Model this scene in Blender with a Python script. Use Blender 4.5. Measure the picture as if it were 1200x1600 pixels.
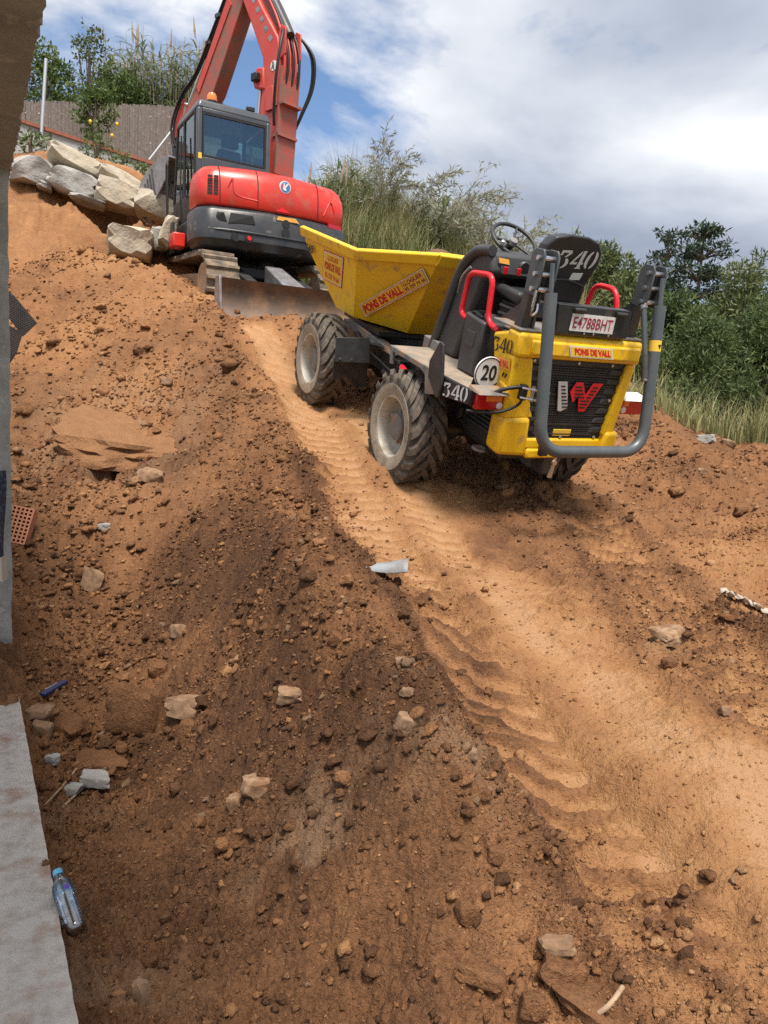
import bpy, bmesh, math, random
import numpy as np
from mathutils import Matrix, Vector
random.seed(7)
RNG = np.random.default_rng(11)
for o in list(bpy.data.objects): bpy.data.objects.remove(o)
SC = bpy.context.scene
COL = SC.collection
R = math.radians
# ------------------------------------------------------------------ camera
H = 1.6                                   # eye height above the concrete floor slab
PITCH, ROLL, FPX = R(-7.1), R(3.0), 1170.0
RT = Vector((1, 0, 0)); UP = Vector((0, -math.sin(PITCH), math.cos(PITCH))); FW = Vector((0, math.cos(PITCH), math.sin(PITCH)))
cx = RT*math.cos(ROLL) + UP*math.sin(ROLL); cy = UP*math.cos(ROLL) - RT*math.sin(ROLL); cz = -FW
cam = bpy.data.cameras.new('camera'); camo = bpy.data.objects.new('camera', cam); COL.objects.link(camo)
camo.matrix_world = Matrix(((cx.x, cy.x, cz.x, 0), (cx.y, cy.y, cz.y, 0), (cx.z, cy.z, cz.z, H), (0, 0, 0, 1)))
cam.sensor_fit = 'VERTICAL'; cam.sensor_height = 24.0; cam.sensor_width = 18.0; cam.lens = 24*FPX/1600
cam.clip_start = 0.05; cam.clip_end = 3000
SC.camera = camo
# ------------------------------------------------------------------ sun and sky
SUN_EL = R(63); SUN_DIR = Vector((0.26, -0.965, 0)).normalized()       # horizontal direction towards the sun
sund = Vector((SUN_DIR.x*math.cos(SUN_EL), SUN_DIR.y*math.cos(SUN_EL), math.sin(SUN_EL)))
sl = bpy.data.lights.new('sun', 'SUN'); sl.energy = 1.9; sl.angle = R(16.0); sl.color = (1.0, 0.93, 0.83)
so = bpy.data.objects.new('sun', sl); COL.objects.link(so); so.rotation_euler = sund.to_track_quat('Z', 'Y').to_euler(); so.location = (0, 0, 30)
W = bpy.data.worlds.new('World'); SC.world = W; W.use_nodes = True
def build_world():
    nt = W.node_tree; N = nt.nodes; L = nt.links
    for n in list(N): N.remove(n)
    out = N.new('ShaderNodeOutputWorld'); bg = N.new('ShaderNodeBackground'); L.new(bg.outputs[0], out.inputs[0])
    sky = N.new('ShaderNodeTexSky'); sky.sky_type = 'NISHITA'; sky.sun_disc = False
    sky.sun_elevation = SUN_EL; sky.sun_rotation = math.atan2(SUN_DIR.x, SUN_DIR.y); sky.air_density = 1.0; sky.dust_density = 0.1; sky.ozone_density = 4.0
    tc = N.new('ShaderNodeTexCoord'); sep = N.new('ShaderNodeSeparateXYZ'); L.new(tc.outputs['Generated'], sep.inputs[0])
    def math_(op, a, b=None, clamp=False):
        m = N.new('ShaderNodeMath'); m.operation = op; m.use_clamp = clamp
        for i, v in enumerate((a, b)):
            if v is None: continue
            if isinstance(v, (int, float)): m.inputs[i].default_value = v
            else: L.new(v, m.inputs[i])
        return m.outputs[0]
    den = math_('ADD', math_('MAXIMUM', sep.outputs[2], 0.0), 0.22)
    comb = N.new('ShaderNodeCombineXYZ'); L.new(math_('DIVIDE', sep.outputs[0], den), comb.inputs[0]); L.new(math_('DIVIDE', sep.outputs[1], den), comb.inputs[1])
    comb.inputs[2].default_value = 0.0
    def noise(scale, detail, off, rough=0.55, dist=0.0):
        mp = N.new('ShaderNodeMapping'); mp.inputs['Location'].default_value = off; L.new(comb.outputs[0], mp.inputs[0])
        n = N.new('ShaderNodeTexNoise'); n.inputs['Scale'].default_value = scale; n.inputs['Detail'].default_value = detail
        n.inputs['Roughness'].default_value = rough; n.inputs['Distortion'].default_value = dist; L.new(mp.outputs[0], n.inputs[0]); return n.outputs[0]
    def ramp(v, stops):
        r = N.new('ShaderNodeValToRGB'); L.new(v, r.inputs[0]); e = r.color_ramp.elements
        while len(e) < len(stops): e.new(0.5)
        for k, (p, c) in enumerate(stops): e[k].position = p; e[k].color = (*c, 1)
        return r.outputs[0]
    cover = math_('ADD', math_('MULTIPLY', noise(CLOUD['s1'], 9, CLOUD['o1'], 0.56, 0.35), 0.8), math_('MULTIPLY', noise(CLOUD['s1']*3.1, 7, CLOUD['o2'], 0.6), 0.2))
    mask = ramp(cover, ((CLOUD['lo'], (0, 0, 0)), (CLOUD['hi'], (1, 1, 1))))
    shade = math_('ADD', math_('MULTIPLY', noise(CLOUD['s2'], 6, CLOUD['o3'], 0.5, 0.2), 0.72), math_('MULTIPLY', cover, 0.28))
    ccol = ramp(shade, CLOUD['ramp'])
    mul = N.new('ShaderNodeVectorMath'); mul.operation = 'SCALE'; L.new(sky.outputs[0], mul.inputs[0]); mul.inputs['Scale'].default_value = CLOUD['sky']
    mulc = N.new('ShaderNodeVectorMath'); mulc.operation = 'SCALE'; L.new(ccol, mulc.inputs[0]); mulc.inputs['Scale'].default_value = CLOUD['cl']
    mx = N.new('ShaderNodeMix'); mx.data_type = 'RGBA'; L.new(mask, mx.inputs['Factor']); L.new(mul.outputs[0], mx.inputs['A']); L.new(mulc.outputs[0], mx.inputs['B'])
    L.new(mx.outputs['Result'], bg.inputs[0]); bg.inputs[1].default_value = 0.1
CLOUD = dict(s1=0.95, s2=0.75, o1=(19.12, 18.96, 0), o2=(1.3, 5.2, 0), o3=(15.9, 18.85, 0), lo=0.38, hi=0.465, sky=0.55, cl=4.0,
             ramp=((0.37, (0.29, 0.335, 0.43)), (0.45, (0.45, 0.50, 0.59)), (0.515, (0.68, 0.71, 0.77)), (0.59, (1.0, 1.0, 1.0))))
build_world()
SC.view_settings.view_transform = 'Standard'; SC.view_settings.look = 'None'; SC.view_settings.gamma = 1; SC.view_settings.exposure = 1.60
SC.render.engine = 'CYCLES'
SC.cycles.use_denoising = False
SC.cycles.max_bounces = 4; SC.cycles.diffuse_bounces = 3; SC.cycles.glossy_bounces = 3; SC.cycles.transparent_max_bounces = 10; SC.cycles.caustics_reflective = False; SC.cycles.caustics_refractive = False
# ------------------------------------------------------------------ geometry helpers
def ray(px, py):
    u = (px-600)/FPX; v = (800-py)/FPX; c, s = math.cos(ROLL), math.sin(ROLL)
    return RT*(u*c-v*s) + UP*(u*s+v*c) + FW
def at(px, py, Y):
    r = ray(px, py); k = Y/r.y; return Vector((r.x*k, Y, H+r.z*k))
def atz(px, py, z):
    r = ray(px, py); k = (z-H)/r.z; return Vector((r.x*k, r.y*k, z))
class MB:
    def __init__(s): s.v = []; s.f = []
    def add(s, vs, fs):
        b = len(s.v); s.v += [tuple(v) for v in vs]; s.f += [tuple(b+i for i in f) for f in fs]; return s
    def box(s, x0, x1, y0, y1, z0, z1):
        return s.add([(x, y, z) for z in (z0, z1) for y in (y0, y1) for x in (x0, x1)],
                     [(0, 2, 3, 1), (4, 5, 7, 6), (0, 1, 5, 4), (2, 6, 7, 3), (0, 4, 6, 2), (1, 3, 7, 5)])
    def hexa(s, p):      # 8 points, bottom 4 ccw, top 4 ccw
        return s.add(p, [(3, 2, 1, 0), (4, 5, 6, 7), (0, 1, 5, 4), (1, 2, 6, 5), (2, 3, 7, 6), (3, 0, 4, 7)])
    def prism(s, poly, thick, axis='y', off=0.0):    # poly in the two other axes, extruded symmetric about off
        n = len(poly); a, b = off-thick/2, off+thick/2
        mk = {'y': lambda p, t: (p[0], t, p[1]), 'x': lambda p, t: (t, p[0], p[1]), 'z': lambda p, t: (p[0], p[1], t)}[axis]
        return s.add([mk(p, a) for p in poly]+[mk(p, b) for p in poly],
                     [tuple(range(n-1, -1, -1)), tuple(range(n, 2*n))]+[(i, (i+1) % n, n+(i+1) % n, n+i) for i in range(n)])
    def plate(s, pts, thick):            # planar polygon in 3-D extruded along its normal
        P = [Vector(p) for p in pts]; nrm = Vector((0, 0, 0))
        for i in range(len(P)): nrm += (P[i]-P[0]).cross(P[(i+1) % len(P)]-P[0])
        nrm.normalize(); n = len(P); A = [p-nrm*thick/2 for p in P]; B = [p+nrm*thick/2 for p in P]
        return s.add(A+B, [tuple(range(n-1, -1, -1)), tuple(range(n, 2*n))]+[(i, (i+1) % n, n+(i+1) % n, n+i) for i in range(n)])
    def tube(s, pts, r, n=10, caps=True, closed=False):
        P = [Vector(p) for p in pts]; m = len(P); rr = r if isinstance(r, (list, tuple)) else [r]*m
        base = len(s.v); prev = None; rings = []
        for i, p in enumerate(P):
            if closed: t = (P[(i+1) % m]-P[i-1])
            else: t = (P[min(i+1, m-1)]-P[max(i-1, 0)])
            t.normalize()
            if prev is None:
                a = Vector((0, 0, 1)) if abs(t.z) < 0.9 else Vector((1, 0, 0)); u = t.cross(a).normalized()
            else: u = (prev-t*prev.dot(t)).normalized()
            w = t.cross(u); prev = u
            rings.append([p+(u*math.cos(2*math.pi*k/n)+w*math.sin(2*math.pi*k/n))*rr[i] for k in range(n)])
        vs = [v for rg in rings for v in rg]; fs = []
        for i in range(m if closed else m-1):
            j = (i+1) % m
            for k in range(n): fs.append((i*n+k, i*n+(k+1) % n, j*n+(k+1) % n, j*n+k))
        if caps and not closed: fs += [tuple(range(n-1, -1, -1)), tuple((m-1)*n+k for k in range(n))]
        return s.add(vs, fs)
    def lathe(s, prof, n=24, axis='z', c=(0, 0, 0)):    # prof (r, h), around axis
        vs = []; m = len(prof)
        for k in range(n):
            a = 2*math.pi*k/n
            for r, h in prof:
                q = {'z': (r*math.cos(a), r*math.sin(a), h), 'y': (r*math.cos(a), h, r*math.sin(a)), 'x': (h, r*math.cos(a), r*math.sin(a))}[axis]
                vs.append((q[0]+c[0], q[1]+c[1], q[2]+c[2]))
        fs = [(k*m+i, k*m+i+1, ((k+1) % n)*m+i+1, ((k+1) % n)*m+i) for k in range(n) for i in range(m-1)]
        return s.add(vs, fs)
    def mesh(s, name):
        me = bpy.data.meshes.new(name); me.from_pydata(s.v, [], s.f); me.validate()
        bm = bmesh.new(); bm.from_mesh(me); bmesh.ops.remove_doubles(bm, verts=bm.verts, dist=1e-5)
        bmesh.ops.recalc_face_normals(bm, faces=bm.faces); bm.to_mesh(me); bm.free(); return me
def smooth_path(pts, k=6):
    P = [Vector(p) for p in pts]; out = []
    for i in range(len(P)-1):
        p0, p1, p2, p3 = P[max(i-1, 0)], P[i], P[i+1], P[min(i+2, len(P)-1)]
        for j in range(k):
            t = j/k; out.append(0.5*((2*p1)+(p2-p0)*t+(2*p0-5*p1+4*p2-p3)*t*t+(3*p1-p0-3*p2+p3)*t**3))
    out.append(P[-1]); return out
def bend_path(pts, r, k=6):             # polyline with rounded corners
    P = [Vector(p) for p in pts]; out = [P[0]]
    for i in range(1, len(P)-1):
        a = (P[i-1]-P[i]); b = (P[i+1]-P[i]); la, lb = a.length, b.length; a.normalize(); b.normalize(); d = min(r, la*.48, lb*.48)
        A = P[i]+a*d; B = P[i]+b*d
        for j in range(k+1):
            t = j/k; out.append(A*(1-t)**2+P[i]*2*t*(1-t)+B*t*t)
    out.append(P[-1]); return out
def link(name, me, mat=None, parent=None, smooth=0, bevel=0.0, seg=2):
    o = bpy.data.objects.new(name, me); COL.objects.link(o)
    if mat is not None and len(me.materials) == 0: me.materials.append(mat)
    if parent is not None: o.parent = parent
    if smooth:
        me.polygons.foreach_set('use_smooth', [True]*len(me.polygons))
        if smooth < 179: me.set_sharp_from_angle(angle=R(smooth))
    if bevel:
        b = o.modifiers.new('bevel', 'BEVEL'); b.width = bevel; b.segments = seg; b.limit_method = 'ANGLE'; b.angle_limit = R(35)
        if not smooth:
            me.polygons.foreach_set('use_smooth', [True]*len(me.polygons)); me.set_sharp_from_angle(angle=R(40)); b.harden_normals = False
    return o
def part(name, mb, mat, parent=None, smooth=0, bevel=0.0, seg=2): return link(name, mb.mesh(name), mat, parent, smooth, bevel, seg)
def tag(o, label=None, cat=None, group=None, kind=None):
    if label: o['label'] = label
    if cat: o['category'] = cat
    if group: o['group'] = group
    if kind: o['kind'] = kind
    return o
def empty(name, M=None):
    o = bpy.data.objects.new(name, None); COL.objects.link(o); o.empty_display_size = 0.2
    if M is not None: o.matrix_world = M
    return o
def copy_tree(o, parent=None):
    c = o.copy(); COL.objects.link(c); c.parent = parent
    for ch in [q for q in o.children]: copy_tree(ch, c)
    return c
def npmesh(name, V, F, mat, attr=None, smooth=False):
    me = bpy.data.meshes.new(name); V = np.asarray(V, np.float32); F = np.asarray(F, np.int32); k = F.shape[1]
    me.vertices.add(len(V)); me.vertices.foreach_set('co', V.ravel()); me.loops.add(F.size); me.loops.foreach_set('vertex_index', F.ravel())
    me.polygons.add(len(F)); me.polygons.foreach_set('loop_start', np.arange(0, F.size, k, dtype=np.int32))
    try: me.polygons.foreach_set('loop_total', np.full(len(F), k, np.int32))
    except Exception: pass
    if attr:
        for an, val in attr.items():
            a = me.attributes.new(an, 'FLOAT', 'POINT'); a.data.foreach_set('value', np.asarray(val, np.float32))
    me.materials.append(mat); me.update(calc_edges=True)
    if smooth: me.polygons.foreach_set('use_smooth', np.ones(len(F), bool))
    return me
def pose(T, yaw, pitch, roll, s=1.0):
    return Matrix.Translation(Vector(T)) @ Matrix.Rotation(yaw, 4, 'Z') @ Matrix.Rotation(-pitch, 4, 'Y') @ Matrix.Rotation(roll, 4, 'X') @ Matrix.Scale(s, 4)
# ---- noise
def _hash(ix, iy, seed):
    h = (ix.astype(np.int64)*374761393 + iy.astype(np.int64)*668265263 + seed*974711) & 0x7fffffff
    h = ((h ^ (h >> 13))*1274126177) & 0x7fffffff
    h = ((h ^ (h >> 16))*2246822519) & 0x7fffffff
    return ((h ^ (h >> 15)) & 0xffffff)/float(0xffffff)
def vnoise(x, y, seed=0):
    ix = np.floor(x); iy = np.floor(y); fx = x-ix; fy = y-iy; fx = fx*fx*fx*(fx*(fx*6-15)+10); fy = fy*fy*fy*(fy*(fy*6-15)+10)
    a = _hash(ix, iy, seed); b = _hash(ix+1, iy, seed); c = _hash(ix, iy+1, seed); d = _hash(ix+1, iy+1, seed)
    return (a+(b-a)*fx)+((c+(d-c)*fx)-(a+(b-a)*fx))*fy - 0.5
def fbm(x, y, f, octv, seed=0, gain=0.5):
    s = 0; a = 1.0; c, sn = math.cos(0.6), math.sin(0.6)
    for k in range(octv):
        s = s + a*vnoise(x*f, y*f, seed+k*17); x, y = x*c-y*sn, x*sn+y*c; f *= 2.03; a *= gain
    return s
def worley(x, y, f, seed=0):
    x = x*f; y = y*f; ix = np.floor(x); iy = np.floor(y); best = np.full(x.shape, 9.0)
    for dx in (-1, 0, 1):
        for dy in (-1, 0, 1):
            jx = ix+dx; jy = iy+dy; px = jx+_hash(jx, jy, seed); py = jy+_hash(jx, jy, seed+91)
            best = np.minimum(best, (px-x)**2+(py-y)**2)
    return np.sqrt(best)
def sstep(a, b, x):
    t = np.clip((x-a)/(b-a), 0, 1); return t*t*(3-2*t)
# ------------------------------------------------------------------ materials
def mat(name, c1, rough=0.6, metal=0.0, c2=None, nscale=6.0, nlo=0.4, nhi=0.7, detail=4, bump=0.0, bscale=40.0, c3=None, s3=2.0, lo3=0.55, hi3=0.75, spec=0.5, coat=0.0, rough2=None, bdist=0.02):
    m = bpy.data.materials.new(name); m.use_nodes = True; nt = m.node_tree; N = nt.nodes; L = nt.links; b = N['Principled BSDF']
    b.inputs['Roughness'].default_value = rough; b.inputs['Metallic'].default_value = metal; b.inputs['Specular IOR Level'].default_value = spec
    b.inputs['Coat Weight'].default_value = coat; b.inputs['Coat Roughness'].default_value = 0.12
    b.inputs['Base Color'].default_value = (*c1, 1)
    tc = N.new('ShaderNodeTexCoord')
    def noise(sc, det, ro=0.6):
        n = N.new('ShaderNodeTexNoise'); n.inputs['Scale'].default_value = sc; n.inputs['Detail'].default_value = det; n.inputs['Roughness'].default_value = ro; L.new(tc.outputs['Object'], n.inputs[0]); return n.outputs[0]
    def mapr(v, a, z):
        r = N.new('ShaderNodeMapRange'); r.inputs['From Min'].default_value = a; r.inputs['From Max'].default_value = z; L.new(v, r.inputs['Value']); return r.outputs[0]
    col = None
    if c2 is not None:
        f = mapr(noise(nscale, detail), nlo, nhi); mx = N.new('ShaderNodeMix'); mx.data_type = 'RGBA'; L.new(f, mx.inputs['Factor'])
        mx.inputs['A'].default_value = (*c1, 1); mx.inputs['B'].default_value = (*c2, 1); col = mx.outputs['Result']
        if rough2 is not None:
            mr = N.new('ShaderNodeMix'); mr.data_type = 'FLOAT'; L.new(f, mr.inputs['Factor']); mr.inputs['A'].default_value = rough; mr.inputs['B'].default_value = rough2; L.new(mr.outputs['Result'], b.inputs['Roughness'])
    if c3 is not None:
        f = mapr(noise(s3, 4), lo3, hi3); mx = N.new('ShaderNodeMix'); mx.data_type = 'RGBA'; L.new(f, mx.inputs['Factor'])
        if col is not None: L.new(col, mx.inputs['A'])
        else: mx.inputs['A'].default_value = (*c1, 1)
        mx.inputs['B'].default_value = (*c3, 1); col = mx.outputs['Result']
    if col is not None: L.new(col, b.inputs['Base Color'])
    if bump:
        bp = N.new('ShaderNodeBump'); bp.inputs['Strength'].default_value = bump; bp.inputs['Distance'].default_value = bdist; L.new(noise(bscale, 4, 0.65), bp.inputs['Height']); L.new(bp.outputs[0], b.inputs['Normal'])
    return m
DUST = (0.36, 0.22, 0.12)
M = {}
M['yellow'] = mat('yellow_paint', (0.86, 0.52, 0.010), 0.38, c2=(0.78, 0.45, 0.02), nscale=3.0, nlo=0.45, nhi=0.75, c3=(0.36, 0.22, 0.09), s3=9.0, lo3=0.56, hi3=0.76, coat=0.10)
M['yellow_skip'] = mat('yellow_skip_paint', (0.86, 0.53, 0.012), 0.42, c2=(0.76, 0.46, 0.03), nscale=2.2, nlo=0.42, nhi=0.75, c3=(0.34, 0.21, 0.10), s3=8.0, lo3=0.56, hi3=0.76, bump=0.12, bscale=5.0)
M['red'] = mat('red_paint', (0.70, 0.034, 0.024), 0.33, c2=(0.50, 0.045, 0.03), nscale=2.0, c3=(0.36, 0.15, 0.09), s3=5.0, lo3=0.52, hi3=0.80, coat=0.10)
M['red_boom'] = mat('red_boom_paint', (0.58, 0.055, 0.040), 0.45, c2=(0.52, 0.10, 0.075), nscale=3.0, c3=(0.30, 0.15, 0.11), s3=8.0, lo3=0.60, hi3=0.85)
M['arm_dirty'] = mat('arm_dirty_red', (0.46, 0.085, 0.065), 0.6, c2=(0.26, 0.125, 0.095), nscale=5.0, nlo=0.35, nhi=0.6)
M['red_rail'] = mat('red_handrail', (0.68, 0.012, 0.025), 0.35)
M['red_plain'] = mat('red_lettering', (0.62, 0.02, 0.02), 0.5)
M['black'] = mat('black_paint', (0.018, 0.019, 0.022), 0.42, c2=(0.035, 0.034, 0.034), nscale=4.0, c3=(0.13, 0.095, 0.07), s3=5.0, lo3=0.62, hi3=0.9)
M['cw_black'] = mat('scuffed_black_steel', (0.022, 0.025, 0.032), 0.35, c2=(0.05, 0.048, 0.048), nscale=3.0, c3=(0.25, 0.21, 0.17), s3=7.0, lo3=0.62, hi3=0.80, bump=0.1, bscale=9)
M['plastic'] = mat('black_plastic', (0.024, 0.025, 0.028), 0.5, c2=(0.045, 0.044, 0.043), nscale=8.0, bump=0.06, bscale=220)
M['console'] = mat('grey_console_plastic', (0.040, 0.042, 0.047), 0.48, c2=(0.075, 0.070, 0.064), nscale=5.0, nlo=0.45, nhi=0.8, bump=0.05, bscale=200)
M['steel'] = mat('slate_grey_steel', (0.085, 0.100, 0.112), 0.40, metal=0.25, c2=(0.12, 0.125, 0.13), nscale=5.0)
M['gun'] = mat('dark_steel', (0.055, 0.058, 0.064), 0.42, metal=0.35, c2=(0.10, 0.09, 0.08), nscale=8.0)
M['dusty'] = mat('dusty_grey_steel', (0.22, 0.21, 0.20), 0.72, metal=0.1, c2=(0.12, 0.115, 0.115), nscale=6.0, nlo=0.45, nhi=0.65, c3=DUST, s3=4.5, lo3=0.48, hi3=0.68)
M['deck'] = mat('soil_covered_deck', (0.33, 0.255, 0.185), 0.85, c2=(0.19, 0.175, 0.155), nscale=7.0, bump=0.3, bscale=60)
M['rubber'] = mat('dusty_tyre_rubber', (0.060, 0.053, 0.047), 0.85, c2=(0.17, 0.135, 0.10), nscale=9.0, nlo=0.4, nhi=0.68, c3=(0.24, 0.17, 0.11), s3=4.0, lo3=0.56, hi3=0.8)
M['sidewall'] = mat('dried_mud_sidewall', (0.38, 0.325, 0.25), 0.9, c2=(0.20, 0.16, 0.12), nscale=8.0, nlo=0.42, nhi=0.72, bump=0.2, bscale=60)
M['rim'] = mat('dusty_silver_rim', (0.58, 0.545, 0.48), 0.6, metal=0.15, c2=(0.34, 0.28, 0.21), nscale=6.0, nlo=0.42, nhi=0.72)
M['chrome'] = mat('bright_bolt_steel', (0.62, 0.62, 0.62), 0.28, metal=0.9)
M['white'] = mat('white_enamel', (0.78, 0.78, 0.78), 0.45, c2=(0.62, 0.60, 0.57), nscale=9)
M['stencil'] = mat('white_stencil_paint', (0.66, 0.66, 0.66), 0.6)
M['ink'] = mat('black_ink', (0.012, 0.012, 0.012), 0.5)
M['darkred'] = mat('dark_red_ink', (0.30, 0.015, 0.05), 0.5)
M['orange_sticker'] = mat('orange_sticker', (0.75, 0.36, 0.06), 0.5)
M['yellow_sticker'] = mat('yellow_sticker', (0.80, 0.52, 0.05), 0.5)
M['lens_red'] = mat('red_lamp_lens', (0.45, 0.006, 0.010), 0.12, coat=0.6)
M['lens_orange'] = mat('orange_lamp_lens', (0.80, 0.20, 0.02), 0.18, coat=0.6)
M['logo_grey'] = mat('silver_emblem', (0.58, 0.58, 0.60), 0.35, metal=0.3)
M['logo_red'] = mat('red_emblem', (0.66, 0.02, 0.03), 0.35)
M['blue'] = mat('blue_emblem', (0.06, 0.20, 0.45), 0.35)
M['rust'] = mat('rusty_blade_steel', (0.16, 0.105, 0.075), 0.55, metal=0.25, c2=(0.10, 0.075, 0.06), nscale=4.0, c3=(0.30, 0.17, 0.09), s3=3.0, lo3=0.5, hi3=0.75, bump=0.15, bscale=12)
M['track'] = mat('muddy_rubber_track', (0.075, 0.065, 0.055), 0.85, c2=(0.26, 0.19, 0.13), nscale=5.0, nlo=0.38, nhi=0.62, bump=0.3, bscale=30)
M['mud'] = mat('caked_mud', (0.40, 0.27, 0.17), 0.95, c2=(0.28, 0.17, 0.10), nscale=8.0, bump=0.5, bscale=25)
M['bucket'] = mat('worn_bucket_steel', (0.36, 0.36, 0.38), 0.42, metal=0.5, c2=(0.22, 0.20, 0.19), nscale=6.0)
M['cabgrey'] = mat('grey_blue_cab_paint', (0.050, 0.060, 0.072), 0.38, c2=(0.075, 0.082, 0.09), nscale=3.0, coat=0.2)
M['rock'] = mat('pale_limestone', (0.44, 0.39, 0.31), 0.9, c2=(0.30, 0.26, 0.21), nscale=2.6, nlo=0.4, nhi=0.65, c3=(0.52, 0.44, 0.32), s3=1.4, lo3=0.5, hi3=0.7, bump=0.6, bscale=9.0, bdist=0.05)
M['rock_grey'] = mat('grey_limestone', (0.40, 0.385, 0.36), 0.9, c2=(0.26, 0.25, 0.235), nscale=2.6, nlo=0.4, nhi=0.65, bump=0.6, bscale=9.0, bdist=0.05)
M['clod'] = mat('brown_soil_clod', (0.165, 0.086, 0.046), 0.95, c2=(0.095, 0.050, 0.029), nscale=14.0, c3=(0.29, 0.16, 0.085), s3=7.0, lo3=0.5, hi3=0.75, bump=0.7, bscale=70, bdist=0.01)
M['stone_tan'] = mat('tan_stone', (0.27, 0.165, 0.095), 0.95, c2=(0.15, 0.085, 0.05), nscale=22.0, bump=0.5, bscale=45, bdist=0.01)
M['stone_pale'] = mat('pale_stone', (0.34, 0.225, 0.14), 0.95, c2=(0.19, 0.10, 0.05), nscale=18.0, nlo=0.36, nhi=0.56, bump=0.5, bscale=45, bdist=0.01)
M['slab'] = mat('pale_concrete_floor', (0.50, 0.455, 0.405), 0.9, c2=(0.37, 0.315, 0.265), nscale=16.0, nlo=0.45, nhi=0.70, c3=(0.33, 0.21, 0.15), s3=6.0, lo3=0.54, hi3=0.72, bump=0.6, bscale=75, bdist=0.008)
M['concrete'] = mat('grey_concrete', (0.32, 0.31, 0.29), 0.92, c2=(0.19, 0.18, 0.165), nscale=7.0, c3=(0.42, 0.405, 0.37), s3=14.0, bump=0.35, bscale=40, bdist=0.01)
M['ceil'] = mat('board_marked_concrete', (0.23, 0.195, 0.165), 0.92, c2=(0.15, 0.125, 0.105), nscale=3.5, c3=(0.30, 0.255, 0.215), s3=11.0, bump=0.4, bscale=35, bdist=0.01)
M['wall'] = mat('grey_render', (0.42, 0.43, 0.43), 0.92, c2=(0.33, 0.33, 0.325), nscale=2.0, bump=0.2, bscale=30)
M['tile'] = mat('terracotta_coping', (0.34, 0.115, 0.07), 0.85, c2=(0.24, 0.10, 0.07), nscale=8.0)
M['reedfence'] = mat('grey_heather_fence', (0.21, 0.175, 0.155), 0.95, c2=(0.12, 0.10, 0.09), nscale=25.0, c3=(0.30, 0.265, 0.24), s3=12.0)
M['galv'] = mat('galvanised_steel', (0.45, 0.47, 0.49), 0.45, metal=0.6)
M['brick'] = mat('orange_brick', (0.55, 0.24, 0.13), 0.9, c2=(0.45, 0.20, 0.11), nscale=20.0, bump=0.3, bscale=90)
M['membrane'] = mat('black_dimpled_membrane', (0.028, 0.026, 0.026), 0.45, c2=(0.06, 0.045, 0.035), nscale=9.0)
M['wood'] = mat('weathered_wood', (0.40, 0.28, 0.18), 0.85, c2=(0.25, 0.16, 0.10), nscale=20)
M['sheet'] = mat('pale_plastic_sheet', (0.26, 0.28, 0.30), 0.7, c2=(0.20, 0.17, 0.15), nscale=12.0)
M['rag'] = mat('white_rag', (0.42, 0.36, 0.29), 0.9, c2=(0.45, 0.36, 0.28), nscale=12.0)
M['navy'] = mat('navy_fabric', (0.018, 0.022, 0.042), 0.9, c2=(0.06, 0.065, 0.09), nscale=60, nlo=0.5, nhi=0.6)
M['bark'] = mat('grey_brown_bark', (0.13, 0.10, 0.075), 0.9, c2=(0.20, 0.16, 0.125), nscale=6.0, bump=0.4, bscale=15)
M['twig'] = mat('grey_twig', (0.26, 0.235, 0.19), 0.9, c2=(0.17, 0.15, 0.12), nscale=5.0)
M['cane'] = mat('dry_cane', (0.36, 0.31, 0.21), 0.8, c2=(0.24, 0.24, 0.14), nscale=3.0)
M['plume'] = mat('reed_plume', (0.33, 0.255, 0.20), 0.95)
M['lemon'] = mat('lemon_skin', (0.80, 0.50, 0.03), 0.5)
M['flower'] = mat('yellow_flower', (0.75, 0.55, 0.05), 0.8)
M['seatcloth'] = mat('black_seat_vinyl', (0.020, 0.021, 0.025), 0.42, c2=(0.032, 0.032, 0.036), nscale=3.0)
def glassmat(name, tint, transp, rough=0.03):
    m = bpy.data.materials.new(name); m.use_nodes = True; nt = m.node_tree; N = nt.nodes; L = nt.links
    for n in list(N): N.remove(n)
    out = N.new('ShaderNodeOutputMaterial'); tr = N.new('ShaderNodeBsdfTransparent'); tr.inputs[0].default_value = (*tint, 1)
    gl = N.new('ShaderNodeBsdfGlossy'); gl.inputs['Roughness'].default_value = rough; gl.inputs[0].default_value = (0.9, 0.95, 1, 1)
    fr = N.new('ShaderNodeFresnel'); fr.inputs[0].default_value = 1.5
    ad = N.new('ShaderNodeMath'); ad.operation = 'ADD'; ad.use_clamp = True; L.new(fr.outputs[0], ad.inputs[0]); ad.inputs[1].default_value = transp
    mx = N.new('ShaderNodeMixShader'); L.new(ad.outputs[0], mx.inputs[0]); L.new(tr.outputs[0], mx.inputs[1]); L.new(gl.outputs[0], mx.inputs[2]); L.new(mx.outputs[0], out.inputs[0]); return m
M['glass'] = glassmat('cab_glass', (0.66, 0.76, 0.72), 0.05)
M['pet'] = glassmat('clear_bottle_plastic', (0.97, 0.98, 0.98), 0.12, 0.20)
M['pet_blue'] = glassmat('blue_bottle_film', (0.55, 0.75, 0.90), 0.05, 0.3)
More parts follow.
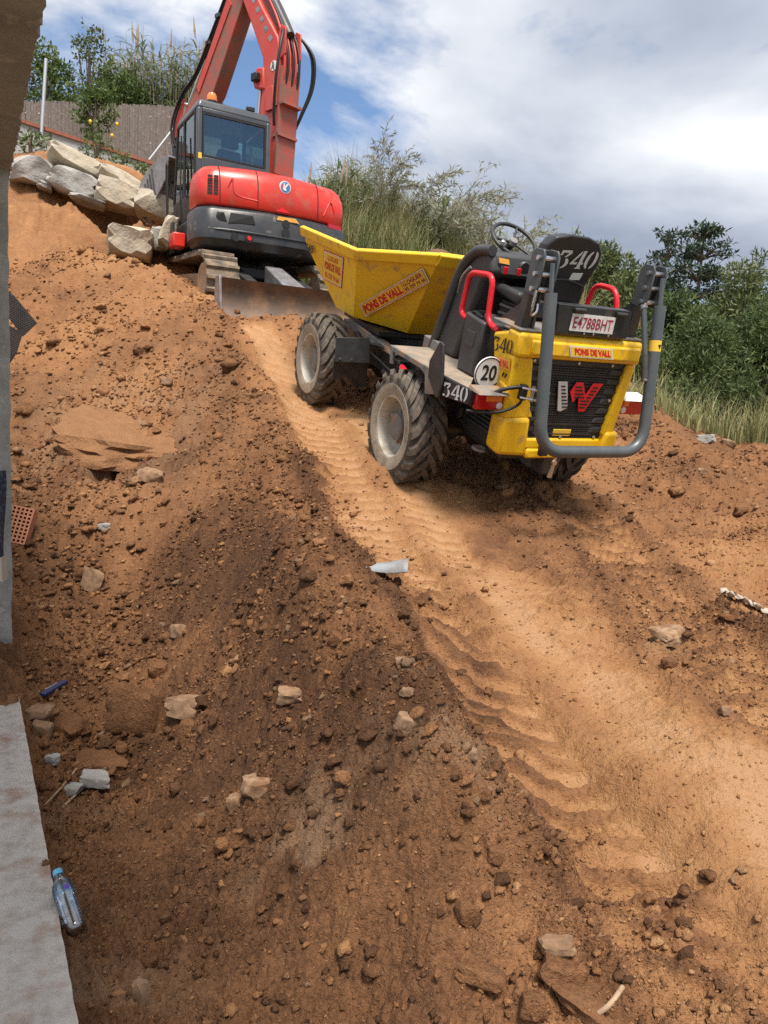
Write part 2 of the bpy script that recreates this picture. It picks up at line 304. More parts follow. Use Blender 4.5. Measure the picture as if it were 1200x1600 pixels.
def leafmat(name, ca, cb, cc, rough=0.6, trans=0.25):
    m = bpy.data.materials.new(name); m.use_nodes = True; nt = m.node_tree; N = nt.nodes; L = nt.links; b = N['Principled BSDF']
    at_ = N.new('ShaderNodeAttribute'); at_.attribute_name = 'tone'
    r = N.new('ShaderNodeValToRGB'); e = r.color_ramp.elements; e[0].color = (*ca, 1); e[1].color = (*cc, 1); q = e.new(0.5); q.color = (*cb, 1)
    L.new(at_.outputs['Fac'], r.inputs[0]); L.new(r.outputs[0], b.inputs['Base Color']); b.inputs['Roughness'].default_value = rough; b.inputs['Specular IOR Level'].default_value = 0.3
    t = N.new('ShaderNodeBsdfTranslucent'); L.new(r.outputs[0], t.inputs[0]); mx = N.new('ShaderNodeMixShader'); mx.inputs[0].default_value = trans
    L.new(b.outputs[0], mx.inputs[1]); L.new(t.outputs[0], mx.inputs[2]); L.new(mx.outputs[0], N['Material Output'].inputs[0]); return m
M['pine'] = leafmat('pine_needles', (0.045, 0.070, 0.026), (0.090, 0.13, 0.046), (0.165, 0.21, 0.075))
M['cedar'] = leafmat('cedar_needles', (0.026, 0.046, 0.028), (0.048, 0.075, 0.044), (0.08, 0.112, 0.062))
M['oak'] = leafmat('olive_green_leaves', (0.065, 0.088, 0.032), (0.12, 0.148, 0.056), (0.20, 0.22, 0.092))
M['leaf'] = leafmat('green_leaves', (0.055, 0.090, 0.026), (0.10, 0.15, 0.045), (0.18, 0.235, 0.075), trans=0.35)
M['reed'] = leafmat('reed_leaves', (0.10, 0.135, 0.065), (0.17, 0.21, 0.11), (0.29, 0.31, 0.18), trans=0.35)
M['drygrass'] = leafmat('dry_grass', (0.16, 0.175, 0.070), (0.29, 0.285, 0.125), (0.46, 0.42, 0.23), trans=0.35)
M['willow'] = leafmat('sparse_grey_leaves', (0.22, 0.22, 0.15), (0.31, 0.305, 0.22), (0.42, 0.40, 0.29), trans=0.4)
# ------------------------------------------------------------------ terrain
DS = 0.93                                                        # dumper pose (rear axle centre on the ground)
DT = Vector((0.817*DS, 7.316*DS, -0.526*DS+H)); DM = pose(DT, R(116.709), R(18.17), R(-1.57), DS)
ET = Vector((-2.517, 12.293, 1.724+H)); EM = pose(ET, R(120.418), R(0.825), R(-0.746))
CP = []
def cp(px, py, Y): CP.append(at(px, py, Y))
def cpz(px, py, z): CP.append(atz(px, py, z+H))
for q in ((130,1590,-1.66),(400,1590,-1.68),(700,1590,-1.60),(1000,1590,-1.56),(1190,1590,-1.52),(110,1300,-1.78),(230,1300,-1.78),(400,1400,-1.60),(560,1330,-1.36),(700,1235,-1.14),(850,1400,-1.50),(1100,1400,-1.45),
          (100,1170,-1.84),(170,1080,-1.80),(300,1150,-1.66),(450,1130,-1.30),(585,1105,-1.06),(750,1150,-1.26),(1000,1200,-1.27),(1180,1200,-1.18),
          (30,1030,-1.48),(150,960,-1.60),(300,980,-1.42),(430,930,-0.92),(500,980,-0.95),(650,950,-1.02),(800,950,-1.01),(1000,1000,-1.04),(1180,1000,-0.98)): cpz(*q)
for q in ((20,950,4.7),(60,850,5.7),(160,820,6.0),(300,820,5.9),(440,850,4.85),(530,850,5.2),(1190,860,5.7),(1080,850,5.9),
          (60,740,6.9),(120,750,6.7),(230,720,7.0),(330,720,6.7),(430,720,6.65),(40,620,8.0),(150,600,8.2),(280,620,7.9),(400,600,7.9),
          (40,500,9.5),(150,480,9.6),(260,500,9.3),(350,515,9.2),(395,515,9.3),(450,540,9.4),
          (30,400,11.0),(120,400,10.9),(200,430,10.4),(250,462,10.1),(300,488,9.7),(335,500,9.4),
          (30,322,14.0),(130,342,14.0),(230,362,13.8),(200,408,11.7),(275,400,12.2),(-150,700,6.5),(-150,500,9.3),(-200,330,13.8),
          (40,240,16.0),(100,258,16.9),(180,284,17.7),(250,308,18.4),(-200,215,15.0),(60,246,15.4),(130,268,15.5),(220,298,15.8),
          (1020,640,9.4),(1100,690,8.9),(1190,702,8.7),(1300,720,8.4),(1000,780,7.2),(1120,765,7.5),(1190,790,7.1),(1350,1000,4.6),(1350,1300,2.6),(1300,850,5.9)): cp(*q)
for lx in (-1.6, -0.8, 0.0, 0.8, 1.6, 2.3, 3.1):
    for ly in (-1.3, 0.0, 1.15):
        if lx < -1 and ly > 0.5: continue
        CP.append(DM @ Vector((lx, ly, 0.045 if lx < 2.6 else 0.12)))
for lx in (-1.4, 0.0, 1.5, 3.5):
    for ly in (-1.3, 0.0, 1.2): CP.append(EM @ Vector((lx, ly, -0.02)))
for ly in (-1.3, 0.0, 1.0): CP.append(EM @ Vector((-2.45, ly, -0.50)))
for q in ((1.5,12.5,0.9),(0.2,12.5,1.5),(0.8,14,2.3),(-0.6,14.2,2.6),(-1.4,16,3.75),(0.5,16,3.2),(2.0,16,2.65),(3.6,16,2.0),(-1.2,18,4.0),(2.0,18,3.1),(5.0,15,0.7),(3.2,12,0.4),(4.6,11.5,-0.5),(6.5,12,-1.4),(5.5,9.5,-0.5),(8,20,-4),(5,24,-3),(15,24,-6),(-4,20,5.2),(0,22,3.5),(-8,20,6.0),(-10,15,4.2),(-9,12,3.0),(-8,9,0.6),(-5,5,-1.2),(-12,22,6.5),(9,8,-1.2),(7,5,-1.2),(6,2,-1.6),(2,0.5,-1.6),(-2,0.3,-1.9),(12,14,-4)):
    CP.append(Vector((q[0], q[1], q[2]+H)))
CPA = np.array([tuple(p) for p in CP])
def _phi(r2): return np.sqrt(r2+0.35**2)
_n = len(CPA); _d2 = ((CPA[:, None, :2]-CPA[None, :, :2])**2).sum(-1)
_A = np.zeros((_n+3, _n+3)); _A[:_n, :_n] = -_phi(_d2); _A[:_n, :_n] += np.eye(_n)*0.02; _A[:_n, _n] = 1; _A[:_n, _n+1:] = CPA[:, :2]; _A[_n, :_n] = 1; _A[_n+1:, :_n] = CPA[:, :2].T
_w = np.linalg.solve(_A, np.concatenate([CPA[:, 2], [0, 0, 0]]))
def base_z(x, y):
    x = np.asarray(x, float); y = np.asarray(y, float); sh = x.shape; x = x.ravel(); y = y.ravel(); out = np.empty(len(x))
    for s in range(0, len(x), 60000):
        xs = x[s:s+60000]; ys = y[s:s+60000]; acc = _w[_n]+_w[_n+1]*xs+_w[_n+2]*ys
        for i in range(_n): acc = acc-_w[i]*np.sqrt((xs-CPA[i, 0])**2+(ys-CPA[i, 1])**2+0.35**2)
        out[s:s+60000] = acc
    return out.reshape(sh)
# building edge
EA = atz(125, 1600, 0.0); EB = atz(35, 1110, 0.0); ED = (EB-EA).normalized(); EN = Vector((ED.y, -ED.x, 0))   # EN points away from the building
def edge_d(x, y): return (x-EA.x)*EN.x+(y-EA.y)*EN.y
def edge_s(x, y): return (x-EA.x)*ED.x+(y-EA.y)*ED.y
# coarse lookup used to turn a pixel into a point of the ground
def hit0(px, py):
    r = ray(px, py); ys = np.geomspace(1.2, 30, 900); xs = r.x/r.y*ys; zz = H+r.z/r.y*ys; g = base_z(xs, ys); k = np.argmax(zz < g)
    if k == 0: k = len(ys)-1
    return Vector((xs[k], ys[k], g[k]))
def gpath(pts): return np.array([tuple(hit0(*p))[:2] for p in pts])
def path_coord(x, y, P):
    best = np.full(x.shape, 1e9); lat = np.zeros(x.shape); along = np.zeros(x.shape); s0 = 0
    for i in range(len(P)-1):
        a = P[i]; d = P[i+1]-a; L = np.hypot(*d); d = d/L; dx = x-a[0]; dy = y-a[1]; t = dx*d[0]+dy*d[1]; tc = np.clip(t, 0, L)
        l = dx*d[1]-dy*d[0]; dd = np.hypot(dx-d[0]*tc, dy-d[1]*tc); m = dd < best
        best = np.where(m, dd, best); lat = np.where(m, l, lat); along = np.where(m, s0+tc, along); s0 += L
    return best, lat, along
def dense(P, k=8):
    return np.array([tuple(v)[:2] for v in smooth_path([(p[0], p[1], 0) for p in P], k)])
TR_L = dense(gpath(((400,515),(440,580),(520,720),(590,840),(685,970),(775,1100),(865,1235),(965,1385),(1100,1560))))
TR_R = dense(gpath(((880,770),(960,860),(1060,970),(1170,1080),(1290,1200))))
TR_F = dense(gpath(((400,512),(440,575),(490,660))))
TR_M = dense(gpath(((960,1010),(1050,1110),(1140,1230),(1230,1370))))
TR_W = dense(gpath(((640,765),(675,820),(720,880))))
TR_X = dense(gpath(((880,1180),(1020,1170),(1180,1120))))
TRAIL = dense(gpath(((420,530),(520,660),(640,790),(770,930),(900,1060),(1030,1190),(1180,1330))))
BERM1 = dense(gpath(((330,490),(375,600),(425,720),(440,850),(490,975),(595,1105),(700,1230))))
BERM2 = dense(gpath(((700,1230),(800,1370),(900,1500))))
def detail(x, y, z0):
    """soil relief (metres) and dryness 0..1, with some shade painted into it"""
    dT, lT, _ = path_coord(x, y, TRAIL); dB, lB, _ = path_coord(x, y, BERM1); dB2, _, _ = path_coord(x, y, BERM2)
    wob = fbm(x, y, 1.3, 3, 5)
    core = 1-sstep(0.20, 0.62, dT+wob*0.38+0.12*fbm(x, y, 6.0, 3, 6))                      # packed middle of the trail
    loose = 1-0.86*core
    z = np.zeros_like(x)
    z += 0.10*fbm(x, y, 0.9, 3, 1)*(0.35+0.65*loose)
    z += loose*(0.11*fbm(x, y, 3.1, 5, 2, 0.55))
    cl = 1-np.clip(worley(x+0.05*wob, y, 6.5, 3)*1.25, 0, 1); cl2 = 1-np.clip(worley(x, y, 15.0, 4)*1.3, 0, 1); cl3 = 1-np.clip(worley(x, y, 36.0, 6)*1.3, 0, 1)
    amt = sstep(-0.12, 0.22, fbm(x, y, 1.1, 3, 8))
    z += loose*0.075*cl*cl*amt
    z += (1-loose)*0.006*fbm(x, y, 14, 3, 9)
    zf = (0.004+0.010*loose)*fbm(x, y, 26.0, 4, 12, 0.6)
    g1 = 1-np.clip(worley(x, y, 62.0, 14)*1.25, 0, 1); g2 = 1-np.clip(worley(x, y, 115.0, 15)*1.25, 0, 1); near = 1-sstep(4.0, 6.5, y); zf = zf+near*loose*(0.009*g1*(0.3+0.7*amt)+0.0045*g2)+loose*(0.042*cl2*cl2*(0.35+0.65*amt)+0.020*cl3*cl3); grain_shade = near*loose*(g1-0.45)  # lighter grain tops, darker gaps: shade between grains put into the colour
    z += 0.17*np.exp(-(dB/0.22)**2)*(0.7+1.2*fbm(x, y, 2.2, 3, 21)) + 0.05*np.exp(-(dB2/0.18)**2)
    # tyre ruts with lug prints
    prints = np.zeros_like(x); damp_shade = np.zeros_like(x)  # darker bars and rims: loosened damp soil plus painted relief shade
    for P, wd, dp, lug, sd in ((TR_W, 0.18, 0.020, 0.022, 1), (TR_L, 0.23, 0.048, 0.028, 1), (TR_R, 0.24, 0.045, 0.030, -1)):
        d, l, s = path_coord(x, y, P); inside = 1-sstep(wd*0.8, wd*1.15, d+0.06*wob); rim = np.exp(-((d-wd*1.25)/0.09)**2)
        ph = (s+l*0.55+0.03*wob)/0.145; side = 0.0; tri = np.abs(((ph+side) % 1.0)-0.5)*2
        lugp = sstep(0.52, 0.72, tri+0.12*wob+0.18*fbm(x, y, 14.0, 3, 33))*inside*(0.65+0.35*sstep(-0.22, 0.15, fbm(x, y, 1.7, 3, 31+sd)))
        z += -dp*inside + rim*0.045*(0.6+1.2*fbm(x, y, 3.0, 3, 40)) + lugp*lug*1.1
        prints = np.maximum(prints, inside); damp_shade = np.maximum(damp_shade, np.maximum(lugp*1.15, rim*0.75))
    z += zf*(1-0.6*prints)
    # raked streaks on the cut slope beside the building and near the machines
    st = sstep(6.2, 9.0, y)*sstep(-0.4, -2.6, x)
    z += st*0.07*fbm(x*0.5+y*0.15, y*2.3, 2.0, 3, 52) + st*0.30*fbm(x, y, 0.9, 4, 53, 0.55)
    # ledge with a dark undercut crack
    led = gpath(((105,765),(150,745),(190,722),(240,700),(268,685))); dl, ll, sl_ = path_coord(x, y, led)
    tot = np.hypot(*np.diff(led, axis=0).T).sum(); m = sstep(0.0, 0.25, sl_)*(1-sstep(tot-0.3, tot, sl_))
    ll = ll+0.05*fbm(x, y, 6, 3, 77); z += m*(0.13*np.exp(-(dl/0.55)**2)*sstep(0.03, -0.03, ll)-0.16*np.exp(-((ll-0.06)/0.08)**2)*(dl < 0.5)*(0.6+1.2*np.abs(fbm(x, y, 3, 2, 78))))
    # loose mounds in the foreground
    for (px, py, rr, hh) in ((280,1340,0.35,0.06),(560,1220,0.3,0.07),(330,1130,0.22,0.08),(1130,1570,0.35,0.10),(620,1500,0.35,0.06),(1180,800,0.6,0.12),(1060,760,0.5,0.10)):
        c = gpath(((px, py),))[0]; z += hh*np.exp(-((x-c[0])**2+(y-c[1])**2)/rr**2)*(0.7+1.2*fbm(x, y, 3, 3, 60))
    far = sstep(13, 18, y); z *= 1-0.7*far
    dry = 0.33+0.58*core+0.22*sstep(7.0, 9.5, y)*sstep(0.5, -1.5, x)-0.10*np.exp(-(dB/0.3)**2)
    dry += 0.35*fbm(x, y, 1.6, 4, 70)-0.17*sstep(-0.02, 0.15, lB)*(1-sstep(0.5, 1.5, dB))*(1-sstep(6.0, 7.5, y))  # left face of the ridge: its shade is painted in as darker soil
    dd = edge_d(x, y)
    dry -= 0.06*(1-sstep(0.6, 2.3, dd+wob*0.5))
    _, _, _ = 0, 0, 0
    dR = np.hypot(x-hit0(1040, 770).x, y-hit0(1040, 770).y); dry -= 0.14*np.exp(-(dR/0.8)**2); dry += 0.20*sstep(0.9, 2.0, x)*(1-sstep(7.5, 9.5, y))
    dry += 0.20*prints-0.36*damp_shade+0.15*grain_shade
    grey = np.zeros_like(x)
    for (px, py, rr) in ((90,1280,0.22),(470,1350,0.16),(700,1190,0.2),(140,1590,0.2),(170,690,0.9),(1020,990,0.14)):
        c = gpath(((px, py),))[0]; grey = np.maximum(grey, np.exp(-(((x-c[0])**2+(y-c[1])**2)/rr**2)**1.0)*sstep(-0.2, 0.12, fbm(x, y, 7, 3, 81)))
    return z, np.clip(dry, 0, 1), grey
def full_z(x, y):
    x = np.asarray(x, float); y = np.asarray(y, float); z0 = base_z(x, y); z, dry, grey = detail(x, y, z0); z = z0+z
    d = edge_d(x, y); s = edge_s(x, y); cap = np.where((d < -0.03) & (s < 2.9), -0.14, 99.0)
    k = (d < -0.03) & (s >= 2.05) & (s < 2.9); z = np.minimum(z, np.where((d < -0.03) & (s < 2.05), -0.14, 99.0)); z = np.where(k, np.maximum(np.minimum(z, -0.14+(s-2.05)/0.85*0.45), -0.14), z)
    return z, dry, grey
NC = 760
_t = np.linspace(-1, 1, NC); TT = 0.66*_t+0.02*_t**3+1.1*np.sign(_t)*np.clip(np.abs(_t)-0.90, 0, 1)**1.2*6*0.9
YY = np.concatenate([np.geomspace(1.35, 4.6, 560)[:-1], np.geomspace(4.6, 26, 330)]); NR = len(YY)
GX = YY[:, None]*TT[None, :]; GY = np.repeat(YY[:, None], NC, 1)
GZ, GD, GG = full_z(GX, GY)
def ground(x, y):                        # bilinear lookup in the finished relief
    x = np.asarray(x, float); y = np.asarray(y, float)
    j = np.clip(np.interp(y, YY, np.arange(NR)), 0, NR-1.001); i = np.clip(np.interp(x/y, TT, np.arange(NC)), 0, NC-1.001)
    j0 = j.astype(int); i0 = i.astype(int); fj = j-j0; fi = i-i0
    return (GZ[j0, i0]*(1-fi)+GZ[j0, i0+1]*fi)*(1-fj)+(GZ[j0+1, i0]*(1-fi)+GZ[j0+1, i0+1]*fi)*fj
def gz(x, y): return float(ground(np.array([x]), np.array([y]))[0])
def hit(px, py, ymin=1.2):
    r = ray(px, py); ys = np.geomspace(ymin, 25, 1500); xs = r.x/r.y*ys; zz = H+r.z/r.y*ys; g = ground(xs, ys); k = int(np.argmax(zz < g))
    if k == 0: k = 700
    return Vector((xs[k], ys[k], g[k]))
def soil_material():
    m = bpy.data.materials.new('red_brown_soil'); m.use_nodes = True; nt = m.node_tree; N = nt.nodes; L = nt.links; b = N['Principled BSDF']; b.inputs['Roughness'].default_value = 0.95; b.inputs['Specular IOR Level'].default_value = 0.15
    tc = N.new('ShaderNodeTexCoord')
    def noise(sc, det, ro=0.6):
        n = N.new('ShaderNodeTexNoise'); n.inputs['Scale'].default_value = sc; n.inputs['Detail'].default_value = det; n.inputs['Roughness'].default_value = ro; L.new(tc.outputs['Object'], n.inputs[0]); return n.outputs[0]
    def mth(op, a, c):
        q = N.new('ShaderNodeMath'); q.operation = op
        for i, v in enumerate((a, c)):
            if isinstance(v, (int, float)): q.inputs[i].default_value = v
            else: L.new(v, q.inputs[i])
        return q.outputs[0]
    a = N.new('ShaderNodeAttribute'); a.attribute_name = 'dry'; g = N.new('ShaderNodeAttribute'); g.attribute_name = 'grey'
    f = mth('ADD', a.outputs['Fac'], mth('ADD', mth('MULTIPLY', mth('SUBTRACT', noise(9, 4), 0.5), 0.55), mth('MULTIPLY', mth('SUBTRACT', noise(75, 5, 0.75), 0.5), 0.60)))
    r = N.new('ShaderNodeValToRGB'); L.new(f, r.inputs[0]); e = r.color_ramp.elements
    stops = ((0.0, (0.105, 0.052, 0.028)), (0.28, (0.222, 0.108, 0.052)), (0.55, (0.340, 0.168, 0.078)), (0.85, (0.43, 0.228, 0.104)), (1.0, (0.49, 0.280, 0.145)))
    while len(e) < len(stops): e.new(0.5)
    for k, (p, c) in enumerate(stops): e[k].position = p; e[k].color = (*c, 1)
    mx = N.new('ShaderNodeMix'); mx.data_type = 'RGBA'; L.new(mth('MULTIPLY', g.outputs['Fac'], 0.5), mx.inputs['Factor']); L.new(r.outputs[0], mx.inputs['A']); mx.inputs['B'].default_value = (0.36, 0.235, 0.145, 1)
    sp = N.new('ShaderNodeTexVoronoi'); sp.inputs['Scale'].default_value = 75; L.new(tc.outputs['Object'], sp.inputs[0])       # pale grit
    spn = N.new('ShaderNodeMapRange'); spn.inputs['From Min'].default_value = 0.16; spn.inputs['From Max'].default_value = 0.10; L.new(sp.outputs['Distance'], spn.inputs['Value'])
    sel = N.new('ShaderNodeMapRange'); sel.inputs['From Min'].default_value = 0.80; sel.inputs['From Max'].default_value = 0.82; L.new(sp.outputs['Color'], sel.inputs['Value'])
    mx2 = N.new('ShaderNodeMix'); mx2.data_type = 'RGBA'; L.new(mth('MULTIPLY', spn.outputs[0], mth('MULTIPLY', sel.outputs[0], 0.8)), mx2.inputs['Factor']); L.new(mx.outputs['Result'], mx2.inputs['A']); mx2.inputs['B'].default_value = (0.55, 0.42, 0.30, 1)
    L.new(mx2.outputs['Result'], b.inputs['Base Color'])
    hgt = noise(38, 5, 0.72)
    bp = N.new('ShaderNodeBump'); bp.inputs['Strength'].default_value = 1.0; bp.inputs['Distance'].default_value = 0.032; L.new(hgt, bp.inputs['Height']); L.new(bp.outputs[0], b.inputs['Normal'])
    return m
M['soil'] = soil_material()
def build_ground():
    V = np.stack([GX, GY, GZ], -1).reshape(-1, 3); idx = np.arange(NR*NC).reshape(NR, NC)
    F = np.stack([idx[:-1, :-1], idx[:-1, 1:], idx[1:, 1:], idx[1:, :-1]], -1).reshape(-1, 4)
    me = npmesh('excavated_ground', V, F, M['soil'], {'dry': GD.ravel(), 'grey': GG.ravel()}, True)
    tag(link('excavated_ground', me), kind='structure')
    # one wide sheet under and around everything, out to the horizon
    n = 90; t = np.linspace(-1, 1, n); c = np.sign(t)*(np.abs(t)**2.6)*1500
    X, Y = np.meshgrid(c, c+12); Z = np.minimum(-2.2+H*0-0.035*np.clip(np.hypot(X, Y-8)-14, 0, 400), -2.0)+0.0
    rr = np.hypot(X, Y-8); hill = 55*np.exp(-((X-330)/300)**2-((Y-420)/260)**2)+60*np.exp(-((X+500)/300)**2-((Y-500)/300)**2)
    Z = Z + hill*sstep(60, 260, rr) + 3*fbm(X, Y, 0.02, 3, 3)*sstep(20, 60, rr)
    # left bank behind the fence
    Z = Z + 7.2*sstep(-5.5, -9, X)*sstep(13, 20, Y)*(1-sstep(120, 200, rr))
    idx = np.arange(n*n).reshape(n, n); F = np.stack([idx[:-1, :-1], idx[:-1, 1:], idx[1:, 1:], idx[1:, :-1]], -1).reshape(-1, 4)
    g = mat('scrub_ground', (0.10, 0.095, 0.045), 0.95, c2=(0.16, 0.13, 0.07), nscale=0.4, c3=(0.06, 0.075, 0.03), s3=0.12)
    tag(link('hillside', npmesh('hillside', np.stack([X, Y, Z], -1).reshape(-1, 3), F, g, None, True)), kind='structure')
build_ground()
# ------------------------------------------------------------------ the unfinished building at the left
def eb(s, d, z): return Vector((EA.x+ED.x*s+EN.x*d, EA.y+ED.y*s+EN.y*d, z))
def ebox(mb, s0, s1, d0, d1, z0, z1): return mb.hexa([eb(s0, d0, z0), eb(s1, d0, z0), eb(s1, d1, z0), eb(s0, d1, z0), eb(s0, d0, z1), eb(s1, d0, z1), eb(s1, d1, z1), eb(s0, d1, z1)])
def rough_edge_slab(s0, s1, depth, z0, z1, amp, seed, step=0.03):
    """slab whose outer edge is slightly chipped"""
    rr = random.Random(seed); n = int((s1-s0)/step); mb = MB(); vs = []
    for i in range(n+1):
        s = s0+(s1-s0)*i/n; a = rr.uniform(-amp, amp*0.3); b = rr.uniform(-amp, amp*0.3)
        vs += [eb(s, -depth, z0), eb(s, a, z0+rr.uniform(0, amp)), eb(s, b-0.003, z1-rr.uniform(0, amp)), eb(s, -0.02+b-rr.uniform(0.0, amp), z1), eb(s, -depth, z1)]
    fs = []
    for i in range(n):
        for k in range(5): fs.append((i*5+k, i*5+(k+1) % 5, (i+1)*5+(k+1) % 5, (i+1)*5+k))
    fs += [tuple(range(5)), tuple(n*5+k for k in range(4, -1, -1))]
    return mb.add(vs, fs)
tag(part('floor_slab', rough_edge_slab(-2.6, 2.95, 3.2, -0.24, 0.0, 0.0025, 3), M['slab']), kind='structure')
bld = empty('unfinished_building', Matrix.Translation(eb(3.0, -1.5, 0)))
inv = bld.matrix_world.inverted()
def wpart(name, mb, m, parent, **k):
    mb.v = [tuple(parent.matrix_world.inverted() @ Vector(v)) for v in mb.v]; return part(name, mb, m, parent, **k)
CZ = 1.21+H
ceil = wpart('ceiling_slab', rough_edge_slab(-2.6, 3.55, 1.25, CZ, CZ+0.34, 0.012, 5), M['ceil'], bld)
bld2 = []
for k in range(14):                                               # board marks under the ceiling: slightly uneven boards
    s0 = -2.4+k*0.42; dz = 0.004+0.007*random.random(); mb = MB(); ebox(mb, s0+0.006, s0+0.412, -1.2, -0.045, CZ-dz, CZ+0.02)
    wpart('board_mark', mb, M['ceil'], ceil)
# column: right edge seen at the left rim of the picture
cR = at(12, 640, 4.45); s_c = edge_s(cR.x, cR.y); d_c = edge_d(cR.x, cR.y)
mb = MB(); nz = 60; vs = []; rr = random.Random(4)
for i in range(nz+1):
    z = -0.35+(CZ+0.34-0.01+0.35)*i/nz; j = rr.uniform(-0.006, 0.004)
    vs += [eb(s_c-0.30, d_c-0.32, z), eb(s_c-0.30, d_c+j, z), eb(s_c-0.012, d_c+j+0.012, z), eb(s_c+0.02, d_c-0.03, z), eb(s_c+0.02, d_c-0.32, z)]
fs = [(i*5+k, i*5+(k+1) % 5, (i+1)*5+(k+1) % 5, (i+1)*5+k) for i in range(nz) for k in range(5)]+[tuple(range(5)), tuple(nz*5+k for k in range(4, -1, -1))]
wpart('column', mb.add(vs, fs), M['concrete'], bld)
tag(bld, 'unfinished concrete building with a board-marked ceiling and grey column at left edge', 'building')
# ------------------------------------------------------------------ rocks
def rock_mesh(name, dims, seed, planes=6, sub=3, rough=0.05, sharp=0.80):
    rr = np.random.default_rng(seed); bm = bmesh.new(); bmesh.ops.create_icosphere(bm, subdivisions=sub, radius=1.0)
    nv = rr.normal(size=(planes, 3)); nv = np.concatenate([nv, np.eye(3)*np.array([[1], [1], [1]]), -np.eye(3)]); nv[-6:] += rr.normal(size=(6, 3))*0.11
    nv /= np.linalg.norm(nv, axis=1, keepdims=True); dd = np.concatenate([rr.uniform(0.92, 1.18, planes), np.full(6, sharp)])
    P = np.array([v.co[:] for v in bm.verts]); q = P @ nv.T; rad = np.where(q > 0.05, dd[None]/np.maximum(q, 0.05), 9).min(1); rad = np.minimum(rad, 1.5)
    n1 = fbm(P[:, 0]*1.0+P[:, 2]*0.7+seed, P[:, 1]+P[:, 2]*0.6, 2.2, 3, seed % 97)+0.5*fbm(P[:, 0]-P[:, 2], P[:, 1]*1.3+seed, 6.0, 3, seed % 89)
    P = P*(rad*(1+rough*2.2*n1))[:, None]*np.array(dims)/2
    for v, p in zip(bm.verts, P): v.co = p
    me = bpy.data.meshes.new(name); bm.to_mesh(me); bm.free()
    for an, v in (('dry', 0.26), ('grey', 0.0)): me.attributes.new(an, 'FLOAT', 'POINT').data.foreach_set('value', [v]*len(me.vertices))
    me.polygons.foreach_set('use_smooth', [True]*len(me.polygons)); me.set_sharp_from_angle(angle=R(33)); return me
def boulder(px0, px1, py0, py1, Y, tilt, depth, m, label, seed, name='boulder'):
    c = at((px0+px1)/2, (py0+py1)/2, Y); w = (px1-px0)/FPX*Y; h = (py1-py0)/FPX*Y; h = max(0.5*h, h-w*math.sin(R(abs(tilt)))*0.75)
    me = rock_mesh(name, (w*1.10, depth*1.3, h*1.12), seed); o = link(name, me, m)
    o.matrix_world = Matrix.Translation(c) @ Matrix.Rotation(math.atan2(-c.x, c.y)*1.0, 4, 'Z') @ Matrix.Rotation(R(tilt)+ROLL, 4, 'Y')
    return tag(o, label, 'boulder', 'limestone boulders of the dry wall on the slope')
boulder(19, 78, 250, 291, 14.75, 4, 0.7, M['rock_grey'], 'grey boulder at the left end of the boulder wall, beside the ceiling', 21)
boulder(74, 160, 232, 278, 15.00, 15, 0.7, M['rock'], 'topmost pale boulder of the wall, tilted down to the right', 22)
boulder(78, 151, 266, 312, 14.70, 11, 0.7, M['rock_grey'], 'whitish boulder in the lower course under the tilted top boulder', 23)
boulder(150, 236, 266, 306, 15.05, 16, 0.7, M['rock'], 'flat-topped tan boulder on the upper course, middle of the wall', 24)
boulder(149, 218, 284, 331, 14.75, 9, 0.7, M['rock'], 'large square-faced tan boulder in the lower course of the wall', 25)
boulder(214, 276, 306, 348, 14.65, 8, 0.7, M['rock'], 'tan boulder at the right end of the lower course, under the bucket', 26)
boulder(230, 290, 284, 322, 15.15, 14, 0.6, M['rock'], 'boulder of the upper course partly hidden by the excavator bucket', 27)
boulder(60, 82, 286, 298, 14.55, 6, 0.35, M['rock_grey'], 'small wedge stone in the gap under two grey boulders', 28)
boulder(112, 165, 308, 323, 14.50, 8, 0.5, M['rock_grey'], 'thin flat stone half buried under the lower boulders', 29)
boulder(167, 240, 355, 408, 11.60, 3, 0.75, M['rock'], 'lone rounded boulder on the slope left of the excavator track', 30)
boulder(237, 260, 355, 394, 11.90, -8, 0.5, M['rock_grey'], 'narrow grey stone standing between lone boulder and upright slab', 31)
boulder(252, 277, 336, 393, 11.75, 16, 0.45, M['rock'], 'upright leaning slab stone beside the excavator cab', 32)
boulder(266, 330, 372, 398, 12.00, 6, 0.6, M['rock_grey'], 'flat stone lying behind the excavator track', 33)
# ------------------------------------------------------------------ garden wall with coping, fence, posts
wa = at(38, 190, 16.6); WZ = wa.z; wb = min((at(260, 262, 17+0.02*k) for k in range(250)), key=lambda p: abs(p.z-WZ)); wb.z = WZ; wd = (wb-wa).normalized(); wn = Vector((wd.y, -wd.x, 0)); wa2 = wa-wd*3.2; wl = (wb-wa2).length+2.5
wallo = empty('garden_wall', Matrix(((wd.x, wn.x, 0, wa2.x), (wd.y, wn.y, 0, wa2.y), (0, 0, 1, WZ), (0, 0, 0, 1))))
part('wall_body', MB().box(0, wl, -0.22, 0, -1.6, -0.05), M['wall'], wallo)
tl = MB().box(0.006, 0.394, -0.27, 0.05, -0.048, 0.02).mesh('coping_tile'); tl.materials.append(M['tile'])
for k in range(int(wl/0.4)):
    o = link('coping_tile', tl, None, wallo); o.location = (k*0.4, random.uniform(-0.008, 0.008), random.uniform(-0.004, 0.006))
tag(wallo, 'low grey rendered wall with terracotta coping above the boulders', 'wall')
fa = at(40, 159, 18.6); fb = at(300, 168, 20.8)
fa2 = fa+(fa-fb)*0.25; fb2 = fb+(fb-fa)*0.3
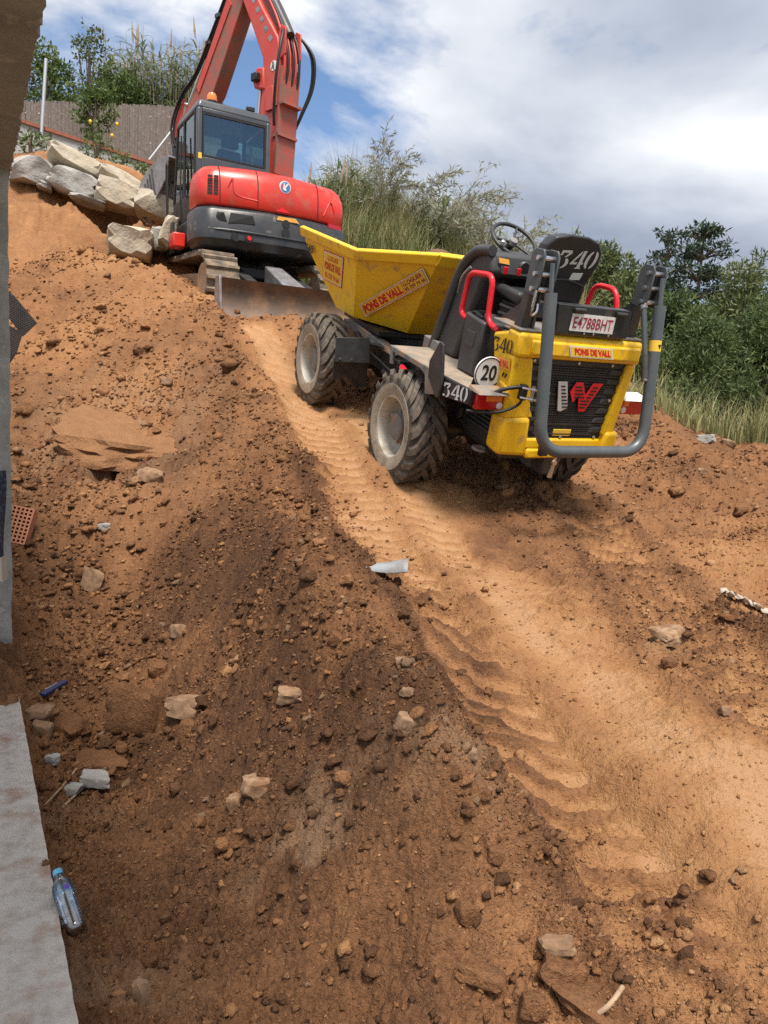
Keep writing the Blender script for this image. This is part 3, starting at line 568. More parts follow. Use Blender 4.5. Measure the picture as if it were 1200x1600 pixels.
def reed_fence():
    root = empty('heather_fence', Matrix.Translation(fa2)); d = fb2-fa2; L = math.hypot(d.x, d.y); dx, dy = d.x/L, d.y/L; rr = random.Random(9); npan = 5
    for p in range(npan):
        mb = MB(); n = 105
        for i in range(n):
            s = L*(p+(i+0.5)/n)/npan; z = d.z*s/L; w = 0.012+rr.random()*0.012; o = rr.uniform(-0.02, 0.02); top = rr.uniform(-0.05, 0.04)
            x, y = dx*s-dy*o, dy*s*1.0+dx*o; x0, y0, x1, y1 = x-dx*w, y-dy*w, x+dx*w, y+dy*w
            mb.hexa([(x0+dy*.012, y0-dx*.012, z-2.0), (x1+dy*.012, y1-dx*.012, z-2.0), (x1-dy*.012, y1+dx*.012, z-2.0), (x0-dy*.012, y0+dx*.012, z-2.0),
                     (x0+dy*.012, y0-dx*.012, z+top), (x1+dy*.012, y1-dx*.012, z+top), (x1-dy*.012, y1+dx*.012, z+top), (x0-dy*.012, y0+dx*.012, z+top)])
        tag(part('heather_panel', mb, M['reedfence'], root), kind='stuff')
    for zz in (-0.25, -0.9):
        part('binding_wire', MB().tube([(0, 0, zz), (d.x, d.y, d.z+zz)], 0.009, 6), M['galv'], root)
    return tag(root, 'grey heather screen fence behind the garden wall', 'fence')
reed_fence()
p0 = at(64, 196, 16.75); p1 = at(72, 92, 16.9); fp = part('fence_post', MB().tube([p0-Vector((0, 0, 0.3)), p1], 0.035, 10), M['galv'], None, smooth=40); tag(fp, 'galvanised steel post standing on the wall at the left', 'post')
mbp = MB().tube([at(233, 250, 18.9), at(278, 192, 19.2)], 0.03, 10); tag(part('brace_pole', mbp, M['galv'], None, smooth=40), 'slanted galvanised brace pole rising from the wall by the excavator', 'pole')
# ------------------------------------------------------------------ text and emblem helpers
def text_mesh(s, bold=0.02, spacing=1.0, shear=0.0):
    cu = bpy.data.curves.new('lettering', 'FONT'); cu.body = s; cu.size = 1; cu.align_x = 'LEFT'; cu.offset = bold; cu.space_character = spacing; cu.shear = shear; cu.resolution_u = 3
    ob = bpy.data.objects.new('tmp', cu); COL.objects.link(ob); dg = bpy.context.evaluated_depsgraph_get(); dg.update(); me = bpy.data.meshes.new_from_object(ob.evaluated_get(dg))
    bpy.data.objects.remove(ob); bpy.data.curves.remove(cu); return me
def text_on(s, p00, p10, p01, m, parent, lift=0.004, bold=0.02, pad=(0, 0, 1, 1), spacing=1.0, shear=0.0, name='lettering'):
    """text stretched over a parallelogram: p00 lower left, p10 lower right, p01 upper left (parent space)"""
    me = text_mesh(s, bold, spacing, shear); n = len(me.vertices); co = np.empty(n*3, np.float32); me.vertices.foreach_get('co', co); co = co.reshape(-1, 3)
    lo = co.min(0); hi = co.max(0); u = (co[:, 0]-lo[0])/(hi[0]-lo[0]); v = (co[:, 1]-lo[1])/(hi[1]-lo[1]); u = pad[0]+u*(pad[2]-pad[0]); v = pad[1]+v*(pad[3]-pad[1])
    p00, p10, p01 = map(np.array, (p00, p10, p01)); ex = p10-p00; ey = p01-p00; nn = np.cross(ex, ey); nn = nn/np.linalg.norm(nn)
    co = p00+u[:, None]*ex+v[:, None]*ey+nn*lift; me.vertices.foreach_set('co', co.astype(np.float32).ravel()); me.update(); return link(name, me, m, parent)
def flat_on(polys, p00, p10, p01, m, parent, lift=0.003, name='decal'):
    p00, p10, p01 = map(np.array, (p00, p10, p01)); ex = p10-p00; ey = p01-p00; nn = np.cross(ex, ey); nn = nn/np.linalg.norm(nn); mb = MB()
    for poly in polys: mb.add([tuple(p00+u*ex+v*ey+nn*lift) for u, v in poly], [tuple(range(len(poly)))])
    me = bpy.data.meshes.new(name); me.from_pydata(mb.v, [], mb.f); return link(name, me, m, parent)
def arcpts(cx, cy, rx, ry, a0, a1, n=10): return [(cx+rx*math.cos(R(a0+(a1-a0)*i/n)), cy+ry*math.sin(R(a0+(a1-a0)*i/n))) for i in range(n+1)]
def stencil340(x0=0.0):
    P = []
    # 3
    P.append([(0.02, 0.72), (0.02, 1.0), (0.27, 1.0), (0.27, 0.92), (0.30, 0.86), (0.20, 0.62), (0.14, 0.62), (0.22, 0.86), (0.09, 0.86), (0.07, 0.72)])
    P.append(arcpts(0.15, 0.30, 0.155, 0.30, 62, -85, 12)+arcpts(0.15, 0.30, 0.07, 0.24, -85, 62, 12))
    P.append(arcpts(0.07, 0.13, 0.055, 0.08, 0, 360, 10)[:-1])
    # 4
    P.append([(0.36, 0.24), (0.36, 0.33), (0.52, 0.98), (0.54, 0.98), (0.54, 0.80), (0.43, 0.36), (0.535, 0.36), (0.535, 0.24)])
    P.append([(0.565, 1.0), (0.645, 1.0), (0.645, 0.36), (0.69, 0.36), (0.69, 0.24), (0.645, 0.24), (0.645, 0.08), (0.68, 0.05), (0.68, 0.0), (0.53, 0.0), (0.53, 0.05), (0.565, 0.08)])
    # 0
    P.append(arcpts(0.84, 0.5, 0.13, 0.5, 100, 260, 14)+arcpts(0.835, 0.5, 0.045, 0.40, 255, 105, 14))
    P.append(arcpts(0.87, 0.5, 0.13, 0.5, -80, 80, 14)+arcpts(0.875, 0.5, 0.045, 0.40, 75, -75, 14))
    return P
# ------------------------------------------------------------------ excavator
EX = empty('excavator', EM)
tag(EX, 'red and black tracked excavator with its boom raised, parked above the dumper', 'excavator')
def loft(sections):                      # closed rings with the same count, capped
    mb = MB(); n = len(sections[0]); vs = [p for s in sections for p in s]; fs = []
    for i in range(len(sections)-1):
        for k in range(n): fs.append((i*n+k, i*n+(k+1) % n, (i+1)*n+(k+1) % n, (i+1)*n+k))
    fs += [tuple(range(n-1, -1, -1)), tuple((len(sections)-1)*n+k for k in range(n))]; return mb.add(vs, fs)
def tail(inset, z, rear=1.66, hw=1.16, rc=0.26, front=-0.98, dz=0.0, bow=0.13):
    """plan outline of the tail: rounded rear corners and a bowed rear; z may bend along y"""
    pts = []; w = hw-inset; rr = rear-inset
    pts.append((front, -w)); 
    for i in range(9):
        a = R(90*i/8); pts.append((-(rr-bow-rc)-rc*math.sin(a)-0.0, -(w-rc)-rc*math.cos(a)))
    for i in range(1, 12):
        y = -(w-rc)+2*(w-rc)*i/12; pts.append((-(rr-bow)-bow*(1-(y/(w-rc))**2), y))
    for i in range(9):
        a = R(90*(8-i)/8); pts.append((-(rr-bow-rc)-rc*math.sin(a), (w-rc)+rc*math.cos(a)))
    pts.append((front, w))
    return [(x, y*0.955-0.045, z) for x, y in pts]
hood = loft([tail(0.02, 1.055), tail(0.0, 1.08), tail(0.0, 1.30), tail(0.015, 1.42), tail(0.05, 1.52), tail(0.11, 1.585), tail(0.22, 1.625), tail(0.40, 1.645)])
ho = part('engine_hood', hood, M['red'], EX, smooth=50)
cwt = loft([tail(0.12, 0.50), tail(0.02, 0.545), tail(0.0, 0.60), tail(-0.03, 0.62), tail(-0.03, 0.98), tail(0.0, 1.02), tail(0.03, 1.052)])
cwo = part('counterweight', cwt, M['cw_black'], EX, smooth=50)
def tailx(y, inset=0.0):
    y = (y+0.045)/0.955; return -(1.66-inset-0.13)-0.13*(1-(y/(1.16-inset-0.26))**2) if abs(y) < 0.90 else -(1.66-inset-0.13-0.26)-0.26*math.sqrt(max(0, 1-((abs(y)-0.90)/0.26)**2))
for k in range(6):                                                # louvre slots at the left of the hood
    for j in range(2):
        y = 0.90-0.075*j; z = 1.185+0.043*k; x = tailx(y)
        y2 = y+0.058; x2 = tailx(y2)
        part('louvre', MB().plate([(x-0.004, y, z), (x2-0.004, y2, z), (x2-0.004, y2, z+0.030), (x-0.004, y, z+0.030)], 0.008), M['ink'], ho)
for ys in (0.80, 0.30, -0.62):                                     # panel seams down the hood
    part('hood_seam', MB().tube([(tailx(ys)+o, ys, z) for o, z in ((-0.003, 1.09), (-0.003, 1.30), (0.012, 1.42), (0.047, 1.52), (0.107, 1.585))], 0.006, 5), M['ink'], ho)
part('hood_crease', MB().tube(smooth_path([(tailx(y)-0.002, y, z) for y, z in ((0.70, 1.30), (0.64, 1.42), (0.60, 1.22), (0.30, 1.17))], 5), 0.008, 5), M['red'], ho, smooth=60)
part('hood_crease', MB().tube(smooth_path([(tailx(y)-0.002, y, z) for y, z in ((-0.72, 1.15), (-0.84, 1.36), (-0.92, 1.22))], 5), 0.008, 5), M['red'], ho, smooth=60)
# recesses and bolts holes of the counterweight
for (y, z, r, m) in ((0.60, 0.66, 0.062, 'ink'), (0.42, 0.655, 0.058, 'ink'), (-0.10, 0.80, 0.062, 'ink'), (-0.10, 0.92, 0.055, 'ink')):
    x = tailx(y, -0.03); part('socket_hole', MB().lathe([(0.0, -0.006), (r, -0.006), (r, 0.006), (r*0.8, 0.010), (r*0.8, 0.0), (0, 0.0)], 18, 'x', (x-0.002, y, z)), M[m], cwo, smooth=40)
x = tailx(0.42, -0.03); part('red_plug', MB().lathe([(0.0, -0.02), (0.028, -0.02), (0.034, 0.0), (0.034, 0.01)], 12, 'x', (x-0.006, 0.42, 0.655)), M['red_rail'], cwo, smooth=40)
x = tailx(-0.10, -0.03); part('worn_patch', MB().plate([(x-0.004, -0.30, 0.955), (x-0.003, 0.04, 0.955), (x-0.003, 0.02, 1.005), (x-0.004, -0.24, 1.01)], 0.006), M['orange_sticker'], cwo)
part('hood_latch', MB().plate([(tailx(-.06)-0.003, -0.16, 1.075), (tailx(-.06)-0.003, 0.04, 1.075), (tailx(-.06)-0.003, -0.05, 1.135)], 0.014), M['red_rail'], ho)
part('counterweight_ridge', MB().tube(smooth_path([(tailx(y, -0.03)-0.005, y, 0.72+0.02*abs(y)) for y in (0.95, 0.6, 0.2, -0.2, -0.6, -0.95)], 4), 0.016, 6), M['cw_black'], cwo, smooth=60)
for y0, y1 in ((0.98, 0.72), (0.70, 0.34)):                       # corner pockets
    part('corner_pocket', MB().plate([(tailx(y0, -0.03)-0.006, y0, 0.83), (tailx(y1, -0.03)-0.006, y1, 0.85), (tailx(y1, -0.03)-0.006, y1+0.04, 0.955), (tailx(y0, -0.03)-0.006, y0-0.03, 0.965)], 0.008), M['ink'], cwo)
part('tail_lamp', MB().plate([(tailx(-0.80)-0.012, -0.80, 1.0), (tailx(-1.04)-0.012, -1.04, 1.0), (tailx(-1.04)-0.012, -1.04, 1.06), (tailx(-0.80)-0.012, -0.80, 1.06)], 0.03), M['lens_red'], EX)
part('side_grille', MB().plate([(-1.0, -1.168, 1.10), (-0.62, -1.168, 1.10), (-0.62, -1.16, 1.38), (-0.95, -1.16, 1.38)], 0.012), M['ink'], ho)
# round maker's badge
bx = tailx(-0.09)+0.012; bz = 1.415
emb = part('badge', MB().lathe([(0.0, -0.012), (0.082, -0.012), (0.086, 0.0), (0.086, 0.01)], 28, 'x', (bx, -0.09, bz)), M['white'], ho, smooth=40)
part('badge_disc', MB().lathe([(0.0, -0.004), (0.070, -0.004), (0.070, 0.0)], 28, 'x', (bx-0.0125, -0.09, bz)), M['blue'], ho)
def badge_poly(pts, m): part('badge_mark', MB().plate([(bx-0.0195, -0.09-u*0.066, bz+v*0.066) for u, v in pts], 0.004), m, ho)
badge_poly([(-0.45, 0.75), (-0.15, 0.75), (-0.25, 0.05), (0.35, 0.75), (0.75, 0.6), (0.05, -0.1), (0.2, -0.75), (-0.2, -0.75), (-0.6, -0.5)], M['white'])
badge_poly([(-0.95, 0.15), (-0.62, 0.5), (-0.72, -0.45)], M['logo_red'])
# turntable, deck, left side skirt
part('upper_deck', MB().prism([(-0.9, 1.0), (0.95, 1.05), (1.05, 0.5), (0.95, -0.9), (-0.9, -1.0)], 0.36, 'z', 0.80), M['black'], EX, bevel=0.03)
part('swing_ring', MB().lathe([(0.0, 0.36), (0.56, 0.36), (0.56, 0.62), (0, 0.62)], 32, 'z'), M['black'], EX, smooth=40)
part('side_skirt', MB().plate([(-0.42, 1.13, 0.56), (0.52, 1.05, 0.60), (0.52, 1.05, 0.98), (-0.42, 1.13, 0.98)], 0.03), M['black'], EX)
part('corner_block', MB().hexa([(-0.66, 1.02, 0.60), (-0.66, 1.20, 0.60), (-0.40, 1.20, 0.60), (-0.40, 1.02, 0.60), (-0.66, 1.02, 0.80), (-0.66, 1.20, 0.80), (-0.40, 1.20, 0.80), (-0.40, 1.02, 0.80)]), M['red'], EX, bevel=0.02)
part('right_cover', MB().hexa([(-0.45, -1.14, 0.95), (-0.45, -0.86, 0.95), (0.55, -0.82, 0.95), (0.55, -1.08, 0.95), (-0.45, -1.10, 1.46), (-0.45, -0.88, 1.50), (0.45, -0.84, 1.40), (0.45, -1.02, 1.38)]), M['red'], EX, bevel=0.04)
# cab
def cab():
    x0, x1, y0, y1, z0, z1 = -0.66, 0.62, -0.24, 0.87, 0.92, 2.68; g = M['cabgrey']; k = M['black']
    def bar(name, a, b, w, m=g): return part(name, MB().tube([a, b], w, 4), m, EX, bevel=0.012)
    part('cab_roof', MB().hexa([(x0-0.01, y0-0.01, z1-0.13), (x0-0.01, y1+0.01, z1-0.13), (x1-0.12, y1+0.01, z1-0.13), (x1-0.12, y0-0.01, z1-0.13), (x0+0.03, y0+0.03, z1), (x0+0.03, y1-0.03, z1), (x1-0.22, y1-0.03, z1), (x1-0.22, y0+0.03, z1)]), g, EX, bevel=0.035, seg=3)
    back = part('cab_rear_panel', MB().box(x0, x0+0.05, y0+0.07, y1-0.07, 1.35, 1.90), g, EX, bevel=0.01)
    part('cab_rear_header', MB().box(x0-0.004, x0+0.05, y0+0.07, y1-0.07, 2.50, 2.56), g, EX, bevel=0.01)
    for y in (y0, y1-0.075): part('cab_rear_pillar', MB().box(x0-0.006, x0+0.085, y, y+0.075, z0, z1-0.12), g, EX, bevel=0.025, seg=3)
    for y in (y0+0.01, y1-0.06): part('cab_front_pillar', MB().hexa([(x1-0.02, y, z0), (x1-0.02, y+0.05, z0), (x1+0.05, y+0.05, z0), (x1+0.05, y, z0), (x1-0.24, y, z1-0.10), (x1-0.24, y+0.05, z1-0.10), (x1-0.17, y+0.05, z1-0.10), (x1-0.17, y, z1-0.10)]), k, EX, bevel=0.012)
    part('rear_window', MB().box(x0+0.012, x0+0.020, y0+0.075, y1-0.075, 1.90, 2.50), M['glass'], EX)
    for a in ((x0-0.003, x0+0.03, y0+0.075, y1-0.075, 1.90, 1.925), (x0-0.003, x0+0.03, y0+0.075, y1-0.075, 2.475, 2.50), (x0-0.003, x0+0.03, y0+0.075, y0+0.10, 1.925, 2.475), (x0-0.003, x0+0.03, y1-0.10, y1-0.075, 1.925, 2.475)): part('window_seal', MB().box(*a), M['ink'], EX)
    d = part('door', MB().prism([(-0.54, 0.98), (0.58, 0.98), (0.60, 1.45), (-0.54, 1.45)], 0.035, 'y', y1-0.01), k, EX, bevel=0.01)
    for a, b in (((-0.54, 1.45), (-0.54, 2.54)), ((-0.54, 2.54), (0.40, 2.54)), ((0.40, 2.54), (0.60, 1.45)), ((0.02, 1.45), (0.02, 2.54))): part('door_frame', MB().tube([(a[0], y1-0.01, a[1]), (b[0], y1-0.01, b[1])], 0.025, 6), k, d)
    part('door_window', MB().prism([(-0.53, 1.45), (0.59, 1.45), (0.40, 2.53), (-0.53, 2.53)], 0.008, 'y', y1-0.012), M['glass'], d)
    part('door_handle', MB().tube(bend_path([(-0.42, y1+0.01, 1.40), (-0.42, y1+0.05, 1.40), (-0.28, y1+0.05, 1.40), (-0.28, y1+0.01, 1.40)], 0.02), 0.012, 8), M['ink'], d)
    part('right_window', MB().prism([(-0.58, 1.45), (0.59, 1.45), (0.40, 2.53), (-0.58, 2.53)], 0.008, 'y', y0+0.03), M['glass'], EX)
    part('right_panel', MB().box(-0.58, 0.60, y0+0.01, y0+0.05, 0.95, 1.45), k, EX)
    part('windscreen', MB().hexa([(x1+0.0, y0+0.06, 1.0), (x1+0.0, y1-0.06, 1.0), (x1+0.008, y1-0.06, 1.0), (x1+0.008, y0+0.06, 1.0), (x1-0.21, y0+0.06, 2.56), (x1-0.21, y1-0.06, 2.56), (x1-0.202, y1-0.06, 2.56), (x1-0.202, y0+0.06, 2.56)]), M['glass'], EX)
    st = part('operator_seat', MB().hexa([(-0.36, 0.08, 1.55), (-0.36, 0.56, 1.55), (-0.22, 0.56, 1.55), (-0.22, 0.08, 1.55), (-0.48, 0.14, 2.12), (-0.48, 0.50, 2.12), (-0.38, 0.50, 2.12), (-0.38, 0.14, 2.12)]), M['seatcloth'], EX, bevel=0.05, seg=3)
    part('headrest', MB().box(-0.50, -0.41, 0.19, 0.45, 2.14, 2.33), M['seatcloth'], st, bevel=0.035, seg=3)
    part('seat_cushion', MB().box(-0.34, 0.12, 0.08, 0.56, 1.42, 1.56), M['seatcloth'], st, bevel=0.04, seg=3)
    part('control_box', MB().box(-0.3, 0.15, -0.10, 0.04, 1.4, 1.66), M['plastic'], EX, bevel=0.02)
    part('rear_shelf', MB().box(-0.60, -0.42, -0.15, 0.78, 1.42, 1.86), M['plastic'], EX, bevel=0.01)
    part('exhaust_stub', MB().tube(smooth_path([(-0.74, 0.13, 1.50), (-0.74, 0.13, 1.62), (-0.77, 0.14, 1.72)], 4), 0.042, 10), M['ink'], EX, smooth=40)
    part('warning_sticker', MB().box(x0-0.011, x0-0.008, y1-0.065, y1-0.015, 1.86, 1.94), M['yellow_sticker'], EX)
    part('grab_handle', MB().tube(bend_path([(0.40, 0.95, 1.15), (0.40, 1.02, 1.15), (0.40, 1.02, 2.02), (0.56, 1.0, 2.02), (0.56, 0.98, 1.1)], 0.06), 0.017, 8), M['ink'], EX, smooth=50)
    part('grab_handle', MB().tube(bend_path([(-0.08, 0.93, 1.0), (-0.08, 0.95, 1.5), (-0.05, 0.93, 2.3)], 0.06), 0.012, 8), M['ink'], EX, smooth=50)
    b0 = (-0.12, 0.50, z1)
    bc = part('beacon', MB().lathe([(0.0, 0.30), (0.05, 0.295), (0.072, 0.25), (0.075, 0.185), (0.07, 0.185)], 18, 'z', b0), M['lens_orange'], EX, smooth=50)
    part('beacon_base', MB().lathe([(0.078, 0.185), (0.078, 0.15), (0.04, 0.12), (0.022, 0.0), (0.0, 0.0)], 14, 'z', b0), M['ink'], bc, smooth=50)
    part('beacon_cable', MB().tube(smooth_path([(-0.12, 0.44, z1+0.14), (-0.14, 0.40, z1+0.10), (-0.20, 0.34, z1+0.01)], 5), 0.014, 6), M['ink'], bc)
    part('roof_lamp', MB().box(-0.62, -0.54, 0.0, 0.12, z1+0.0, z1+0.06), M['ink'], EX, bevel=0.01)
cab()
# boom plane: rotated a little to the left of the house
BP = Matrix.Translation((0, -0.6, 0)) @ Matrix.Rotation(R(18), 4, 'Z')
def bp_part(name, mb, m, parent=EX, **k): mb.v = [tuple(BP @ Vector(v)) for v in mb.v]; return part(name, mb, m, parent, **k)
part('boom_foot', MB().hexa([(-0.40, -0.84, 0.95), (-0.40, -0.34, 0.95), (0.60, -0.28, 0.95), (0.60, -0.80, 0.95), (-0.25, -0.80, 1.75), (-0.25, -0.42, 1.75), (0.30, -0.36, 1.75), (0.30, -0.76, 1.75)]), M['gun'], EX, bevel=0.03)
boomp = [(-0.14, 1.75), (0.20, 1.75), (0.27, 2.6), (0.24, 3.1), (0.17, 3.5), (0.20, 3.79), (0.50, 4.35), (0.74, 4.77), (1.30, 5.72), (1.04, 5.84), (0.66, 5.20), (0.30, 4.61), (-0.15, 4.00), (-0.21, 3.79), (-0.23, 3.45), (-0.14, 2.94), (-0.16, 2.3)]
bm_ = bp_part('boom', MB().prism(boomp, 0.34, 'y', 0.0), M['red_boom'], bevel=0.02)
bp_part('boom_back_plate', MB().hexa([(-0.19, -0.19, 2.0), (-0.19, 0.19, 2.0), (-0.15, 0.19, 2.0), (-0.15, -0.19, 2.0), (-0.30, -0.19, 3.55), (-0.30, 0.19, 3.55), (-0.26, 0.19, 3.55), (-0.26, -0.19, 3.55)]), M['arm_dirty'], bm_)
for sgn in (-1, 1): bp_part('cylinder_bracket', MB().prism([(-0.18, 3.66), (-0.16, 4.02), (-0.22, 4.16), (-0.33, 4.10), (-0.34, 3.72)], 0.03, 'y', 0.15*sgn), M['red_boom'], bm_, bevel=0.01)
ac = bp_part('arm_cylinder', MB().tube([(-0.24, 0.0, 4.04), (0.58, 0.0, 5.28)], 0.080, 16), M['gun'], smooth=40)
bp_part('piston_rod', MB().tube([(0.58, 0.0, 5.28), (1.05, 0.0, 6.0)], 0.04, 12), M['chrome'], ac, smooth=40)
for sgn in (-1, 1):
    bc = bp_part('boom_cylinder', MB().tube([(0.46, 0.12*sgn, 1.7), (0.34, 0.12*sgn, 2.9)], 0.06, 14), M['arm_dirty'], smooth=40)
    bp_part('piston_rod', MB().tube([(0.34, 0.12*sgn, 2.9), (0.27, 0.12*sgn, 3.52)], 0.034, 10), M['chrome'], bc, smooth=40)
bp_part('boom_lug', MB().prism([(0.12, 3.30), (0.36, 3.36), (0.42, 3.52), (0.30, 3.66), (0.14, 3.62)], 0.40, 'y', 0.0), M['red_boom'], bm_, bevel=0.02)
bp_part('work_lamp', MB().box(0.20, 0.34, 0.20, 0.29, 3.43, 3.55), M['ink'], bm_, bevel=0.015)
bp_part('boom_cover', MB().box(-0.12, 0.06, 0.172, 0.21, 2.95, 3.30), M['red_boom'], bm_, bevel=0.01)
for i, (y, r) in enumerate(((0.14, 0.019), (0.085, 0.019), (0.03, 0.015), (-0.03, 0.019), (-0.085, 0.019), (-0.14, 0.022))):   # pipes down the rear of the boom
    o = 0.022+0.012*(i % 2)
    bp_part('hydraulic_pipe', MB().tube(smooth_path([(-0.10-o, y, 1.7), (-0.13-o, y, 2.3), (-0.13-o, y, 2.94), (-0.28-o, y, 3.5), (-0.24-o, y, 3.9), (-0.02-o, y*0.8, 4.35), (0.35-o, y*0.8, 4.9)], 5), r, 8), M['ink'] if i % 2 else M['red_boom'], bm_, smooth=50)
for sgn, off in ((1, 0.0), (-1, 0.05), (-1, 0.10)):
    bp_part('hydraulic_hose', MB().tube(smooth_path([(-0.22, 0.14*sgn, 4.06), (-0.32, 0.20*sgn, 4.02), (-0.38-off, 0.30*sgn, 3.75), (-0.34-off, 0.33*sgn, 3.35), (-0.22-off*0.5, 0.26*sgn, 2.95), (-0.16, 0.20*sgn, 2.7)], 6), 0.022, 8), M['ink'], bm_, smooth=50)
for z in (2.55, 3.0): bp_part('pipe_clamp', MB().box(-0.26-(z-2.5)*0.2, -0.10, -0.19, 0.19, z, z+0.04), M['arm_dirty'], bm_)
# faded model lettering and badge on the left face of the boom
ld = Vector((0.54, 0, 0.84)).normalized(); lu = Vector((-ld.z, 0, ld.x))
for k in range(5):
    c = Vector((0.02, 0.1735, 4.02))+ld*(0.20*k); q = 0.048
    bp_part('faded_decal', MB().add([c-ld*q-lu*q*0.75, c+ld*q-lu*q*0.9, c+ld*q*0.8+lu*q*0.8, c-ld*q*0.9+lu*q], [(0, 1, 2, 3)]), M['bucket'], bm_)
bp_part('oval_badge', MB().lathe([(0.0, 0.176), (0.075, 0.176), (0.075, 0.170)], 20, 'y', (-0.08, 0, 3.60)), M['white'], bm_)
bp_part('badge_mark', MB().add([(-0.10, 0.179, 3.54), (-0.08, 0.179, 3.54), (-0.07, 0.179, 3.59), (-0.04, 0.179, 3.55), (-0.03, 0.179, 3.57), (-0.06, 0.179, 3.61), (-0.05, 0.179, 3.66), (-0.08, 0.179, 3.66)], [tuple(range(8))]), M['ink'], bm_)
# arm: from the boom tip forward and down to the bucket
armp = [(0.98, 5.85), (1.16, 4.93), (1.58, 4.36), (2.03, 3.76), (2.44, 3.42), (2.60, 3.40), (2.62, 3.28), (2.40, 3.20), (2.12, 3.18), (1.56, 3.58), (1.26, 4.04), (1.00, 4.45), (0.70, 4.92), (0.62, 5.5), (0.74, 5.9)]
arm = bp_part('arm', MB().prism([(x, z) for x, z in armp], 0.26, 'y', 0.0), M['arm_dirty'], bevel=0.015)
for sgn in (-1, 1): bp_part('arm_side_plate', MB().prism([(1.17, 4.96), (1.60, 4.37), (2.03, 3.78), (1.96, 3.66), (1.50, 4.27), (1.08, 4.82)], 0.02, 'y', 0.138*sgn), M['red_boom'], arm)
bk = bp_part('bucket_cylinder', MB().tube([(1.32, 0.0, 5.12), (1.96, 0.0, 4.26)], 0.065, 14), M['gun'], smooth=40)
bp_part('piston_rod', MB().tube([(1.96, 0.0, 4.26), (2.48, 0.0, 3.62)], 0.034, 10), M['chrome'], bk, smooth=40)
for z0, y in ((0.0, 0.10), (0.03, 0.13), (0.06, -0.10)):
    bp_part('hydraulic_hose', MB().tube(smooth_path([(1.22+z0, y, 5.02), (1.62+z0, y+0.02, 4.48), (2.02+z0, y+0.04, 3.98), (2.40+z0, y+0.06, 3.72), (2.68+z0, y+0.07, 3.30), (2.66+z0, y+0.05, 2.92), (2.52+z0, y, 2.98)], 6), 0.019, 8), M['ink'], arm, smooth=50)
for t in (0.25, 0.6): bp_part('hose_clamp', MB().box(1.25+0.75*t-0.05, 1.25+0.75*t+0.07, -0.14, 0.16, 4.98-1.0*t, 5.04-1.0*t), M['gun'], arm)
for sgn in (-1, 1):
    bp_part('bucket_link', MB().prism([(2.42, 3.68), (2.56, 3.66), (2.80, 3.16), (2.74, 3.04), (2.62, 3.10)], 0.03, 'y', 0.12*sgn), M['red_boom'], arm, bevel=0.01)
bp_part('link_pin', MB().tube([(2.50, -0.16, 3.62), (2.50, 0.16, 3.62)], 0.035, 10), M['chrome'], arm, smooth=40)
bp_part('coupler', MB().prism([(2.40, 3.30), (2.66, 3.28), (2.84, 2.95), (2.80, 2.66), (2.54, 2.68), (2.42, 3.10)], 0.24, 'y', 0.0), M['gun'], arm, bevel=0.015)
# bucket: curved shell seen from its side/back, teeth down
BZ = -0.22
shell = [(x, z+BZ) for x, z in [(2.55, 2.92), (2.90, 2.90), (3.22, 2.80), (3.48, 2.62), (3.60, 2.36), (3.58, 2.14), (3.48, 1.98)]]
bt = MB(); th = 0.03; hw = 0.36
vs = []
for i, (x, z) in enumerate(shell): vs += [(x, -hw, z), (x, hw, z)]
for i, (x, z) in enumerate(shell):
    a = shell[max(i-1, 0)]; b = shell[min(i+1, len(shell)-1)]; d = Vector((b[0]-a[0], b[1]-a[1])).normalized(); vs += [(x+d.y*th, -hw, z-d.x*th), (x+d.y*th, hw, z-d.x*th)]
n = len(shell); fs = [(2*i, 2*i+1, 2*i+3, 2*i+2) for i in range(n-1)]+[(2*n+2*i, 2*n+2*i+2, 2*n+2*i+3, 2*n+2*i+1) for i in range(n-1)]+[(2*i, 2*i+2, 2*n+2*i+2, 2*n+2*i) for i in range(n-1)]+[(2*i+1, 2*n+2*i+1, 2*n+2*i+3, 2*i+3) for i in range(n-1)]+[(0, 2*n, 2*n+1, 1), (2*n-2, 2*n-1, 4*n-1, 4*n-2)]
bu = bp_part('bucket', bt.add(vs, fs), M['bucket'])
for sgn in (-1, 1): bp_part('bucket_cheek', MB().prism(shell+[(3.10, 2.10+BZ), (2.66, 2.52+BZ)], 0.025, 'y', (hw-0.012)*sgn), M['bucket'], bu, bevel=0.006)
for k in range(6):
    y = -0.30+0.12*k; bp_part('wear_rib', MB().tube([(3.24, y, 2.80+BZ), (3.50, y, 2.62+BZ), (3.62, y, 2.36+BZ), (3.60, y, 2.12+BZ)], 0.020, 6), M['gun'], bu)
for k in range(5):
    y = -0.30+0.15*k; bp_part('tooth', MB().hexa([(3.55, y-0.035, 2.04+BZ), (3.55, y+0.035, 2.04+BZ), (3.46, y+0.035, 1.98+BZ), (3.46, y-0.035, 1.98+BZ), (3.36, y-0.02, 1.84+BZ), (3.36, y+0.02, 1.84+BZ), (3.34, y+0.02, 1.86+BZ), (3.34, y-0.02, 1.86+BZ)]), M['chrome'], bu)
for k in range(6):
    bp_part('wear_bar', MB().tube([(2.98+0.09*k, hw+0.008, 2.30-0.03*k+BZ), (3.10+0.075*k, hw+0.008, 2.76-0.075*k+BZ)], 0.017, 6), M['gun'], bu)
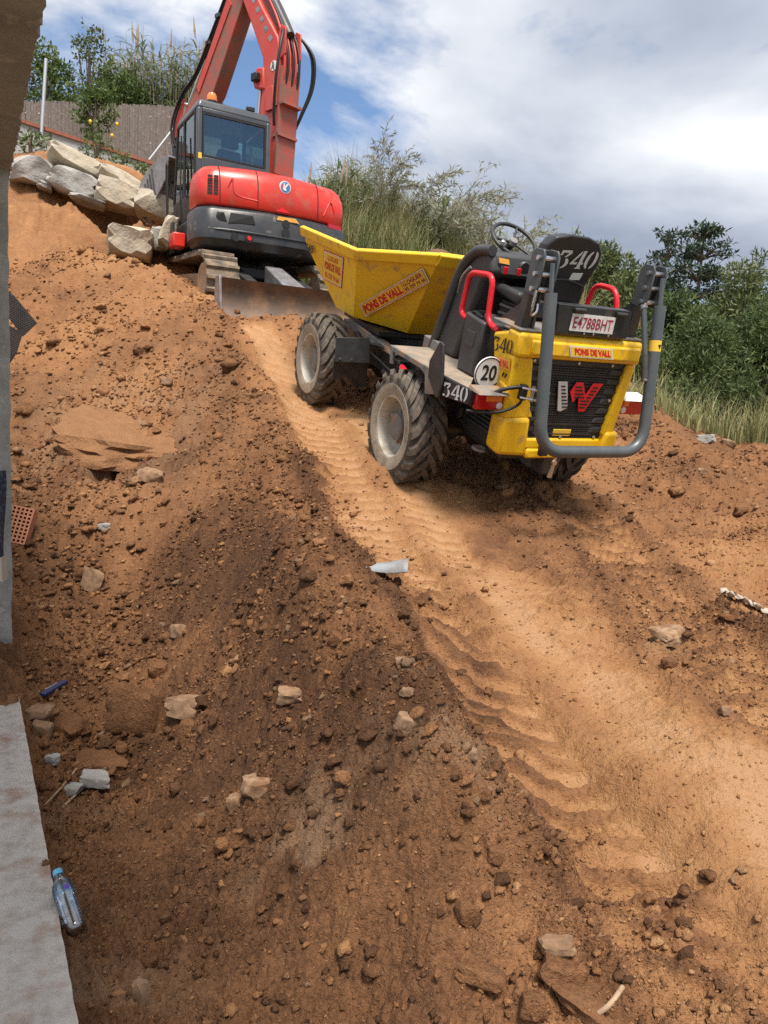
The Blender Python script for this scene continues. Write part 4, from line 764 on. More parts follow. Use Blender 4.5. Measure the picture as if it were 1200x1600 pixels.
# undercarriage
part('chassis', MB().box(-1.0, 1.0, -0.62, 0.62, 0.22, 0.42), M['black'], EX, bevel=0.04)
def track_path(n=56, x0=-1.42, x1=1.46, r0=0.33, r1=0.33, zc=0.35):
    pts = []; 
    for i in range(n):
        t = i/n; L = x1-x0; per = 2*L+2*math.pi*r0; s = t*per
        if s < L: p = (x0+s, zc-r0)
        elif s < L+math.pi*r0: a = (s-L)/r0; p = (x1+r0*math.sin(a), zc-r0*math.cos(a))
        elif s < 2*L+math.pi*r0: q = s-L-math.pi*r0; p = (x1-q, zc+r0-0.05*math.sin(math.pi*q/L)**2)
        else: a = (s-2*L-math.pi*r0)/r0; p = (x0-r0*math.sin(a), zc+r0*math.cos(a))
        pts.append(p)
    return pts
UC = Matrix.Translation((1.4, 0, 0)) @ Matrix.Rotation(R(-6.0), 4, 'Y') @ Matrix.Translation((-1.4, 0, 0))
def uc(name, mb, m, parent=EX, **k): mb.v = [tuple(UC @ Vector(v)) for v in mb.v]; return part(name, mb, m, parent, **k)
def track(sg):
    w0, w1 = 0.60, 1.05; pts = track_path(); n = len(pts); mb = MB(); vs = []
    for i, (x, z) in enumerate(pts):
        a = pts[i-1]; b = pts[(i+1) % n]; d = Vector((b[0]-a[0], b[1]-a[1])).normalized(); nx, nz = d.y, -d.x
        for o in (0.0, 0.045):
            vs += [(x+nx*o, w0*sg, z+nz*o), (x+nx*o, w1*sg, z+nz*o)]
    fs = []
    for i in range(n):
        j = (i+1) % n; a, b = 4*i, 4*j; fs += [(a, b, b+1, a+1), (a+2, a+3, b+3, b+2), (a, a+2, b+2, b), (a+1, b+1, b+3, a+3)]
    tr = uc('track', mb.add(vs, fs), M['track'])
    lm = MB().hexa([(-0.035, w0*sg, 0.0), (-0.035, w1*sg, 0.0), (0.035, w1*sg, 0.0), (0.035, w0*sg, 0.0), (-0.02, w0*sg, 0.032), (-0.02, w1*sg, 0.032), (0.02, w1*sg, 0.032), (0.02, w0*sg, 0.032)]).mesh('track_lug'); lm.materials.append(M['track'])
    for i in range(n):
        x, z = pts[i]; a = pts[i-1]; b = pts[(i+1) % n]; d = Vector((b[0]-a[0], b[1]-a[1])).normalized(); nx, nz = d.y, -d.x
        o = link('track_lug', lm, None, tr); o.matrix_basis = UC @ Matrix(((d.x, 0, nx, x+nx*0.044), (0, 1, 0, 0), (d.y, 0, nz, z+nz*0.044), (0, 0, 0, 1)))
    uc('track_frame', MB().prism([(-1.3, 0.24), (1.35, 0.24), (1.40, 0.46), (-1.30, 0.46)], 0.30, 'y', 0.82*sg), M['mud'], bevel=0.03)
    for x in (-1.42, 1.46): uc('idler', MB().lathe([(0.0, 0.66), (0.24, 0.66), (0.28, 0.74), (0.28, 0.92), (0.24, 1.0), (0.10, 1.0), (0.0, 0.98)] if sg > 0 else [(0.0, -0.66), (0.24, -0.66), (0.28, -0.74), (0.28, -0.92), (0.24, -1.0), (0.10, -1.0), (0.0, -0.98)], 20, 'y', (x, 0, 0.35)), M['mud'], smooth=40)
    for x in (-0.95, -0.45, 0.05, 0.55, 1.0): uc('roller', MB().lathe([(0.0, 0.68*sg), (0.10, 0.68*sg), (0.10, 0.98*sg), (0.0, 0.98*sg)], 14, 'y', (x, 0, 0.16)), M['mud'], smooth=40)
track(1); track(-1)
# dozer blade behind the machine
bl = []
for i in range(9):
    a = R(-38+76*i/8); bl.append((-2.50+0.42*(math.cos(a)-0.80), -0.27+0.36*math.sin(a)/math.sin(R(38))*0.66))
bmb = MB(); vs = []
for (x, z) in bl: vs += [(x, -1.12, z), (x, 1.06, z), (x+0.035, -1.12, z), (x+0.035, 1.06, z)]
m_ = len(bl); fs = []
for i in range(m_-1):
    a = 4*i; b = 4*i+4; fs += [(a, b, b+1, a+1), (a+2, a+3, b+3, b+2), (a, a+2, b+2, b), (a+1, b+1, b+3, a+3)]
fs += [(0, 1, 3, 2), (4*m_-4, 4*m_-2, 4*m_-1, 4*m_-3)]
blade = part('dozer_blade', bmb.add(vs, fs), M['rust'], EX, smooth=50)
for y in (1.07, -1.13): part('blade_end_plate', MB().prism([(-2.52, -0.53), (-2.34, -0.53), (-2.26, -0.26), (-2.30, 0.0), (-2.46, 0.0)], 0.03, 'y', y), M['bucket'], blade, bevel=0.006)
for y in (0.42, -0.42): part('blade_arm', MB().hexa([(-2.36, y-0.07, -0.30), (-2.36, y+0.07, -0.30), (-0.9, y+0.09, 0.24), (-0.9, y-0.09, 0.24), (-2.36, y-0.07, -0.12), (-2.36, y+0.07, -0.12), (-0.9, y+0.09, 0.42), (-0.9, y-0.09, 0.42)]), M['gun'], EX, bevel=0.015)
part('blade_bracket', MB().hexa([(-2.36, -0.16, -0.30), (-2.36, 0.16, -0.30), (-1.5, 0.13, 0.06), (-1.5, -0.13, 0.06), (-2.36, -0.16, -0.02), (-2.36, 0.16, -0.02), (-1.5, 0.13, 0.36), (-1.5, -0.13, 0.36)]), M['bucket'], EX, bevel=0.02)
# ------------------------------------------------------------------ site dumper
DP = empty('site_dumper', DM)
tag(DP, 'yellow four-wheel site dumper numbered 340 with roll bar folded down, on the ramp', 'dumper')
def dp(name, mb, m, parent=None, **k): return part(name, mb, m, parent or DP, **k)
def both(f):
    for s in (1, -1): f(s)
# --- wheels
RW, YW = 0.51, 0.805
def lug_mesh(sg):
    """one slanted tread bar from the middle of the tread to the shoulder (wheel axle = y, bar around theta 0 = +z)"""
    mb = MB(); vs = []; Rt = 0.478; cols = 7; hw = 0.033
    for i in range(cols):
        t = i/(cols-1); y = (-0.015+0.215*t)*sg; th = -0.30*t**1.25/0.5*0.85; r0 = Rt-0.01-0.050*max(0, t-0.72)/0.28; r1 = RW+0.004-0.055*max(0, (t-0.80)/0.20)**2; w = hw*(1.0+0.35*math.sin(math.pi*t))
        for r in (r0, r1):
            ww = w*(1.15 if r == r0 else 0.92)
            for q in (-1, 1):
                a = th+q*ww/Rt; vs.append((r*math.sin(a), y, r*math.cos(a)))
    fs = []
    for i in range(cols-1):
        a = 4*i; b = a+4; fs += [(a, b, b+1, a+1), (a+2, a+3, b+3, b+2), (a, a+2, b+2, b), (a+1, b+1, b+3, a+3)]
    fs += [(0, 1, 3, 2), (4*cols-4, 4*cols-2, 4*cols-1, 4*cols-3)]
    me = mb.add(vs, fs).mesh('tread_lug'); me.materials.append(M['rubber']); return me
LUG = {1: lug_mesh(1), -1: lug_mesh(-1)}
def wheel(x, sg, rot):
    w = empty('wheel'); w.parent = DP; w.matrix_basis = Matrix.Translation((x, YW*sg, 0.507)) @ (Matrix.Identity(4) if sg > 0 else Matrix.Rotation(math.pi, 4, 'Z')) @ Matrix.Rotation(rot, 4, 'Y') @ Matrix.Diagonal((1, 0.85, 1, 1))
    prof = [(0.275, 0.155), (0.29, 0.185), (0.33, 0.200), (0.385, 0.202)]
    part('sidewall', MB().lathe([(0.27, 0.13)]+prof+[(0.388, 0.19), (0.30, 0.12)], 48, 'y'), M['sidewall'], w, smooth=40)
    part('sidewall', MB().lathe([(0.27, -0.13)]+[(r, -h) for r, h in prof]+[(0.388, -0.19), (0.30, -0.12)], 48, 'y'), M['sidewall'], w, smooth=40)
    part('tyre', MB().lathe([(0.375, 0.200), (0.43, 0.193), (0.458, 0.172), (0.474, 0.12), (0.480, 0.0), (0.474, -0.12), (0.458, -0.172), (0.43, -0.193), (0.375, -0.200)], 64, 'y'), M['rubber'], w, smooth=40)
    part('rim', MB().lathe([(0.292, 0.175), (0.285, 0.182), (0.268, 0.178), (0.256, 0.150), (0.250, 0.05), (0.235, 0.0), (0.215, -0.02), (0.10, -0.02), (0.0, -0.02)], 40, 'y'), M['rim'], w, smooth=40)
    part('rim', MB().lathe([(0.292, -0.175), (0.285, -0.182), (0.268, -0.178), (0.256, -0.150), (0.250, -0.03), (0.0, -0.03)], 40, 'y'), M['rim'], w, smooth=40)
    part('hub', MB().lathe([(0.165, -0.02), (0.165, 0.03), (0.15, 0.06), (0.125, 0.075), (0.12, 0.115), (0.10, 0.13), (0.0, 0.13)], 24, 'y'), M['dusty'], w, smooth=40)
    for k in range(8):
        a = 2*math.pi*k/8; part('wheel_nut', MB().lathe([(0.0, 0.062), (0.014, 0.062), (0.014, 0.03)], 6, 'y', (0.142*math.cos(a), 0.02, 0.142*math.sin(a))), M['dusty'], w)
    part('valve', MB().tube([(0.20, -0.02, 0.06), (0.20, 0.06, 0.06)], 0.018, 8), M['rim'], w, smooth=40)
    n = 19
    for k in range(n):
        for s, o in ((1, 0.0), (-1, 0.5)):
            q = link('tread_lug', LUG[s], None, w); q.matrix_basis = Matrix.Rotation(2*math.pi*(k+o)/n, 4, 'Y')
    return w
for x in (0.0, 2.245):
    for sg in (1, -1): wheel(x, sg, 0.3*x+0.1*sg)
for x in (0.0, 2.245):
    dp('axle', MB().lathe([(0.0, -0.58), (0.11, -0.58), (0.12, -0.35), (0.075, -0.25), (0.075, -0.16), (0.17, -0.08), (0.17, 0.08), (0.075, 0.16), (0.075, 0.25), (0.12, 0.35), (0.11, 0.58), (0.0, 0.58)], 18, 'y', (x, 0, 0.507)), M['gun'], smooth=40)
# --- skip
A, B, C_, D_, E_, F_, G_ = (3.46, .80, 1.80), (3.38, .735, 1.60), (2.6, .57, 1.04), (2.05, .57, 1.05), (1.65, .82, 1.795), (.60, .44, 1.95), (1.43, .20, 1.05)
def mir(p): return (p[0], -p[1], p[2]-(0.13 if abs(p[2]-1.8) < 0.02 else 0.0))
sk = [A, B, C_, D_, E_, F_, G_]; sk2 = [mir(p) for p in sk]
smb = MB().add(sk+sk2, [(0, 4, 3, 2, 1), (4, 5, 6, 3), (7, 8, 9, 10, 11), (11, 10, 13, 12), (5, 12, 13, 6), (2, 3, 10, 9), (3, 6, 13, 10), (1, 2, 9, 8)])
skip = dp('skip', smb, M['yellow_skip']); so_ = skip.modifiers.new('solid', 'SOLIDIFY'); so_.thickness = 0.018; so_.offset = -1.0
b_ = skip.modifiers.new('bevel', 'BEVEL'); b_.width = 0.014; b_.segments = 2; b_.limit_method = 'ANGLE'; b_.angle_limit = R(12)
def rim_strip(name, P, Q, inn, h=0.115, out=0.028):
    """folded rim from P to Q, standing proud of the panel by out"""
    P, Q = Vector(P), Vector(Q); d = (Q-P).normalized(); up = Vector(inn); n = d.cross(up).normalized()
    n = -n if n.dot(Vector(((P.x+Q.x)/2-2.0, (P.y+Q.y)/2, 0))) < 0 else n
    t = Vector((0, 0, 0.012)); a0, a1 = P-n*0.03+t, Q-n*0.03+t; b0, b1 = P+n*out+t, Q+n*out+t; c0, c1 = P+n*out*0.9-up*h, Q+n*out*0.9-up*h; e0, e1 = P-n*0.02-up*(h+0.02), Q-n*0.02-up*(h+0.02)
    return dp(name, MB().hexa([e0, e1, c1, c0, a0, a1, b1, b0]), M['yellow_skip'], skip, bevel=0.012)
for f in (lambda p: p, mir):
    up1 = (Vector(f(E_))-Vector(f(D_))).normalized()
    rim_strip('skip_rim', f(A), f(E_), up1); rim_strip('skip_rim', f(E_), f(F_), (Vector(f(F_))-Vector(f(G_))).normalized()*0.5+up1*0.5)
rim_strip('skip_rim', F_, mir(F_), Vector((-0.55, 0, 0.83)))
dp('skip_floor_plate', MB().box(1.5, 2.5, -0.5, 0.5, 0.985, 1.03), M['black'], skip)
text_on('340', (3.385, .745, 1.535), (3.075, .753, 1.545), (3.335, .762, 1.635), M['ink'], skip, 0.006, 0.03, name='number_lettering')
# large diagonal sign on the rear left facet, small sign on the side
def facet_frame(q):         # q: 4 corners TL, BL, BR, TR -> p00, p10, p01
    return np.array(q[1]), np.array(q[2]), np.array(q[0])
bs = ((1.886, 0.595, 1.221), (1.852, 0.515, 1.108), (0.814, 0.381, 1.682), (0.849, 0.455, 1.782)); p00, p10, p01 = facet_frame(bs)
def rect(u0, v0, u1, v1): return [(u0, v0), (u1, v0), (u1, v1), (u0, v1)]
flat_on([rect(0, 0, 1, 1)], p00, p10, p01, M['white'], skip, 0.006, 'sign_face')
flat_on([rect(0.012, 0.06, 0.988, 0.94)], p00, p10, p01, M['red_plain'], skip, 0.0075, 'sign_border')
flat_on([rect(0.020, 0.10, 0.665, 0.90)], p00, p10, p01, M['yellow_sticker'], skip, 0.009, 'sign_field')
flat_on([rect(0.672, 0.10, 0.980, 0.90)], p00, p10, p01, M['yellow_sticker'], skip, 0.009, 'sign_field')
text_on('PONS DE VALL', p00, p10, p01, M['red_plain'], skip, 0.011, 0.055, (0.035, 0.18, 0.65, 0.82))
text_on('LLOGUER', p00, p10, p01, M['darkred'], skip, 0.011, 0.03, (0.69, 0.54, 0.96, 0.84))
text_on('93 759 74 66', p00, p10, p01, M['darkred'], skip, 0.011, 0.03, (0.685, 0.17, 0.97, 0.45))
ss = ((2.719, 0.760, 1.652), (2.956, 0.640, 1.296), (2.301, 0.652, 1.308), (2.085, 0.771, 1.661)); p00, p10, p01 = facet_frame(ss)
flat_on([rect(0, 0, 1, 1)], p00, p10, p01, M['red_plain'], skip, 0.006, 'sign_border')
flat_on([rect(0.03, 0.03, 0.97, 0.97)], p00, p10, p01, M['white'], skip, 0.0075, 'sign_border')
flat_on([rect(0.06, 0.055, 0.94, 0.945)], p00, p10, p01, M['yellow_sticker'], skip, 0.009, 'sign_field')
text_on('LLOGUER', p00, p10, p01, M['red_plain'], skip, 0.011, 0.01, (0.24, 0.72, 0.78, 0.88))
text_on('PONS DE VALL', p00, p10, p01, M['red_plain'], skip, 0.011, 0.04, (0.10, 0.40, 0.92, 0.66))
text_on('93 759 74 66', p00, p10, p01, M['red_plain'], skip, 0.011, 0.01, (0.14, 0.12, 0.86, 0.30))
# --- front frame under the skip
dp('front_frame', MB().hexa([(1.10, -0.42, 0.60), (1.10, 0.42, 0.60), (2.75, 0.40, 0.62), (2.75, -0.40, 0.62), (1.10, -0.42, 0.84), (1.10, 0.42, 0.84), (2.75, 0.40, 0.90), (2.75, -0.40, 0.90)]), M['black'], bevel=0.02)
dp('swivel_ring', MB().lathe([(0.0, 0.86), (0.40, 0.86), (0.42, 0.90), (0.42, 0.96), (0.38, 0.985), (0.0, 0.985)], 32, 'z', (1.95, 0, 0)), M['gun'], smooth=40)
dp('tipping_beam', MB().hexa([(1.15, 0.40, 0.87), (1.15, 0.50, 0.87), (2.40, 0.50, 0.87), (2.40, 0.40, 0.87), (1.25, 0.40, 0.93), (1.25, 0.50, 0.93), (2.34, 0.50, 0.985), (2.34, 0.40, 0.985)]), M['dusty'], bevel=0.01)
both(lambda s: dp('mudguard', MB().plate([(1.46, 0.99*s, 0.945), (1.46, 0.62*s, 0.965), (1.40, 0.60*s, 0.71), (1.42, 0.985*s, 0.70)], 0.016), M['plastic'], bevel=0.004))
both(lambda s: dp('mudflap', MB().plate([(1.435, 0.99*s, 0.73), (1.435, 0.60*s, 0.73), (1.49, 0.56*s, 0.42), (1.47, 0.72*s, 0.44), (1.46, 0.80*s, 0.55), (1.45, 0.97*s, 0.50)], 0.014), M['plastic']))
for k in range(3): dp('mudguard_bolt', MB().lathe([(0.0, -0.012), (0.012, -0.012), (0.012, 0.01)], 8, 'x', (1.415, 0.93-0.13*k, 0.735)), M['chrome'])
dp('joint_housing', MB().box(0.55, 1.15, -0.28, 0.28, 0.50, 0.86), M['black'], bevel=0.04)
both(lambda s: dp('steering_ram', MB().tube([(0.35, 0.36*s, 0.66), (1.35, 0.44*s, 0.64)], 0.035, 10), M['gun'], smooth=40))
dp('red_lock_pin', MB().tube([(0.50, 0.62, 0.86), (0.66, 0.60, 0.88)], 0.030, 8), M['red_rail'], smooth=40)
dp('front_hose', MB().tube(smooth_path([(2.0, 0.52, 0.90), (1.7, 0.56, 0.86), (1.35, 0.50, 0.90), (1.1, 0.40, 0.80), (0.8, 0.36, 0.74)], 6), 0.018, 8), M['ink'], smooth=50)
dp('front_hose', MB().tube(smooth_path([(2.1, 0.50, 0.86), (1.75, 0.52, 0.80), (1.3, 0.52, 0.76), (0.9, 0.44, 0.66)], 6), 0.016, 8), M['ink'], smooth=50)
# --- rear frame, deck, fenders
dp('rear_frame', MB().box(-1.05, 0.62, -0.48, 0.48, 0.62, 1.0), M['black'], bevel=0.02)
dk = dp('deck_plate', MB().prism([(0.40, 0.86), (-0.36, 0.86), (-1.0, 0.86), (-1.0, -0.86), (0.40, -0.86)], 0.03, 'z', 1.135), M['deck'], bevel=0.006)
both(lambda s: dp('fender', MB().prism([(0.42, 1.145), (0.38, 0.985), (0.33, 0.99), (0.355, 1.10), (-0.20, 1.105), (-0.30, 1.08), (-0.36, 0.93), (-0.50, 0.97), (-0.52, 1.155)], 0.03, 'y', 0.868*s), M['dusty'], bevel=0.005))
both(lambda s: dp('fender_panel', MB().prism([(-0.52, 0.985), (-1.03, 1.06), (-1.03, 1.175), (-0.52, 1.155)], 0.03, 'y', 0.866*s), M['black'], bevel=0.006))
both(lambda s: dp('fender_underside', MB().hexa([(-0.34, 0.56*s, 0.95), (-0.34, 0.85*s, 0.95), (-0.36, 0.85*s, 1.118), (-0.36, 0.56*s, 1.118), (-0.50, 0.56*s, 0.97), (-0.50, 0.85*s, 0.97), (-0.50, 0.85*s, 1.118), (-0.50, 0.56*s, 1.118)]), M['black']))
both(lambda s: dp('fender_end', MB().box(-1.03, -0.995, 0.60, 0.85, 1.045, 1.172) if s > 0 else MB().box(-1.03, -0.995, -0.85, -0.60, 1.045, 1.172), M['black'], bevel=0.006))
def st340(p00, p10, p01, m, parent, name='number_stencil'): return flat_on(stencil340(), p00, p10, p01, m, parent, 0.004, name)
st340((-0.645, 0.882, 1.005), (-1.015, 0.882, 1.072), (-0.640, 0.882, 1.120), M['stencil'], DP)
dp('corner_guard', MB().prism([(-0.50, 1.41), (-0.56, 1.40), (-0.645, 1.155), (-0.635, 0.985), (-0.60, 0.975), (-0.415, 1.095), (-0.39, 1.22)], 0.022, 'y', 0.905), M['plastic'], bevel=0.006)
# tail lamps with housings
def tail_lamp(s):
    y0, y1 = (0.59, 0.84) if s > 0 else (-0.84, -0.59); lo = dp('tail_lamp', MB().box(-1.075, -1.03, y0, y1, 1.035, 1.165), M['lens_red'], bevel=0.012)
    ym = y0+(y1-y0)*(0.42 if s > 0 else 0.58)
    part('indicator_lens', MB().box(-1.079, -1.05, min(ym, y0 if s > 0 else y1)+0.02, max(ym, y0 if s > 0 else y1)-0.02 if s < 0 else ym+0.06, 1.105, 1.155), M['lens_orange'], lo, bevel=0.006)
    part('reflector', MB().lathe([(0.0, -0.012), (0.026, -0.008), (0.030, 0.004)], 14, 'x', (-1.076, y0+0.035 if s > 0 else y1-0.035, 1.075)), M['white'], lo, smooth=40)
    part('lamp_cover', MB().hexa([(-1.13, y0-0.01, 1.17), (-1.13, y1+0.02, 1.17), (-0.96, y1+0.02, 1.17), (-0.96, y0-0.01, 1.17), (-1.11, y0, 1.185), (-1.11, y1+0.01, 1.185), (-0.96, y1+0.01, 1.20), (-0.96, y0, 1.20)]), M['white'] if s < 0 else M['dusty'], lo)
tail_lamp(1); tail_lamp(-1)
# speed disc
ds = dp('speed_disc', MB().lathe([(0.0, -0.008), (0.122, -0.008), (0.126, 0.0), (0.122, 0.008), (0.0, 0.008)], 36, 'x', (-0.93, 0.69, 1.29)), M['white'], smooth=40)
dp('disc_ring', MB().lathe([(0.113, -0.0105), (0.121, -0.0105), (0.121, -0.0085), (0.113, -0.0085)], 36, 'x', (-0.93, 0.69, 1.29)), M['ink'], ds)
text_on('20', (-0.93, 0.757, 1.228), (-0.93, 0.621, 1.228), (-0.93, 0.757, 1.353), M['ink'], ds, 0.011, 0.025)
dp('disc_bracket', MB().plate([(-0.918, 0.61, 1.155), (-0.918, 0.82, 1.155), (-0.918, 0.80, 1.26), (-0.918, 0.62, 1.30)], 0.01), M['ink'], ds)
# engine side panel, hoses, tow eye
dp('engine_side_panel', MB().hexa([(-1.02, -0.545, 0.66), (-1.02, 0.545, 0.66), (-0.42, 0.545, 0.72), (-0.42, -0.545, 0.72), (-1.02, -0.545, 1.05), (-1.02, 0.545, 1.05), (-0.36, 0.545, 1.05), (-0.36, -0.545, 1.05)]), M['black'], bevel=0.02)
for k in range(5): dp('cooling_rib', MB().box(-0.95, -0.55, 0.54, 0.565, 0.80+0.035*k, 0.815+0.035*k), M['plastic'], bevel=0.004)
for k in range(4): dp('coiled_hose', MB().tube([(-0.46+0.03*math.cos(t*1.1), 0.56+0.02*math.sin(t*1.1), 0.74+0.02*t+0.02*k) for t in range(12)], 0.009, 6), M['ink'], smooth=50)
dp('tow_eye', MB().tube([(-0.84+0.06*math.cos(2*math.pi*k/16), 0.55+0.05*math.sin(2*math.pi*k/16), 0.630) for k in range(16)], 0.014, 8, closed=True), M['dusty'], smooth=50)
# --- rear hood
HX = -1.10
hd = dp('rear_hood', MB().hexa([(-0.985, -0.585, 1.19), (-0.985, 0.60, 1.19), (-0.86, 0.60, 1.26), (-0.86, -0.585, 1.26), (-0.985, -0.60, 1.645), (-0.985, 0.605, 1.645), (-0.74, 0.605, 1.57), (-0.74, -0.60, 1.57)]), M['yellow'], bevel=0.03, seg=3)
# frame around the grille: posts, header, sill
dp('hood_post', MB().hexa([(-1.105, 0.325, 0.98), (-1.10, 0.57, 0.98), (-0.93, 0.57, 0.98), (-0.93, 0.36, 0.98), (-1.10, 0.425, 1.47), (-1.095, 0.60, 1.47), (-0.93, 0.60, 1.47), (-0.93, 0.455, 1.47)]), M['yellow'], hd, bevel=0.025, seg=3)
dp('hood_post', MB().hexa([(-1.13, -0.545, 0.86), (-1.14, -0.42, 0.86), (-0.93, -0.42, 0.86), (-0.93, -0.545, 0.86), (-1.11, -0.595, 1.47), (-1.12, -0.505, 1.47), (-0.93, -0.505, 1.47), (-0.93, -0.595, 1.47)]), M['yellow'], hd, bevel=0.025, seg=3)
dp('hood_header', MB().hexa([(-1.135, -0.598, 1.468), (-1.135, 0.603, 1.468), (-0.93, 0.603, 1.468), (-0.93, -0.598, 1.468), (-1.115, -0.60, 1.648), (-1.115, 0.606, 1.648), (-0.93, 0.606, 1.652), (-0.93, -0.60, 1.652)]), M['yellow'], hd, bevel=0.03, seg=3)
dp('hood_header_fold', MB().hexa([(-1.150, -0.565, 1.500), (-1.150, 0.50, 1.500), (-1.12, 0.50, 1.49), (-1.12, -0.565, 1.49), (-1.140, -0.565, 1.60), (-1.140, 0.50, 1.60), (-1.11, 0.50, 1.61), (-1.11, -0.565, 1.61)]), M['yellow'], hd, bevel=0.012)
dp('hood_sill', MB().hexa([(-1.115, -0.50, 0.735), (-1.115, 0.36, 0.735), (-0.93, 0.36, 0.735), (-0.93, -0.50, 0.735), (-1.11, -0.50, 0.825), (-1.11, 0.36, 0.825), (-0.93, 0.36, 0.825), (-0.93, -0.50, 0.825)]), M['yellow'], hd, bevel=0.02)
dp('bumper_corner', MB().hexa([(-1.125, 0.285, 0.665), (-1.12, 0.575, 0.68), (-0.93, 0.585, 0.70), (-0.93, 0.285, 0.70), (-1.125, 0.325, 1.0), (-1.12, 0.60, 1.0), (-0.96, 0.61, 1.01), (-0.96, 0.325, 1.0)]), M['yellow'], hd, bevel=0.04, seg=3)
dp('bumper_corner', MB().hexa([(-1.16, -0.575, 0.70), (-1.17, -0.415, 0.70), (-0.93, -0.415, 0.72), (-0.93, -0.575, 0.72), (-1.15, -0.59, 0.90), (-1.16, -0.445, 0.90), (-0.95, -0.445, 0.90), (-0.95, -0.59, 0.90)]), M['yellow'], hd, bevel=0.03, seg=3)
dp('bumper_lip', MB().hexa([(-1.13, -0.02, 0.655), (-1.13, 0.30, 0.655), (-0.95, 0.28, 0.67), (-0.95, -0.02, 0.67), (-1.125, -0.08, 0.74), (-1.125, 0.30, 0.74), (-0.95, 0.30, 0.74), (-0.95, -0.08, 0.74)]), M['yellow'], hd, bevel=0.02)
# grille: dark back, mesh made of bars, ribs and bolts
gr = dp('grille', MB().hexa([(-1.085, -0.44, 0.815), (-1.085, 0.345, 0.815), (-1.00, 0.345, 0.815), (-1.00, -0.44, 0.815), (-1.065, -0.53, 1.475), (-1.065, 0.46, 1.475), (-1.00, 0.46, 1.475), (-1.00, -0.53, 1.475)]), M['ink'])
for k in range(34):
    t = (k+0.5)/34; z = 0.825+0.645*t; y0 = -0.43-0.09*t; y1 = 0.335+0.115*t; x = -1.089+0.020*t
    o = dp('grille_wire', MB().box(x-0.006, x+0.003, y0, y1, z-0.0045, z+0.0045), M['plastic'], gr)
for k in range(36):
    t = (k+0.5)/36; yb = -0.43+0.765*t; yt = -0.52+0.97*t
    dp('grille_wire', MB().plate([(-1.0915, yb-0.003, 0.825), (-1.0915, yb+0.003, 0.825), (-1.0715, yt+0.003, 1.47), (-1.0715, yt-0.003, 1.47)], 0.005), M['plastic'], gr)
for k in range(7):
    t = (k+0.5)/7; z = 0.86+0.57*t; yR = -0.435-0.085*t; x = -1.092+0.019*t
    dp('grille_rib', MB().hexa([(x-0.012, yR, z-0.018), (x-0.012, yR+0.12+0.02*(k % 2), z-0.018), (x+0.004, yR+0.15, z-0.025), (x+0.004, yR, z-0.025), (x-0.012, yR, z+0.018), (x-0.012, yR+0.10, z+0.018), (x+0.004, yR+0.13, z+0.025), (x+0.004, yR, z+0.025)]), M['plastic'], gr)
    dp('grille_rib', MB().box(x-0.012, x+0.004, 0.26+0.10*t, 0.34+0.11*t, z-0.016, z+0.016), M['plastic'], gr)
    dp('grille_band', MB().box(x-0.008, x+0.004, yR+0.1, 0.26+0.1*t, z-0.045, z-0.034), M['plastic'], gr)
dp('grille_top_band', MB().box(-1.083, -1.066, -0.52, 0.45, 1.425, 1.47), M['plastic'], gr)
for (y, z) in ((-0.02, 1.445), (-0.36, 1.445), (-0.42, 1.16), (-0.37, 0.84), (-0.02, 0.84), (0.32, 0.84), (0.38, 1.16), (0.41, 1.445)):
    dp('grille_bolt', MB().lathe([(0.0, -0.012), (0.012, -0.010), (0.014, 0.0)], 10, 'x', (-1.098 if z < 1.3 else -1.084, y, z)), M['chrome'], gr, smooth=40)
dp('engine_fan_part', MB().box(-1.098, -1.086, -0.12, 0.06, 0.845, 0.90), M['yellow_sticker'], gr, bevel=0.004)
# big letter emblem on the grille
def emblem(poly, m, slots):
    e = dp('emblem', MB().plate([(-1.104, y, z) for y, z in poly], 0.012), m, gr, bevel=0.002)
    for a, b, z in slots: dp('emblem_slot', MB().box(-1.1125, -1.1105, min(a, b), max(a, b), z-0.0058, z+0.0058), M['ink'], gr)
emblem([(0.146, 1.296), (0.059, 1.300), (-0.040+0.035, 1.094), (-0.005+0.0, 1.085), (0.055, 1.055), (0.045+0.04, 1.061)], M['logo_grey'], [(0.118-0.010*k-0.005, 0.072-0.013*k, 1.262-0.028*k) for k in range(7)])
emblem([(-0.035, 1.298), (-0.100, 1.298), (-0.155, 1.19), (-0.205, 1.297), (-0.302, 1.297), (-0.185, 1.060), (-0.125, 1.060), (-0.085, 1.20), (-0.045, 1.13), (0.005, 1.215)], M['logo_red'], [(-0.030+0.008*0-0.005*k, -0.098-0.016*k, 1.262-0.028*k) for k in range(4)]+[(-0.205+0.012*k, -0.262+0.015*k, 1.262-0.028*k) for k in range(4)]+[(-0.115-0.004*k, -0.212+0.014*k, 1.15-0.028*k) for k in range(3)])
# sticker on the header, left hood lettering
p00, p10, p01 = (-1.152, 0.135, 1.508), (-1.152, -0.290, 1.508), (-1.1435, 0.165, 1.590)
flat_on([rect(0, 0, 1, 1)], p00, p10, p01, M['white'], hd, 0.003, 'sticker'); flat_on([rect(0.02, 0.09, 0.98, 0.91)], p00, p10, p01, M['yellow_sticker'], hd, 0.0045, 'sticker')
text_on('PONS DE VALL', p00, p10, p01, M['red_plain'], hd, 0.006, 0.06, (0.10, 0.20, 0.94, 0.82))
st340((-0.80, 0.6105, 1.435), (-1.06, 0.6105, 1.468), (-0.79, 0.6105, 1.545), M['ink'], hd)
p00, p10, p01 = (-0.90, 0.6105, 1.335), (-1.085, 0.6105, 1.355), (-0.875, 0.6105, 1.41)
flat_on([rect(0, 0, 1, 1)], p00, p10, p01, M['orange_sticker'], hd, 0.003, 'sticker'); text_on('DE VALL', p00, p10, p01, M['red_plain'], hd, 0.006, 0.035, (0.15, 0.15, 0.95, 0.85))
